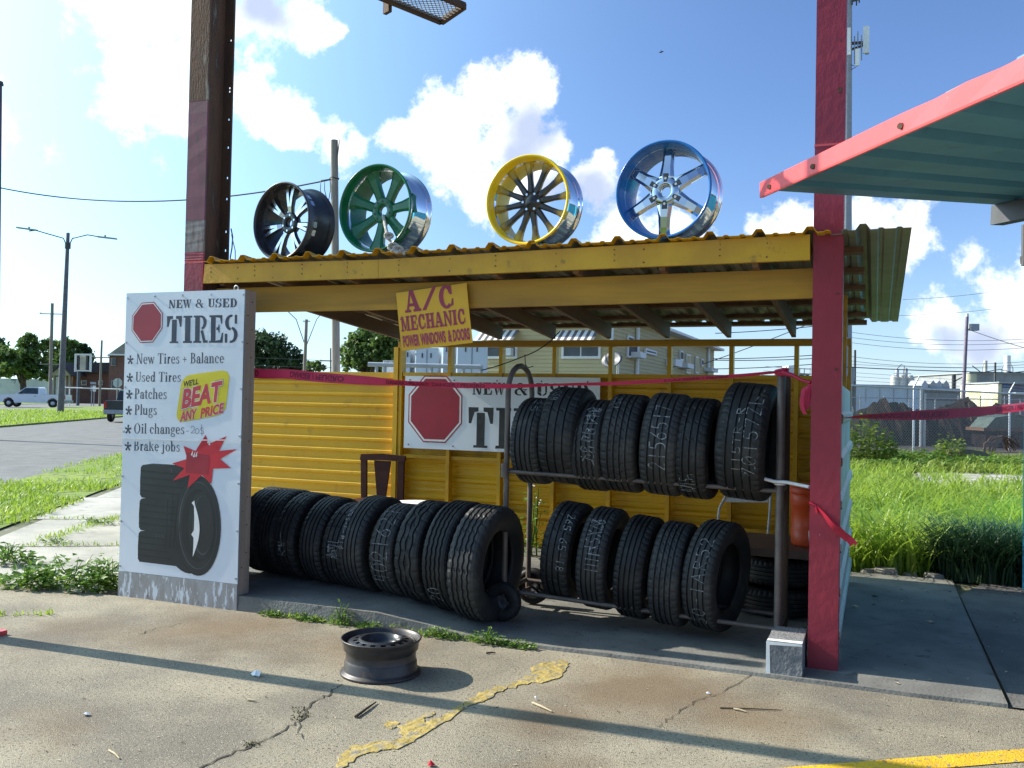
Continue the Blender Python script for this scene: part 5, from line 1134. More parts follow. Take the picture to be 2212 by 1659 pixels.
while len(P) < 1900:
    r = random.random()**.6; a = random.uniform(0, 2*PI); P.append((1.30+r*math.cos(a)*.52, 3.95+r*math.sin(a)*.28, 0))
grass('grass_clump', 'dark arching grass clump at the right edge of the slab', 'grass clump', P, .35, .95, .010, 1.1, GRASS_D, kind=None, seg=4)
P = [tuple(nu(random.uniform(6.75, 8.95), random.uniform(-5, 12) if random.random() < .75 else random.uniform(12, 34))) for _ in range(15000)]
P = [p for p in P if not (mnoise.noise((p[0]*.5, p[1]*.5, 3)) < -.3)]
grass('verge_grass', 'short bright green verge grass between the pavement and the road', 'grass', P, .05, .15, .011, .8, GRASS)
P = [tuple(nu(17.95+random.random()**1.5*12.5, random.uniform(-8, 75), .09)) for _ in range(13000)]
grass('median_grass', 'sunlit grass of the wide median beyond the road', 'grass', P, .10, .26, .03, .8, GRASS, seg=2)
P = []
for _ in range(1800):
    t = random.random(); a = nu(5.0+jit(.04), random.uniform(2.9, 14)) if t < .35 else (nu(random.uniform(5, 6.7), random.choice([2.015, 3.415, 5.215, 7.415])+jit(.03)) if t < .7 else Vector((random.uniform(-8.2, -5.3), 0, 0))+Vector((0, .0, 0)))
    if t >= .7: a = gd(random.uniform(0, 255), 0+1262+jit(14)) if random.random() < .4 else gd(*[(lambda q: (90+165*q, 1168-52*q))(random.random())][0])+Vector((jit(.12), jit(.12), 0))
    P.append((a.x, a.y, 0))
grass('joint_grass', 'straggling grass in the joints of the pavement at the left', 'grass', P, .02, .09, .006, 1.0, GRASS, seg=2)
def leafy(name, label, cat, c, rx, ry, h, n, ls, mat, stems=8, group=None, flat=.0, kind=None):
    m = MB(); stem = MB(); c = Vector(c)
    for k in range(stems):
        a = random.uniform(0, 2*PI); tip = c+Vector((rx*.8*math.cos(a)*random.random(), ry*.8*math.sin(a)*random.random(), h*random.uniform(.5, .95)))
        stem.tube([c+Vector((jit(rx*.4), jit(ry*.4), 0)), c.lerp(tip, .5)+Vector((jit(.02), jit(.02), 0)), tip], [.005*(1+h), .004*(1+h), .002], 4)
    for k in range(n):
        a = random.uniform(0, 2*PI); r = random.random()**.5; hh = h*(1-r*r*.55)*random.uniform(.12, 1.0)
        hh *= .75+.5*mnoise.noise((c.x+3*math.cos(a)*r, c.y+3*math.sin(a)*r, 1.7))
        p = c+Vector((rx*r*math.cos(a), ry*r*math.sin(a), hh)); d = Vector((math.cos(a)+jit(.8), math.sin(a)+jit(.8), random.uniform(-.35, .5))).normalized(); s_ = d.cross(Vector((jit(.5), jit(.5), 1))).normalized(); u_ = s_.cross(d); L_ = ls*random.uniform(.55, 1.2); W_ = L_*.32
        m.add([p, p+d*L_*.45+s_*W_+u_*W_*.35, p+d*L_, p+d*L_*.45-s_*W_+u_*W_*.35, p+d*L_*.5], [(0, 1, 4), (1, 2, 4), (2, 3, 4), (3, 0, 4)])
    ob = thing(name, label, cat, tuple(c), 0, group); m.build('leaves', mat, ob); stem.build('stems', WEED if mat != LEAF_Y else LEAF_Y, ob); return ob
GW = 'weeds along the forecourt'
for px_, py_, rx, ry, h, n, lab in ((150, 1268, .46, .18, .33, 560, 'broad bushy weed at the left foot of the tall sign'), (62, 1268, .26, .13, .2, 240, 'low spreading weed left of the bushy one, by the photo edge'), (232, 1272, .16, .12, .34, 200, 'upright weed touching the left edge of the tall sign'),
                                    (22, 1216, .26, .15, .22, 220, 'round weed clump on the pavement at the left photo edge'), (215, 1130, .3, .12, .07, 140, 'flat grassy weed in the pavement joint beside the tall sign'), (120, 1172, .22, .1, .05, 90, 'small flat weed in the pavement joint, furthest from the sign')):
    p = gd(px_, py_); leafy('weed', lab, 'weed', (p.x, p.y, 0), rx, ry, h, n, .072 if h > .1 else .04, WEED, group=GW)
for px_, py_, rx, ry, h, n, lab in ((600, 1328, .11, .04, .05, 90, 'sparse weed tuft by the kerb nearest the tall sign'), (672, 1338, .14, .04, .06, 120, 'low weed tuft halfway along the kerb'), (760, 1342, .10, .05, .17, 90, 'upright young weed growing against the kerb above the steel wheel'), (812, 1352, .1, .04, .07, 80, 'straggly weed at the kerb behind the steel wheel'),
                                    (968, 1370, .13, .045, .09, 140, 'greyish weed against the kerb beside the rack wheel'), (1058, 1386, .13, .05, .13, 130, 'broadleaf weed in front of the rack wheel'), (1120, 1394, .14, .04, .06, 110, 'low weed trailing right from the rack wheel')):
    p = gd(px_, py_); leafy('weed', lab, 'weed', (p.x, min(p.y, -.29), 0), rx, ry, h, n, .035, WEED, group=GW)
P = []
for _ in range(420): p = gd(random.uniform(560, 1160), 1334); P.append((p.x+jit(.02), -.275+jit(.025)-.0*p.x, 0))
grass('kerb_grass', 'thin grass blades along the foot of the slab edge', 'grass', P, .02, .09, .004, 1.0, GRASS, seg=2)
for px_, py_, rx, ry, h, n, lab in ((1150, 1150, .10, .1, .62, 140, 'spindly weed with white flowers behind the rack handle'),):
    p = at(1150, 1190, 1, 2.6); ob = leafy('weed', lab, 'weed', (p.x, 2.6, .03), .12, .1, .95, 150, .06, WEED, group=GW)
    m = MB()
    for k in range(9): q = Vector((p.x+jit(.12), 2.55+jit(.08), .55+random.random()*.4)); m.rev([(0, .008), (.012, 0), (0, -.008)], 6, lambda r, t, a: (q.x+r*math.cos(t), q.y+r*math.sin(t), q.z+a), closed=False)
    m.build('flowers', SWHITE, ob)
P = []
for x, y in ((645, 1533), (655, 1545), (640, 1552), (540, 1610), (550, 1606)):
    for _ in range(26): p = gd(x+jit(14), y+jit(6)); P.append((p.x, p.y, 0))
grass('crack_moss', 'dry moss tufts in the forecourt crack', 'moss', P, .006, .022, .004, 1., M('dry_moss', (.13, .11, .05), (.08, .09, .03), 20, .95), seg=2)
# hedge-like weeds before the fence
GV = 'bushes along the chain-link fence'
for px_, py_, d, rx, h, n, mt, lab in ((1862, 985, 27, .95, 1.75, 1400, LEAF_Y, 'dense bush against the chain-link fence beside the white siding'), (1925, 990, 27.5, .6, .6, 450, WEED, 'mid green bush left of the galvanised fence post'), (1995, 992, 28, .8, .5, 500, WEED, 'low bush just right of the galvanised fence post'),
                                       (2052, 992, 28.5, .45, 1.1, 450, LEAF_Y, 'tall pale green bush midway along the fence'), (2105, 1000, 27, 1.1, .42, 450, WEED, 'low spreading bush in front of the broken slab'), (2180, 1003, 27, .9, .34, 350, WEED, 'low bush at the right end of the fence'), (1960, 1000, 25.5, 1.3, .35, 500, WEED, 'ground-hugging growth at the foot of the fence post')):
    p = dp(px_, py_, d); leafy('bush', lab, 'bush', (p.x, p.y, -.02), rx, .55, h, n, .16, mt, group=GV)
P = []
for _ in range(5200):
    p = dp(random.uniform(1780, 2300), 900, random.uniform(23.5, 33)); P.append((p.x, p.y, -.02))
P = [p for p in P if mnoise.noise((p[0]*.7, p[1]*.5, 4)) > -.25]
grass('fence_weeds', 'rank low weeds growing in a band along the chain-link fence', 'weeds', P, .14, .5, .035, 1.1, LEAF_Y, seg=2, vary=.8)
def tree(name, label, base, trunk_h, tr, lobes, n, ls, mat, group=None, limbs=6):
    t = thing(name, label, 'tree', tuple(base), 0, group); b = Vector(base); m = MB()
    m.tube([b, b+Vector((tr*.3, 0, trunk_h*.5)), b+Vector((0, tr*.2, trunk_h))], [tr*1.25, tr, tr*.75], 8)
    tops = [b+Vector(l[0]) for l in lobes]
    for k in range(limbs):
        q = tops[k % len(tops)]+Vector((jit(lobes[k % len(lobes)][1][0]*.5), jit(.5), jit(.4))); s_ = b+Vector((0, 0, trunk_h*random.uniform(.7, 1)))
        m.tube([s_, s_.lerp(q, .5)+Vector((jit(.4), jit(.4), .3)), q], [tr*.5, tr*.3, tr*.1], 5)
    m.build('trunk', BARK, t); m = MB(); V, F = m.v, m.f; tot = sum(l[1][0]*l[1][2] for l in lobes)
    for (cx, cy_, cz), (rx, ry, rz) in lobes:
        nn = int(n*rx*rz/tot); clumps = []
        for _ in range(max(10, nn//26)):
            while True:
                v = Vector((jit(1), jit(1), jit(1)))
                if .35 < v.length < 1: break
            clumps.append(Vector((cx+v.x*rx, cy_+v.y*ry, cz+v.z*rz)))
        for i in range(nn):
            c = random.choice(clumps); g_ = min(rx, rz)*.24; p = b+c+Vector((random.gauss(0, g_), random.gauss(0, g_), random.gauss(0, g_*.8)))
            d = Vector((jit(1), jit(1), jit(1))).normalized(); s_ = d.cross(Vector((jit(1), jit(1), jit(1)))).normalized(); l = ls*random.uniform(.6, 1.3); o = len(V)
            V += [tuple(p-d*l*.5), tuple(p+s_*l*.32), tuple(p+d*l*.5), tuple(p-s_*l*.32)]; F.append([o, o+1, o+2, o+3])
    m.m = [0]*len(F); m.s = [False]*len(F); m.build('crown', mat, t); return t
def gz(x, y, d):
    p = dp(x, y, d); p.z = 0; return p
GT = 'trees across the street'
def pxl(d, *l):  # lobes written in pixels of the photograph: centre and half sizes, turned into metres at this distance, depth like the width
    def f(base):
        out = []
        for x, y, rx, ry in l:
            c = dp(x, y, d)-Vector(base); out.append(((c.x, c.y, c.z), (rx/CF*d, rx/CF*d, ry/CF*d)))
        return out
    return f
b0 = gz(48, 865, 140); tree('street_tree', 'loose bright green tree behind the white pickup', b0, 3.2, .5, pxl(140, (60, 740, 22, 16), (25, 765, 30, 18), (75, 775, 30, 20), (35, 795, 42, 22), (85, 800, 30, 18), (100, 745, 16, 12))(b0), 4200, .75, LEAF, GT, 9)
b0 = gz(-18, 865, 150); tree('street_tree', 'dark tree cut off by the left photo edge', b0, 3, .5, pxl(150, (-12, 755, 20, 25), (-5, 790, 25, 20))(b0), 1500, .8, LEAF_D, GT)
b0 = gz(142, 865, 170); tree('street_tree', 'tall green tree behind the street lamp', b0, 4, .5, pxl(170, (128, 755, 16, 16), (148, 748, 16, 18), (140, 775, 26, 20), (118, 778, 20, 16))(b0), 2600, .8, LEAF, GT)
b0 = gz(182, 865, 172); tree('street_tree', 'dark tree with a lumpy top behind the empty sign frame', b0, 4, .5, pxl(172, (172, 750, 9, 12), (186, 757, 10, 12), (180, 775, 18, 16))(b0), 2000, .75, LEAF_D, GT)
b0 = gz(580, 866, 85); tree('street_tree', 'big dark rounded tree seen between the tall sign and the wooden pole', b0, 3, .4, pxl(85, (560, 740, 32, 24), (590, 758, 38, 30), (620, 775, 32, 26), (575, 790, 45, 22), (640, 800, 26, 16), (535, 745, 25, 30))(b0), 5200, .42, LEAF_D, GT)
b0 = gz(682, 868, 120); tree('street_tree', 'small thin tree low on the skyline right of the dark tree', b0, 2, .25, pxl(120, (672, 793, 22, 9), (692, 790, 16, 10), (660, 800, 20, 7))(b0), 900, .5, LEAF, GT)
b0 = gz(800, 868, 48); tree('street_tree', 'large feathery green tree just right of the wooden pole', b0, 2.6, .3, pxl(48, (795, 735, 42, 26), (830, 730, 50, 30), (770, 755, 32, 26), (805, 775, 50, 24), (760, 790, 24, 14), (850, 770, 45, 35))(b0), 6500, .26, LEAF, GT, 10)
def leafy_line(): pass
# ------------------------------------------------------------------ posts, poles and cables
def pole(name, label, px0, py0, d, r, mat, base_px=None, group=None, cat='utility pole', r2=None):
    T_ = dp(px0, py0, d); B_ = gz(base_px or px0, 870, d); t = thing(name, label, cat, (B_.x, B_.y, 0), 0, group)
    m = MB(); m.tube([(B_.x, B_.y, 0), ((B_.x+T_.x)/2, (B_.y+T_.y)/2, T_.z/2), tuple(T_)], [r, (r+(r2 or r*.8))/2, r2 or r*.8], 12); m.build('shaft', mat, t); return t, T_, B_
side = Vector((CR.x, CR.y, 0)).normalized()
lamp, T_, B_ = pole('street_lamp', 'tall double-armed street lamp on the median', 147, 505, 70, .26, M('lamp_post_paint', (.10, .09, .12), (.14, .13, .15), 3, .5), 131, cat='street lamp', r2=.13)
for s in (-1, 1):
    z = T_.z-.9; p = Vector((T_.x, T_.y, z)); k = 1 if s < 0 else .95
    m = MB(); m.tube([p+side*s*.1, p+side*s*.35+Vector((0, 0, .55)), p+side*s*1.5+Vector((0, 0, .85)), p+side*s*2.5*k+Vector((0, 0, 1.12 if s < 0 else .72)), p+side*s*3.0*k+Vector((0, 0, 1.05 if s < 0 else .7))], .045, 7); a_ = m.build('lamp_arm', DGREY, lamp)
    e = p+side*s*2.4*k+Vector((0, 0, 1.12 if s < 0 else .72)); f_ = p+side*s*3.95*k+Vector((0, 0, 1.3 if s < 0 else .58)); m = MB(); m.beam(e, f_, .32, .10); m.beam(e.lerp(f_, .4)+Vector((0, 0, .05)), e.lerp(f_, .4)+Vector((0, 0, .2)), .1, .1, up=(1, 0, 0)); m.build('lamp_head', GREY, lamp)
m = MB(); m.tube([T_, T_+Vector((0, 0, .1))], [.17, .04], 10); m.cyl((T_.x, T_.y, T_.z-1.15), (T_.x, T_.y, T_.z-.7), .22, 10); m.build('pole_cap', DGREY, lamp)
GP = 'utility poles in the distance'
def crossarm(t, T_, dz, w, r=.06, ins=3, parts=True, mat=POLEW):
    p = Vector((T_.x, T_.y, T_.z-dz)); m = MB(); m.beam(p-side*w, p+side*w, .12, .12)
    m.build('crossarm', mat, t)
    for k in range(ins):
        q = p+side*(w*(-.9+1.8*k/(max(1, ins-1))))+Vector((0, 0, .06)); i_ = MB(); i_.tube([q, q+Vector((0, 0, .12)), q+Vector((0, 0, .2))], [.03, .06, .03], 6); i_.build('insulator', GREY, t)
t, T1, B1 = pole('utility_pole', 'wooden utility pole with two crossarms beside the street lamp', 113, 655, 110, .22, POLEW, 108, GP); crossarm(t, T1, 1.3, 1.5); crossarm(t, T1, 7.4, 1.3)
t, T2, B2 = pole('utility_pole', 'thin bare pole in front of the brick house', 220, 735, 105, .14, POLEW, 215, GP); crossarm(t, T2, 2.0, .9, ins=2)
t, T3, B3 = pole('utility_pole', 'thin pole carrying a Y of two cables, seen under the roof edge', 662, 690, 62, .13, POLEW, 655, GP)
m = MB(); m.beam(T3-side*.25-Vector((0, 0, .12)), T3+side*.25-Vector((0, 0, .12)), .06, .06); m.build('crossarm', POLEW, t)
t, T4, B4 = pole('utility_pole', 'thick weathered wooden pole with a cut top, standing between black and green rims', 722, 303, 25, .118, POLEW, 730, GP, r2=.10)
m = MB(); q = dp(722, 386, 25); m.tube([(q.x+.13*math.cos(a), q.y+.13*math.sin(a), q.z+.02*math.sin(3*a)) for a in [2*PI*i/14 for i in range(14)]], .012, 5, closed=True); m.build('cable_clamp', WIRE, t)
m = MB(); m.tube([T4+Vector((.1, 0, -.6)), T4+Vector((.16, 0, -.1)), T4+Vector((.17, 0, .02))], [.02, .015, .008], 5); m.build('splinter', POLEW, t)
for px_, dx_ in ((690, 0), (699, 0), (712, 0)):
    a = at(px_, 386-(722-px_)*-.12, 1, q.y); b = dp(px_+3, 440, 25); cable('hanging_wire', [q+Vector((-.1, 0, 0)), q.lerp(dp(px_, 390, 25), .9), dp(px_+2, 410, 25), dp(px_+6, 425, 25) if px_ < 700 else dp(px_-2, 432, 25)], .012, {690: 'leftmost loose wire end hanging beside the thick wooden pole', 699: 'middle loose wire end hanging beside the thick wooden pole', 712: 'loose wire end hanging closest to the thick wooden pole'}[px_])
t, T5, B5 = pole('utility_pole', 'dark pole at the left photo edge carrying the long cable', -4, 180, 30, .16, M('dark_pole', (.10, .07, .11), (.07, .05, .07), 4, .6), -12, GP, r2=.12)
m = MB(); m.tube([T5-Vector((0, 0, .05)), T5+Vector((0, 0, .06))], [.17, .15], 10); m.build('pole_cap', DGREY, t)
q5 = dp(-8, 404, 30); cable('long_cable', sag(q5, q, .55, 24), .022, 'long sagging cable from the left photo edge to the thick wooden pole')
cable('y_cable', [T3-Vector((0, 0, 1.9)), dp(640, 690, 62), dp(617, 668, 62), dp(560, 610, 62)], .03, 'left cable of the Y at the thin pole'); cable('y_cable', [T3-Vector((0, 0, 1.9)), dp(684, 690, 62), dp(720, 645, 62)], .03, 'right cable of the Y at the thin pole')
for y0, y1, d, lab in ((773, 780, 75, 'upper faint cable crossing the dark rounded tree'), (803-12, 795, 75, 'lower faint cable crossing the dark rounded tree')):
    cable('far_cable', sag(dp(480, y0-4, d), dp(760, y1, d), .05), .02, lab)
t, T6, B6 = pole('utility_pole', 'tiny far pole with a crossarm just left of the thick wooden pole', 714, 752, 140, .14, POLEW, 715, GP); crossarm(t, T6, 2.0, 1.6, ins=2)
t, T7, B7 = pole('utility_pole', 'grey pole with a floodlight behind the chain-link fence', 2089, 684, 75, .16, M('purple_grey_pole', (.24, .19, .24), (.17, .14, .18), 3, .8), 2078, GP, r2=.13)
m = MB(); m.cyl(T7, T7+Vector((0, 0, .25)), .13, 10); m.build('white_cap', WPAINT, t)
c = dp(2098, 707, 75); m = MB(); m.beam(c-side*.15, c+side*.55, .5, .55); m.beam(T7-Vector((0, 0, 1.2)), c, .08, .08); m.build('floodlight', GREY, t)
t, T8, B8 = pole('utility_pole', 'dark pole crowded with transformers beside the white siding', 1847, 756, 90, .14, DGREY, 1846, GP)
for k, (x, y, w, h) in enumerate(((1836, 812, .45, .9), (1838, 838, .4, .8), (1839, 862, .35, .7))):
    c = dp(x, y, 90); m = MB(); m.tube([c-Vector((0, 0, h)), c+Vector((0, 0, h))], w, 10); m.build('transformer', DGREY if k else GREY, t)
t, T9, B9 = pole('utility_pole', 'thin dark pole in front of the big grey plant block', 2150, 783, 120, .16, DGREY, 2148, GP)
for y0, y1, lab in ((716, 724, 'topmost of the cables over the chain-link fence'), (728, 730, 'second cable down over the chain-link fence'), (739, 742, 'third cable down, sagging over the chain-link fence'), (769, 772, 'fourth cable down, thin, over the factory'), (779, 777, 'fifth cable down, thin, over the factory')):
    cable('overhead_cable', sag(dp(1790, y0-6, 85), dp(2340, y1-4, 85), .9, 20), .018, lab, 4)
cable('overhead_cable', sag(dp(1780, 783, 60), dp(2330, 790, 60), .25, 16), .012, 'thin cable just above the barbed wire'); cable('overhead_cable', sag(dp(1780, 790, 55), dp(2330, 806, 55), .12, 16), .03, 'thick black cable just above the barbed wire')
cable('overhead_cable', sag(dp(1950, 655-8, 70), dp(2260, 610, 70), .25, 12), .014, 'upper faint cable at the right below the awning'); cable('overhead_cable', sag(dp(1900, 682, 70), dp(2260, 650, 70), .3, 12), .014, 'lower faint cable at the right below the awning')
cable('service_drop', sag(dp(2096, 713, 75), dp(2215, 752, 70), .05, 8), .03, 'service cable falling right from the floodlight pole')
for a, b, lab in (((1540, 797), (1800, 783), 'lowest cable seen through the open strip right of the yellow house'), ((1540, 775), (1800, 764), 'cable seen through the open strip, second from the lowest'), ((1540, 778), (1800, 772), 'pale cable seen through the open strip'), ((1520, 786), (1770, 690), 'steep cable rising right behind the roof edge'), ((1545, 720), (1800, 700), 'faint cable just under the rear roof edge')):
    cable('overhead_cable', sag(dp(*a, 58), dp(*b, 58), .08, 10), .025, lab, 4)
# cell tower behind the red column
ct = thing('cell_tower', 'grey cell tower with white antenna panels, rising behind the red column', 'tower', tuple(gz(1829, 870, 60)))
m = MB(); A_, B_ = dp(1831.5, -40, 60), gz(1827, 870, 60); m.tube([B_, dp(1829, 400, 60), A_], [.42, .32, .27], 14); m.build('mast', GREY, ct)
m = MB(); m.tube([dp(1821, -40, 59.6), dp(1821, 500, 59.6)], .05, 6); m.build('conduit', WPAINT, ct)
for x, y0, y1, w, dd, lab in ((1831, 61, 119, .19, 59.3, 0), (1871, 57, 115, .19, 59.6, 0), (1873, 57, 117, .12, 60.4, 1), (1852, 106, 142, .13, 58.6, 0)):
    m = MB(); m.beam(dp(x, y1, dd), dp(x, y0, dd), w*2, .16, up=(0, 1, 0)); m.build('antenna_panel', WPAINT if not lab else GREY, ct)
for x, y0, y1 in ((1846, 78, 138), (1853, 68, 140), (1861, 76, 130)):
    m = MB(); m.tube([dp(x, y1, 59.8), dp(x, y0, 59.8)], .04, 6); m.build('antenna_rod', GREY, ct)
m = MB(); m.beam(dp(1835, 94, 60), dp(1868, 92, 60), .3, .12); m.beam(dp(1835, 108, 60), dp(1866, 98, 60), .2, .12); m.tube([dp(1836, 152, 59.8), dp(1850, 144, 59.5), dp(1838, 140, 59.8)], .03, 5); m.build('antenna_mount', DGREY, ct)
m = MB(); m.beam(dp(1836, 0, 60), dp(1858, -6, 60), .4, .25)
for x, y in ((1841, 10), (1850, 12), (1856, 6)): m.tube([dp(x, -3, 59.7), dp(x, y, 59.7)], .05, 5)
m.build('upper_platform', DGREY, ct)

# ------------------------------------------------------------------ houses across the street
BRICK = bpy.data.materials.new('red_brick'); BRICK.use_nodes = True; t = BRICK.node_tree; b = t.nodes['Principled BSDF']; b.inputs['Roughness'].default_value = .9
co = t.nodes.new('ShaderNodeTexCoord'); mp = t.nodes.new('ShaderNodeMapping'); mp.inputs['Rotation'].default_value = (PI/2, 0, 0); t.links.new(co.outputs['Object'], mp.inputs['Vector'])
bk = nd(t, 'ShaderNodeTexBrick', i_Scale=1.6); bk.inputs['Color1'].default_value = (.19, .075, .05, 1); bk.inputs['Color2'].default_value = (.13, .055, .042, 1); bk.inputs['Mortar'].default_value = (.24, .18, .15, 1); t.links.new(mp.outputs[0], bk.inputs['Vector']); t.links.new(bk.outputs['Color'], b.inputs['Base Color'])
SHING = M('dark_shingles', (.035, .034, .04), (.055, .05, .052), 3, .9); SHINGL = M('pale_shingles', (.30, .27, .23), (.24, .21, .18), 3, .9); BEIGE = M('beige_stucco', (.42, .38, .28), (.36, .32, .24), 2, .85); CREAM = M('cream_siding', (.52, .43, .23), (.46, .38, .19), .5, .7, stretch=(.2, .2, 1.), c3=(.40, .32, .17), s3=.8, lo3=.6, hi3=.75)
fw = Vector((-CR.y, CR.x, 0)).normalized()                                # horizontal, away from the street corner
def hbox(m, x0, x1, yt, yb, d, deep, mat=0):
    # upright block whose face was measured in the photograph: left, right, top, bottom
    a, b = dp(x0, yt, d), dp(x1, yt, d); z1 = (a.z+b.z)/2; zb = dp((x0+x1)/2, yb, d).z if yb else 0
    p = [(a.x, a.y), (b.x, b.y), (b.x+fw.x*deep, b.y+fw.y*deep), (a.x+fw.x*deep, a.y+fw.y*deep)]
    m.add([(x, y, z) for z in (zb, z1) for x, y in p], [(0, 1, 5, 4), (1, 2, 6, 5), (2, 3, 7, 6), (3, 0, 4, 7), (4, 5, 6, 7), (3, 2, 1, 0)], mat)
def prism(m, pts, d, deep, mat=0):
    A = [dp(x, y, d) for x, y in pts]; n = len(A); B = [p+fw*deep for p in A]
    m.add(A+B, [tuple(range(n)), tuple(range(2*n-1, n-1, -1))]+[((i+1) % n, i, n+i, n+(i+1) % n) for i in range(n)], mat)
h1 = thing('brick_house', 'low brick house with a long dark roof and a beige gabled porch', 'house', tuple(gz(190, 866, 140)))
m = MB(); hbox(m, 158, 250, 804, None, 140, 9); m.build('wall', BRICK, h1)
m = MB(); prism(m, [(150, 805), (258, 806), (250, 783), (160, 783)], 139.3, 10); m.build('roof', SHING, h1)
m = MB(); prism(m, [(103, 811), (154, 811), (131, 785)], 136, 6); m.build('porch_gable', BEIGE, h1)
m = MB(); prism(m, [(98, 812), (103, 812), (131, 788), (154, 812), (159, 812), (131, 781.5)], 135.6, 7); m.build('porch_roof', SHING, h1)
m = MB(); hbox(m, 117, 143, 812, None, 140, 5); m.build('porch_wall', WPAINT, h1)
for x in (116, 150):
    m = MB(); hbox(m, x-1.6, x+1.6, 811.5, None, 136.5, .5); m.build('porch_post', BEIGE, h1)
for x0_, x1_ in ((175, 187), (212, 222)):
    m = MB(); hbox(m, x0_, x1_, 822, 832, 139.8, .15); f_ = m.build('window', WPAINT, h1); m = MB(); hbox(m, x0_+1.5, x1_-1.5, 823.3, 830.6, 139.7, .1); m.build('pane', GLASS, f_)
h2 = thing('brick_house', 'two-storey brick house with a pale roof, beside the tall sign', 'house', tuple(gz(320, 866, 135)))
m = MB(); hbox(m, 236, 470, 768, None, 135, 12); m.build('wall', BRICK, h2)
m = MB(); prism(m, [(230, 768), (476, 768), (420, 716), (330, 716), (274, 737)], 134.4, 13); m.build('roof', SHINGL, h2)
m = MB(); hbox(m, 233, 473, 766.5, 769.5, 134.2, .4); m.build('gutter', WPAINT, h2)
for x0_, yt in ((240, 773), (240, 822), (300, 773), (360, 773), (300, 822), (360, 822)):
    m = MB(); hbox(m, x0_, x0_+10, yt, yt+17, 134.85, .1); f_ = m.build('window', GREY, h2); m = MB(); hbox(m, x0_+1.3, x0_+8.7, yt+1.3, yt+15.6, 134.75, .08); m.build('pane', GLASS, f_)
gw = thing('white_shed', 'low white wall with faint grey drawings behind the pickup', 'wall', tuple(gz(60, 866, 160)))
m = MB(); hbox(m, -40, 112, 818, None, 160, 3); m.build('wall', M('graffiti_wall', (.68, .68, .68), (.5, .51, .53), .25, .8, c3=(.22, .24, .27), s3=.35, lo3=.57, hi3=.62), gw)
sf = thing('empty_sign', 'empty pale sign frame on a post in front of the brick house', 'sign', tuple(gz(172, 868, 112)))
for x0_, x1_, y0_, y1_ in ((161, 164, 764, 803), (193.5, 196.5, 764, 803), (164, 193.5, 764, 767.5), (164, 193.5, 799.5, 802)):
    m = MB(); hbox(m, x0_, x1_, y0_, y1_, 112, .3); m.build('frame_bar', WPAINT, sf)
for x in (170, 187):
    m = MB(); hbox(m, x-1, x+1, 767.5, 799.5, 112.1, .2); m.build('inner_bar', DGREY, sf)
m = MB(); hbox(m, 173, 185, 768, 799, 112.5, .1); m.build('panel', M('faded_panel', (.55, .54, .46), (.48, .48, .4), 3, .7), sf)
for x in (167.5, 170.5):
    m = MB(); hbox(m, x-1.2, x+1.2, 802.1, None, 112, .25); m.build('post', DGREY if x > 169 else GREY, sf)
ss = thing('stop_sign', 'back of an octagonal road sign beside the tall sign', 'road sign', tuple(gz(254, 868, 80)))
c = dp(254, 827, 80); m = MB(); r_ = 10.5/CF*80; m.add([tuple(c+side*r_*math.cos(rad(22.5+45*k))+Vector((0, 0, r_*math.sin(rad(22.5+45*k))))+fw*q) for q in (0, .02) for k in range(8)], [tuple(range(8)), tuple(range(15, 7, -1))]+[((i+1) % 8, i, 8+i, 8+(i+1) % 8) for i in range(8)]); m.build('plate', GALV, ss)
m = MB(); m.cyl((c.x-fw.x*.05, c.y-fw.y*.05, 0), (c.x-fw.x*.05, c.y-fw.y*.05, c.z+.4), .04, 8); m.build('post', GREY, ss)
eb = thing('meter_box', 'pale electrical boxes on posts in front of the brick house', 'meter box', tuple(gz(200, 868, 110)))
m = MB(); hbox(m, 195.5, 199.5, 833, 845, 110, .3); m.build('box', GREY, eb); m = MB(); hbox(m, 201, 205, 833, 846, 110, .3); m.build('box', WPAINT, eb); m = MB(); hbox(m, 195, 206, 825, 830, 110.2, .2); m.build('dial_panel', GREY, eb)
m = MB(); hbox(m, 197, 198.2, 845.1, None, 110.1, .1); m.build('post', GREY, eb); m = MB(); hbox(m, 202.3, 203.5, 846.1, None, 110.1, .1); m.build('post', GREY, eb)
pr_ = thing('pipe_barrier', 'low white pipe barrier in front of the brick houses', 'barrier', tuple(gz(190, 868, 108)))
m = MB(); m.tube([dp(138, 837, 108), dp(262, 841, 108)], .07, 6); m.build('rail', WPAINT, pr_)
for x in (150, 215, 258): m = MB(); a = gz(x, 860, 108); m.cyl(a, Vector((a.x, a.y, dp(x, 839, 108).z)), .06, 6); m.build('post', WPAINT, pr_)
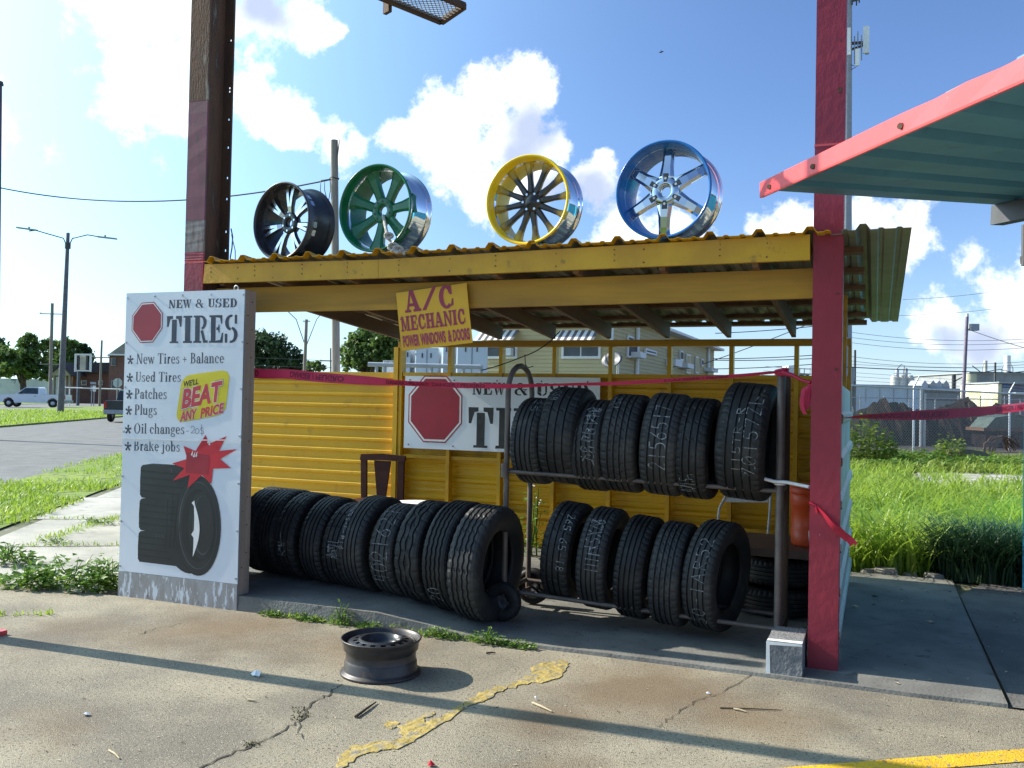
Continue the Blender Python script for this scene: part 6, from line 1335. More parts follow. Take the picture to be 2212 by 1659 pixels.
# ------------------------------------------------------------------ pickups
def pickup(label, loc, ang, sc, paint, trim):
    t = thing('pickup_truck', label, 'pickup truck', loc, ang, 'pickup trucks in the street'); t.scale = (sc, sc, sc); hw = .96
    def ex(pts, w0, w1, mat=0, m=None):
        n = len(pts); m.add([(x, -(w0+(w1-w0)*max(0, (z-1.1)/.8)), z) for x, z in pts]+[(x, (w0+(w1-w0)*max(0, (z-1.1)/.8)), z) for x, z in pts], [tuple(range(n))[::-1], tuple(range(n, 2*n))]+[(i, (i+1) % n, n+(i+1) % n, n+i) for i in range(n)], mat)
    def arch(cx, r, n=9): return [(cx+r*math.cos(PI*i/n), .42+r*math.sin(PI*i/n)) for i in range(n+1)]
    body = [(2.85, .45), (2.9, .8), (2.86, 1.0), (2.72, 1.12), (1.35, 1.2), (-.25, 1.2), (-.3, 1.2), (-2.85, 1.2), (-2.9, .6), (-2.75, .45)]+[(x, z) for x, z in reversed(arch(-1.85, .48))]+[(x, z) for x, z in reversed(arch(1.95, .48))]
    m = MB(); ex(body, hw, hw, 0, m); m.build('body', paint, t, True)
    m = MB(); ex([(1.38, 1.195), (.62, 1.80), (.45, 1.86), (-.45, 1.86), (-.62, 1.78), (-.70, 1.195)], hw-.02, hw-.2, 0, m); m.build('cab', paint, t, True)
    m = MB(); ex([(1.20, 1.24), (.58, 1.76), (-.05, 1.78), (-.5, 1.76), (-.56, 1.24)], hw-.012, hw-.155, 0, m); m.build('side_window', GLASS, t, True)
    m = MB(); m.add([(1.40, -.78, 1.22), (1.40, .78, 1.22), (.66, .68, 1.78), (.66, -.68, 1.78)], [(0, 1, 2, 3)]); m.build('windshield', M('windshield_glass', (.35, .42, .46), (.3, .36, .4), 2, .08), t, True)
    m = MB(); m.box(-2.8, -.8, 1.205, -.75, .8, 1.21); m.build('bed', DGREY, t, True)
    for x in (1.95, -1.85):
        for y in (-.86, .86):
            m = MB(); m.rev([(.22, -.11), (.37, -.12), (.40, -.06), (.40, .06), (.37, .12), (.22, .11)], 20, lambda r, a, h: (x+r*math.cos(a), y+h, .40+r*math.sin(a))); w = m.build('wheel', RUB, t, True)
            m = MB(); m.rev([(0, -.09), (.12, -.10), (.22, -.08), (.22, .08), (.12, .10), (0, .09)], 14, lambda r, a, h: (x+r*math.cos(a), y+h, .40+r*math.sin(a)), closed=False); m.build('rim', GALV, w, True)
    m = MB(); m.box(2.86, -.9, .42, 3.02, .9, .66); m.build('front_bumper', trim, t, True)
    m = MB(); m.box(-3.02, -.93, .48, -2.89, .93, .70); m.build('rear_bumper', GREY, t, True)
    m = MB(); m.box(2.885, -.55, .72, 2.91, .55, 1.02); m.build('grille', DGREY, t, True)
    for y in (-.92, .6):
        m = MB(); m.box(2.84, y, .76, 2.9, y+.32, 1.0); m.build('headlight', GALV, t, True)
    for y in (-.955, .80):
        m = MB(); m.box(-2.91, y, .78, -2.86, y+.155, 1.16); m.build('tail_light', M('tail_light_red', (.45, .015, .012), (.4, .012, .01), 5, .3), t, True)
    m = MB(); m.box(-2.905, -.78, .74, -2.89, .78, 1.16); m.build('tailgate', paint, t, True)
    for y in (-1.0, 1.0):
        m = MB(); m.box(.86, y-.1, 1.22, .98, y+.1, 1.36); m.build('mirror', DGREY, t, True)
        m = MB(); m.box(-.42, y*.962-.008, 1.02, -.22, y*.962+.008, 1.07); m.build('door_handle', DGREY, t, True)
    return t
CARW = M('white_car_paint', (.70, .74, .80), (.66, .7, .76), 2, .25); CARD = M('black_car_paint', (.018, .022, .03), (.025, .03, .038), 2, .2)
p = gz(76, 877, 92); a_ = math.atan2(-side.y, -side.x)
pickup('white pickup truck seen side-on beyond the median grass', (p.x, p.y, .03), a_+.12, 1.1, CARW, GALV)
p = gd(262, 911); dd = Vector((p.x, p.y, 0)); pickup('dark pickup truck driving away, half hidden by the tall sign', (p.x-.3, p.y+1.4, 0), math.atan2(uv.y, uv.x)-.05, 1.0, CARD, DGREY)

# ------------------------------------------------------------------ yellow house behind the shed
YC = 36.; cz = at(1324, 678, 1, YC); XC, ZC = cz.x, cz.z; ye = at(1542, 766, 0, XC).y
yh_ = thing('clapboard_house', 'pale yellow clapboard apartment house behind the shed', 'house', ((XC-4), YC+8, 0))
m = MB(); nb = 30; vs = []; xl = at(1040, 760, 1, YC).x
for (ax, ay), (bx_, by_) in (((xl, YC), (XC, YC)), ((XC, YC), (XC, ye))):
    n = Vector((by_-ay, -(bx_-ax), 0)).normalized()
    for k in range(nb):
        z0, z1 = ZC*k/nb, ZC*(k+1)/nb
        m.add([(ax+n.x*.035, ay+n.y*.035, z0), (bx_+n.x*.035, by_+n.y*.035, z0), (bx_, by_, z1), (ax, ay, z1), (ax, ay, z0), (bx_, by_, z0)], [(0, 1, 2, 3), (4, 5, 1, 0)])
m.add([(xl, ye, 0), (xl, YC, 0), (xl, YC, ZC), (xl, ye, ZC), (XC, ye, 0), (XC, ye, ZC)], [(0, 1, 2, 3), (4, 0, 3, 5)]); m.build('wall', CREAM, yh_)
m = MB(); o = .7; m.box(xl-o, YC-o, ZC-.02, XC+o, ye+o, ZC+.14); m.build('fascia', WPAINT, yh_)
m = MB(); ym = (YC+ye)/2; xm = (xl+XC)/2; m.add([(xl-o, YC-o, ZC+.141), (XC+o, YC-o, ZC+.141), (XC+o, ye+o, ZC+.141), (xl-o, ye+o, ZC+.141), (xm, YC+3, ZC+1.3), (xm, ye-3, ZC+1.3)], [(0, 1, 4), (1, 2, 5, 4), (2, 3, 5), (3, 0, 4, 5), (3, 2, 1, 0)]); m.build('roof', SHING, yh_)
def win(x0, x1, y0, y1, split=True):
    a, b = at(x0, y0, 1, YC), at(x1, y1, 1, YC); m = MB(); m.box(a.x, YC-.09, b.z, b.x, YC-.0, a.z); f_ = m.build('window', WPAINT, yh_); w = .12
    xm_ = (a.x+b.x)/2
    for q0_, q1_ in ((a.x+w, xm_-.03), (xm_+.03, b.x-w)): m = MB(); m.box(q0_, YC-.095, b.z+w, q1_, YC-.09, a.z-w); m.build('pane', GLASS, f_)
    return a, b
for x0_, x1_, y0_, y1_ in ((1046, 1118, 742, 775), (1214, 1298, 742, 775)): win(x0_, x1_, y0_, y1_)
a = at(1086, 752, 1, YC-.3); b = at(1106, 768, 1, YC-.3); m = MB(); m.box(a.x, YC-.5, b.z, b.x, YC-.1, a.z); m.build('window_unit', WPAINT, yh_)
for x0_, x1_ in ((1040, 1122), (1208, 1294)):
    a, b = at(x0_, 714, 1, YC), at(x1_, 737, 1, YC); m = MB(); n_ = 12
    for k in range(n_):
        xa = a.x+(b.x-a.x)*k/n_; xb = a.x+(b.x-a.x)*(k+1)/n_; m.add([(xa, YC-.05, a.z), (xb, YC-.05, a.z), (xb, YC-.9, b.z+.0), (xa, YC-.9, b.z)], [(0, 3, 2, 1)], k % 2)
    m.build('striped_awning', [WPAINT, M('awning_stripe', (.10, .09, .11), (.14, .12, .14), 3, .6)], yh_)
dpipe = at(1322, 700, 1, YC-.1); m = MB(); m.cyl((dpipe.x, YC-.1, 0), (dpipe.x, YC-.1, ZC), .09, 8); m.build('downpipe', WPAINT, yh_)
def sw_(x0, x1, y0, y1, out=.1, mat=WPAINT, name='window'):
    a, b = at(x0, y0, 0, XC), at(x1, y1, 0, XC); zb = at(x0, y1, 0, XC).z; m = MB(); m.box(XC+.036, a.y, zb, XC+.036+out, b.y, a.z); o = m.build(name, mat, yh_)
    if name in ('window', 'door'): m = MB(); e = .08*(b.y-a.y); m.box(XC+.037+out, a.y+e, zb+.10, XC+.045+out, b.y-e, a.z-.10); m.build('pane', DIMP if name == 'window' else CREAM, o)
for w in ((1352, 1372, 738, 772), (1390, 1414, 752, 763), (1352, 1364, 724, 737), (1440, 1446, 752, 772), (1466, 1472, 757, 778), (1512, 1516, 775, 790)): sw_(*w)
for w in ((1357, 1370, 760, 772), (1437, 1452, 775, 790), (1464, 1478, 784, 794), (1520, 1533, 794, 802)): sw_(*w, out=.6, mat=WPAINT, name='window_unit')
for w in ((1480, 1488, 764, 806), (1500, 1506, 769, 806)): sw_(*w, out=.08, name='door')
for x in (1376, 1530): q = at(x, 745, 0, XC+.1); m = MB(); m.cyl((XC+.12, q.y, 0), (XC+.12, q.y, ZC), .12, 6); m.build('downpipe', WPAINT, yh_)
sd = thing('satellite_dish', 'grey satellite dish on a white post in front of the yellow house', 'satellite dish', tuple(gz(1332, 870, 30)))
c = dp(1322, 777, 30); m = MB(); ax_ = Vector((-.25, -.85, .45)).normalized(); s_ = ax_.cross(Vector((0, 0, 1))).normalized(); u_ = s_.cross(ax_)
m.rev([(0, -.09), (.12, -.08), (.26, -.04), (.36, .0), (.37, .012), (.26, -.02), (0, -.07)], 24, lambda r, t, a: tuple(c+s_*r*math.cos(t)*1.05+u_*r*math.sin(t)*.8+ax_*a), closed=False); m.build('reflector', M('dish_grey', (.075, .08, .10), (.06, .065, .08), 2, .5), sd)
m = MB(); m.tube([(c.x+.15, c.y+.2, 0), (c.x+.15, c.y+.2, c.z-.05), tuple(c+Vector((.02, .06, -.05)))], .045, 8); m.build('post', WPAINT, sd)
m = MB(); m.tube([c-u_*.3, c+ax_*.35-u_*.15, c+ax_*.42], .02, 6); m.build('feed_arm', DGREY, sd)
# equipment cabinets and their pipe railing
CAB = M('cabinet_paint', (.55, .60, .66), (.5, .55, .6), 1.2, .45)
for x0_, x1_, yt, d, lab in ((866, 886, 749, 21, 'narrow pale cabinet hidden behind the yellow corner post'), (899, 946, 751, 21, 'pale grey double-door cabinet just right of the yellow corner post'), (958, 980, 738, 21.5, 'narrow white-edged cabinet between the two wide ones'), (989, 1051, 738, 21, 'wide pale blue-grey cabinet nearest the yellow house')):
    t = thing('equipment_cabinet', lab, 'cabinet', tuple(gz((x0_+x1_)/2, 870, d)), 0, 'equipment cabinets behind the shed'); m = MB(); hbox(m, x0_, x1_, yt, None, d, 1.2); m.build('housing', CAB, t)
    m = MB(); xm_ = (x0_+x1_)/2; hbox(m, xm_-.5, xm_+.5, yt+4, 845, d-.01, .02); m.build('door_seam', DGREY, t)
    for q in range(2): m = MB(); hbox(m, x0_+(x1_-x0_)*(.25+.4*q), x0_+(x1_-x0_)*(.25+.4*q)+3, yt+12, yt+22, d-.015, .02); m.build('label_plate', DGREY, t)
wb = thing('address_board', 'white box with a street address board, beyond the pipe railing', 'cabinet', tuple(gz(848, 870, 24)))
m = MB(); hbox(m, 826, 868, 790, None, 24, 1.5); m.build('housing', WPAINT, wb); m = MB(); hbox(m, 827, 867, 779, 788.5, 23.9, .05); bo_ = m.build('board', WPAINT, wb)
a, b = dp(829, 787, 23.88), dp(865, 787, 23.88); m = MB(); F_ = Face(lambda u, v, k: tuple(a.lerp(b, u)+Vector((0, 0, v))-fw*k)); bwrite(F_, m, '4300 N PRIEUR', 0, .005, 1, .075, .004, 0, 0, .03); m.build('address', INKB, bo_)
pl = thing('pipe_railing', 'grey-blue pipe railing on posts behind the rear wall', 'railing', tuple(gz(910, 870, 18)))
m = MB(); m.tube([dp(795, 787, 18), dp(1042, 793, 18)], .045, 8); m.build('rail', GREY, pl)
for x in (812, 830, 862, 931, 1000, 1038): a = gz(x, 860, 18); m = MB(); m.cyl(a, Vector((a.x, a.y, dp(x, 788, 18).z)), .035, 8); m.build('post', GREY if x != 862 else DGREY, pl)
ru = thing('rooftop_unit', 'white box unit on a railed platform seen right of the rack top', 'machine', tuple(gz(1700, 870, 45)))
m = MB(); hbox(m, 1703, 1724, 790, 806, 45, 1); m.build('box', WPAINT, ru); m = MB(); hbox(m, 1688, 1752, 806.2, 809, 45, 1.6); m.build('platform', GREY, ru)
for x in (1690, 1700, 1728, 1738, 1750): m = MB(); hbox(m, x-.6, x+.6, 795, 806, 44.9, .05); m.build('railing_post', GREY, ru)
m = MB(); hbox(m, 1688, 1752, 795, 796, 44.88, .04); m.build('handrail', GREY, ru); m = MB(); hbox(m, 1694, 1697, 809, None, 45.2, .3); hb = m.build('leg', GREY, ru); m = MB(); hbox(m, 1745, 1748, 809, None, 45.2, .3); m.build('leg', GREY, ru)

# ------------------------------------------------------------------ chain-link fence and the lot behind
fa, fb = dp(1840, 833, 29), dp(2205, 850, 37.6); fdv = (fb-fa); fdv.z = 0; fdl = fdv.length; fdv.normalize(); fa0 = Vector((fa.x, fa.y, 0))-fdv*5; FL = fdl+14; FH = 2.36
cf = thing('chain_link_fence', 'chain-link fence topped with barbed wire behind the grass', 'fence', tuple(fa0+fdv*9))
m = MB(); p = lambda s, z, o=0.: fa0+fdv*s+Vector((-fdv.y*o, fdv.x*o, z))
stp = .115; k = -int(FH/stp)
while k*stp < FL:
    for sg_ in (1, -1):
        s0_, s1_ = (k*stp, k*stp+FH) if sg_ > 0 else (k*stp+FH, k*stp); z0, z1 = .03, FH
        a_0, a_1 = s0_, s1_
        if max(s0_, s1_) < 0 or min(s0_, s1_) > FL: continue
        A_, B_ = p(s0_, z0, .008*sg_), p(s1_, z1, .008*sg_); m.tube([A_, B_], .0068, 3, caps=False, smooth=False)
    k += 1
m.build('wire_mesh', M('dull_fence_wire', (.34, .345, .35), (.26, .265, .27), 8, .5, metal=.3), cf)
m = MB(); m.tube([p(0, FH), p(FL, FH)], .03, 8); m.build('top_rail', GALV, cf)
pq_ = [q_ for q_ in [i_*.05 for i_ in range(int(FL/.05))] if pxof(p(q_, 1.2)) < 1975][-1]; s_ = pq_-16.2
while s_ < FL:
    if s_ < 0: s_ += 8.1; continue
    m = MB(); m.tube([p(s_, -.05), p(s_, FH+.05), p(s_, FH+.08), p(s_+.02, FH+.45, -.18)], [.042, .042, .03, .02], 8); m.build('post', GALV, cf); s_ += 8.1
for q in range(3): m = MB(); m.tube([p(0, FH+.16+.12*q, -.06-.06*q), p(FL, FH+.16+.12*q, -.06-.06*q)], .006, 4); m.build('barbed_wire', GREY, cf)
c2_ = thing('inner_fence', 'second, lower fence with thin posts standing further back', 'fence', tuple(dp(2000, 880, 62)-Vector((0, 0, dp(2000, 880, 62).z))))
m = MB(); m.tube([dp(1800, 858, 62), dp(2260, 864, 62)], .035, 6); m.build('rail', GALV, c2_)
for x in (1858, 1910, 1964, 2020, 2070, 2118, 2170, 2204): a = gz(x, 870, 62); m = MB(); m.cyl(a, Vector((a.x, a.y, dp(x, 861-(6 if x % 4 else 0), 62).z)), .035, 6); m.build('post', GALV, c2_)
gp = thing('gate_post', 'pair of galvanised gate posts behind the fence post', 'post', tuple(gz(1992, 870, 40)))
for x, y in ((1990, 840), (1997, 850)): a = gz(x, 870, 40); m = MB(); m.cyl(a, Vector((a.x, a.y, dp(x, y, 40).z)), .07, 8); m.build('post', GALV, gp)
SCRAP = M('rusty_scrap', (.012, .008, .0075), (.022, .013, .0105), 1.8, .95, bump=.8, bscale=6, spec=.1, c3=(.006, .0055, .006), s3=3, lo3=.48, hi3=.6)
GS = 'scrap heaps behind the fence'
def heap(pts, d, deep, lab):
    base = gz(sum(q[0] for q in pts)/len(pts), 870, d); t = thing('scrap_heap', lab, 'scrap heap', tuple(base), 0, GS); m = MB(); nx_ = 40; ny_ = 10; vs = []
    for i in range(nx_+1):
        x = pts[0][0]+(pts[-1][0]-pts[0][0])*i/nx_
        for (xa, ya), (xb, yb) in zip(pts, pts[1:]):
            if xa <= x <= xb: y = ya+(yb-ya)*(x-xa)/(xb-xa)
        P_ = dp(x, y, d); g0 = gz(x, 870, d)
        for j in range(ny_+1):
            u = j/ny_*2-1; z = max(-.05, P_.z*(1-abs(u)**1.6)+(jit(.12) if 0 < j < ny_ else 0)); q = g0+fw*(u*deep)*(1 if u > 0 else .7); vs.append((q.x+jit(.08), q.y+jit(.08), z))
    m.add(vs, [(i*(ny_+1)+j, (i+1)*(ny_+1)+j, (i+1)*(ny_+1)+j+1, i*(ny_+1)+j+1) for i in range(nx_) for j in range(ny_)], 0, False); m.build('pile', SCRAP, t)
    for k in range(5):
        x = random.uniform(pts[0][0]+8, pts[-1][0]-8); a = dp(x, random.uniform(900, 965), d-deep*.8); b = a+side*jit(1.6)+Vector((0, 0, random.uniform(.2, 1.2))); s2_ = MB(); s2_.beam(a, b, .07, .07); s2_.build('steel_bar', RUST, t)
heap([(1795, 925), (1840, 897), (1882, 876), (1900, 868), (1909, 860), (1917, 869), (1950, 874), (1985, 884), (2012, 915)], 43, 3, 'dark rusty scrap heap with a pointed top, left of the gate posts')
heap([(1980, 920), (2020, 888), (2060, 872), (2080, 862), (2085, 857), (2096, 868), (2128, 888), (2152, 912)], 45, 3, 'dark rusty scrap heap with a pointed top, right of the gate posts')
heap([(2100, 930), (2130, 888), (2160, 872), (2175, 893), (2215, 900), (2260, 890), (2300, 930)], 43.5, 2.5, 'low scrap heap behind the right end of the fence')
gs = thing('scrap_skip', 'rust-rimmed green scrap body lying behind the right end of the fence', 'scrap', tuple(gz(2185, 870, 40)))
m = MB(); prism(m, [(2130, 925), (2150, 902), (2190, 896), (2230, 906), (2235, 925)], 40.2, 1.5); m.build('panel', M('faded_green_panel', (.075, .115, .10), (.05, .075, .068), 2, .7), gs)
m = MB(); hbox(m, 2125, 2240, 925, 932, 40, 1.6); m.build('rim', RUST, gs); m = MB(); hbox(m, 2130, 2236, 932.5, None, 40.3, 1.3); m.build('side', SCRAP, gs)
wt = thing('wire_tangle', 'tangle of rusty wire caught on the fence at the right', 'scrap wire', tuple(gz(2160, 870, 37)))
m = MB()
for k in range(14):
    x0_ = random.uniform(2122, 2150); m.tube([dp(x0_+jit(3), 985+jit(8), 36.6), dp(x0_+4, 962+jit(5), 36.5), dp(x0_+18+jit(4), 945+jit(5), 36.5), dp(x0_+40, 948+jit(6), 36.5), dp(x0_+52+jit(3), 970+jit(8), 36.6)], .022, 4)
m.build('wire', RUST, wt)
bs_ = thing('broken_slab', 'broken grey concrete slab lying in the weeds before the fence', 'slab', tuple(gz(2105, 990, 27.5)))
m = MB(); prism(m, [(2072, 985), (2076, 974), (2095, 971), (2128, 976), (2142, 986)], 28.2, .9); m.build('slab', CONC, bs_)
# ------------------------------------------------------------------ the plant on the skyline
WARE = M('blue_grey_cladding', (.60, .72, .84), (.52, .63, .74), .4, .6, stretch=(3, 3, .1)); PLANT = M('plant_concrete', (.30, .31, .31), (.22, .23, .24), .3, .8, stretch=(1, 1, .5)); SILO = M('silo_paint', (.50, .50, .44), (.40, .40, .36), .4, .6)
w1 = thing('warehouse', 'pale blue-grey warehouse behind the chain-link fence', 'building', tuple(gz(1920, 870, 150)))
m = MB(); hbox(m, 1800, 1992, 833, None, 150, 30); m.build('wall', WARE, w1); m = MB(); hbox(m, 1798, 1994, 831, 832.9, 149.5, 31); m.build('roof_edge', GREY, w1)
for x in (1870, 1900, 1930, 1960): m = MB(); hbox(m, x, x+1.5, 840, 868, 149.9, .1); m.build('downpipe', GREY, w1)
m = MB(); hbox(m, 1834, 1842, 852, None, 149, .8); m.build('door', WPAINT, w1)
w2 = thing('plant_building', 'long grey plant building with dark window bands', 'building', tuple(gz(2075, 870, 170)))
m = MB(); hbox(m, 1993, 2200, 843, None, 170, 25); m.build('wall', PLANT, w2); m = MB(); hbox(m, 1991, 2202, 840, 842.9, 169.5, 26); m.build('roof_edge', GREY, w2)
for y in (846, 862): m = MB(); hbox(m, 2000, 2150, y, y+4, 169.9, .1); m.build('window_band', GLASS, w2)
for k, x in enumerate((1998, 2016, 2029, 2044)):
    m = MB(); prism(m, [(x-8, 840), (x+8, 840), (x+6, 829), (x, 821), (x-6, 829)], 172, 6); m.build('roof_hopper', PLANT if k % 2 else GREY, w2)
w3 = thing('silo_group', 'cluster of pale silos with two vessels on top', 'silo', tuple(gz(1948, 870, 190)))
for x, r in ((1932, 9), (1948, 10), (1965, 9)):
    a = gz(x, 870, 190); zt = dp(x, 817, 190).z; m = MB(); m.tube([a, Vector((a.x, a.y, zt)), Vector((a.x, a.y, zt+.6))], [r/CF*190, r/CF*190, r/CF*120], 18); m.build('silo', SILO, w3)
for x, y0_, y1_ in ((1938, 797, 813), (1957, 795, 815)):
    m = MB(); m.tube([dp(x, y1_+3, 189), dp(x, y1_, 189), dp(x, y0_+2, 189), dp(x, y0_, 189)], [.15, .36, .36, .15], 12); m.build('vessel', GREY, w3)
m = MB(); m.tube([dp(1938, 797, 189), dp(1947, 787, 189), dp(1954, 790, 189), dp(1950, 815, 189)], .08, 5); m.build('pipework', DGREY, w3)
m = MB()
for y in (806, 816): m.tube([dp(1930, y, 188.5), dp(1968, y+1, 188.5)], .07, 4)
m.build('walkway', GREY, w3)
st2 = thing('smoke_stack', 'short black stack beside the floodlight pole', 'stack', tuple(gz(2060, 870, 175))); m = MB(); a = gz(2060, 870, 175); m.cyl(a, Vector((a.x, a.y, dp(2060, 809, 175).z)), .38, 10); m.build('shaft', INKB, st2); m = MB(); m.tube([dp(2064, 823, 175), dp(2072, 818, 175), dp(2086, 812, 175)], .12, 5); m.build('duct', DGREY, st2)
w4 = thing('plant_block', 'big grey plant block at the right with a rounded yellowish end', 'building', tuple(gz(2150, 870, 220)))
m = MB(); hbox(m, 2096, 2300, 808, None, 220, 40); m.build('wall', PLANT, w4)
a = gz(2096, 870, 221); m = MB(); m.cyl(a, Vector((a.x, a.y, dp(2096, 807, 220).z)), 1.5, 18); m.build('tank', M('yellowish_tank', (.55, .53, .36), (.45, .44, .32), .5, .6), w4)
m = MB(); hbox(m, 2094, 2302, 806, 807.9, 219.5, 41); m.build('parapet', GREY, w4)
m = MB(); m.tube([dp(2100, 790, 219), dp(2120, 805, 219), dp(2160, 798, 219), dp(2190, 805, 219), dp(2230, 800, 219)], .12, 5); m.build('conveyor', DGREY, w4)
for x, y0_, y1_, r, mt, nm in ((2129, 779, 806, .42, SILO, 'stack'), (2176, 768, 806, .75, WPAINT, 'stack')):
    m = MB(); m.cyl(dp(x, y1_, 222), dp(x, y0_, 222), r, 12); m.build(nm, mt, w4)
for x0_, x1_ in ((2164, 2172), (2188, 2181), (2122, 2126)): m = MB(); m.tube([dp(x0_, 806, 221), dp(x0_, 795, 221), dp(x1_, 783, 221)], .1, 4); m.build('brace', GREY, w4)
w5 = thing('small_store', 'small dark store with a white and yellow side, at the right photo edge', 'building', tuple(gz(2185, 870, 95)))
m = MB(); hbox(m, 2164, 2290, 829, None, 95, 8); m.build('wall', M('store_wall', (.16, .15, .18), (.2, .18, .2), 1, .8), w5); m = MB(); hbox(m, 2158, 2292, 826, 828.9, 94.5, 9); m.build('roof_edge', GREY, w5)
m = MB(); hbox(m, 2156, 2163.8, 829, None, 95, 8); m.build('side_wall', M('store_side', (.70, .68, .58), (.6, .55, .3), .6, .7), w5)
m = MB(); hbox(m, 2168, 2180, 831, 836, 94.9, .15); m.build('sign_panel', BLUEP, w5); m = MB(); hbox(m, 2194, 2290, 848, 850, 94, 1.0); m.build('canopy', WPAINT, w5); m = MB(); hbox(m, 2166, 2182, 838, 852, 94.92, .1); m.build('poster', GREY, w5)

# ------------------------------------------------------------------ rubble and litter
GR2 = 'broken concrete along the back of the slab'
RUBL = M('rubble', (.24, .23, .21), (.15, .145, .135), 9, .95, bump=.6, bscale=30)
for k, (x, y, r, lab) in enumerate(((.22, 3.72, .07, 'flat concrete lump nearest the white siding, at the back of the slab'), (.40, 3.70, .10, 'largest concrete lump at the back edge of the slab'), (.60, 3.74, .06, 'small concrete lump right of the largest one'), (.80, 3.71, .08, 'concrete lump just left of the dark grass clump'))):
    m = MB(); nn = 9; top = []; bot = []
    for i in range(nn): a = 2*PI*i/nn; rr = r*random.uniform(.7, 1.2); bot.append((x+rr*1.3*math.cos(a), y+rr*.8*math.sin(a), -.02)); top.append((x+rr*math.cos(a), y+rr*.55*math.sin(a), r*random.uniform(.5, .9)))
    m.add(bot+top, [(i, (i+1) % nn, nn+(i+1) % nn, nn+i) for i in range(nn)]+[tuple(range(nn, 2*nn))]); tag(m.build('rubble_lump', RUBL), lab, 'rubble', GR2)
def scrap(px_, py_, r, lab, mat, cat, name, n=7, h=.012):
    c = gd(px_, py_); m = MB(); P_ = [(c.x+r*random.uniform(.6, 1.2)*math.cos(2*PI*k/n), c.y+r*.8*random.uniform(.6, 1.2)*math.sin(2*PI*k/n), .003+random.random()*h) for k in range(n)]
    m.add(P_+[(c.x, c.y, .008+h)]+[(c.x, c.y, .0035)], [(k, (k+1) % n, n) for k in range(n)]+[((k+1) % n, k, n+1) for k in range(n)]); tag(m.build(name, mat), lab, cat)
scrap(553, 1461, .035, 'crumpled white paper scrap left of the steel wheel', WPAINT, 'paper', 'paper_scrap', 9, .03)
scrap(186, 1546, .022, 'flat white scrap on the concrete at the lower left', WPAINT, 'paper', 'paper_scrap'); scrap(1158, 1512, .012, 'small white pebble right of the sealant spill', WPAINT, 'pebble', 'pebble', 6, .014)
scrap(300, 1645-120, .0, '', WPAINT, '', '') if False else None
scrap(930, 1655, .022, 'red scrap at the bottom edge of the photo', SRED, 'scrap', 'plastic_scrap', 7, .02); scrap(1530, 1500, .012, 'tiny pale scrap on the brown stained concrete', SWHITE, 'paper', 'paper_scrap', 6, .008)
def stick(a, b, r, lab, mat): m = MB(); A_, B_ = gd(*a), gd(*b); A_.z = B_.z = r+.001; m.tube([A_, A_.lerp(B_, .5)+Vector((jit(.004), jit(.004), .002)), B_], [r, r*.9, r*.5], 6); tag(m.build('twig', mat), lab, 'twig')
DRY = M('dry_stick', (.50, .42, .28), (.38, .31, .2), 30, .9); DKS = M('dark_stick', (.05, .035, .022), (.08, .06, .04), 30, .9)
stick((768, 1552), (812, 1520), .008, 'dark stick below the steel wheel shadow', DKS); stick((1150, 1521), (1192, 1540), .007, 'pale straight stick right of the spill', DRY); stick((1585, 1534), (1612, 1540), .006, 'short pale stick on the brown stain', DRY); stick((535, 1514), (555, 1517), .006, 'short stick left of the crack', DRY)
stick((1555, 1531), (1690, 1536), .004, 'long thin twig at the right of the forecourt', DKS); stick((235, 1518+105), (258, 1641), .005, 'pale twig near the lower left corner', DRY); stick((1050, 1413), (1070, 1412), .006, 'short dark stick beside the wheel shadow', DKS)
m = MB()
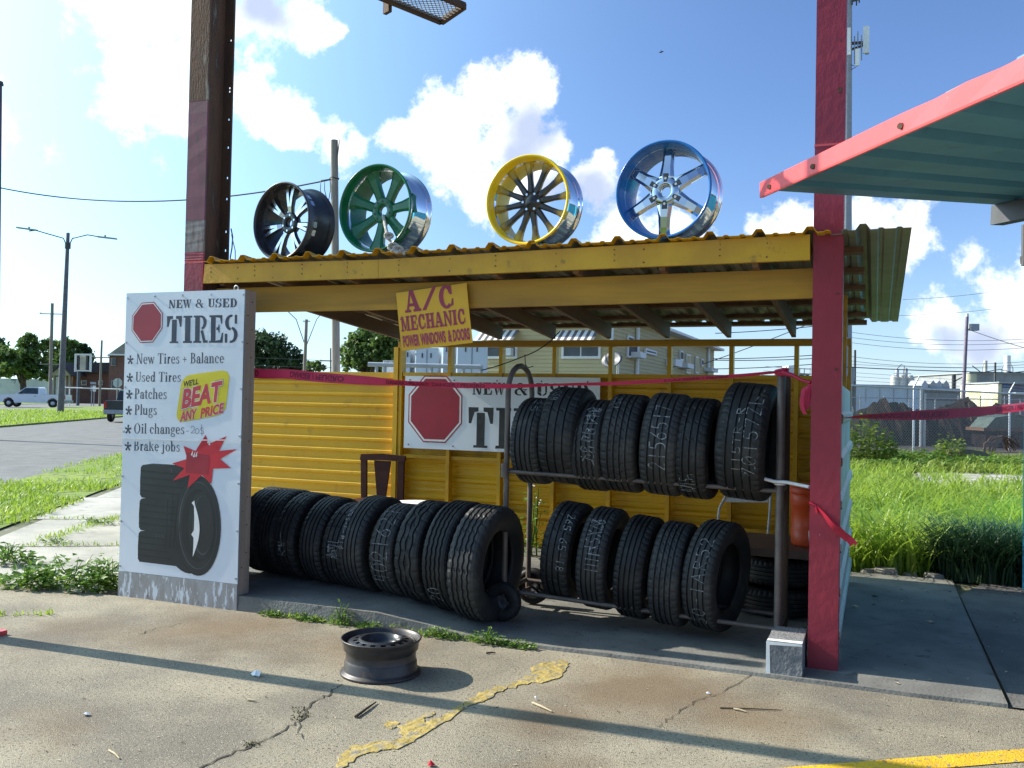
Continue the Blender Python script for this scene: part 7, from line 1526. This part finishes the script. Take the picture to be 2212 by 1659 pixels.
for _ in range(260):
    p = gd(random.uniform(-100, 2200), random.uniform(1400, 1680)); 
    if p.y > -.3 or p.x < -8: continue
    r = random.uniform(.003, .009); a = random.uniform(0, PI); d = Vector((math.cos(a), math.sin(a), 0)); n = Vector((-d.y, d.x, 0)); m.add([p+d*r*1.6+Vector((0, 0, .004)), p+n*r*.6+Vector((0, 0, .007)), p-d*r*1.6+Vector((0, 0, .004)), p-n*r*.6+Vector((0, 0, .005))], [(0, 1, 2, 3)], random.choice([0, 0, 1]))
for _ in range(70):
    p = Vector((random.uniform(.15, 2.2), random.uniform(-.2, 3.6), .026 if True else 0)); p.z = .027 if p.x < .96 else .010
    r = random.uniform(.004, .016); a = random.uniform(0, PI); d = Vector((math.cos(a), math.sin(a), 0)); n = Vector((-d.y, d.x, 0)); m.add([p+d*r*1.6, p+n*r*.6+Vector((0, 0, .006)), p-d*r*1.6+Vector((0, 0, .001)), p-n*r*.6+Vector((0, 0, .004))], [(0, 1, 2, 3)], random.choice([0, 0, 1]))
tag(m.build('ground_litter', [DRY, DKS]), 'tiny dry leaf bits scattered over the concrete', 'litter', None, 'stuff')
bd_ = dp(1428, 113, 60); m = MB(); m.tube([bd_-side*.14, bd_-side*.03, bd_+side*.1+Vector((0, 0, .05)), bd_+side*.18+Vector((0, 0, .07))], [.01, .05, .04, .008], 7); m.add([bd_, bd_+side*.08, bd_+side*.02+Vector((0, -.2, .12)), bd_+side*.02+Vector((0, .2, .1))], [(0, 1, 2), (1, 0, 3)]); tag(m.build('bird', DGREY), 'tiny dark bird in the open blue sky', 'bird')
for x, y, r, lab in ((2010, 1345, .03, 'crumpled pale leaf on the shaded concrete right of the red column'), (1846, 1312, .03, 'thin white strip beside the foot of the white siding'), (1890, 1290, .025, 'dark flattened leaf on the shaded concrete behind the column')):
    c = gd(x, y, .026); m = MB(); P_ = [(c.x+r*random.uniform(.6, 1.3)*math.cos(2*PI*k/7), c.y+r*.6*random.uniform(.6, 1.2)*math.sin(2*PI*k/7), .028+random.random()*.014) for k in range(7)]
    m.add(P_+[(c.x, c.y, .045), (c.x, c.y, .027)], [(k, (k+1) % 7, 7) for k in range(7)]+[((k+1) % 7, k, 8) for k in range(7)]); tag(m.build('leaf_scrap', DRY if r > .026 else DKS), lab, 'leaf')
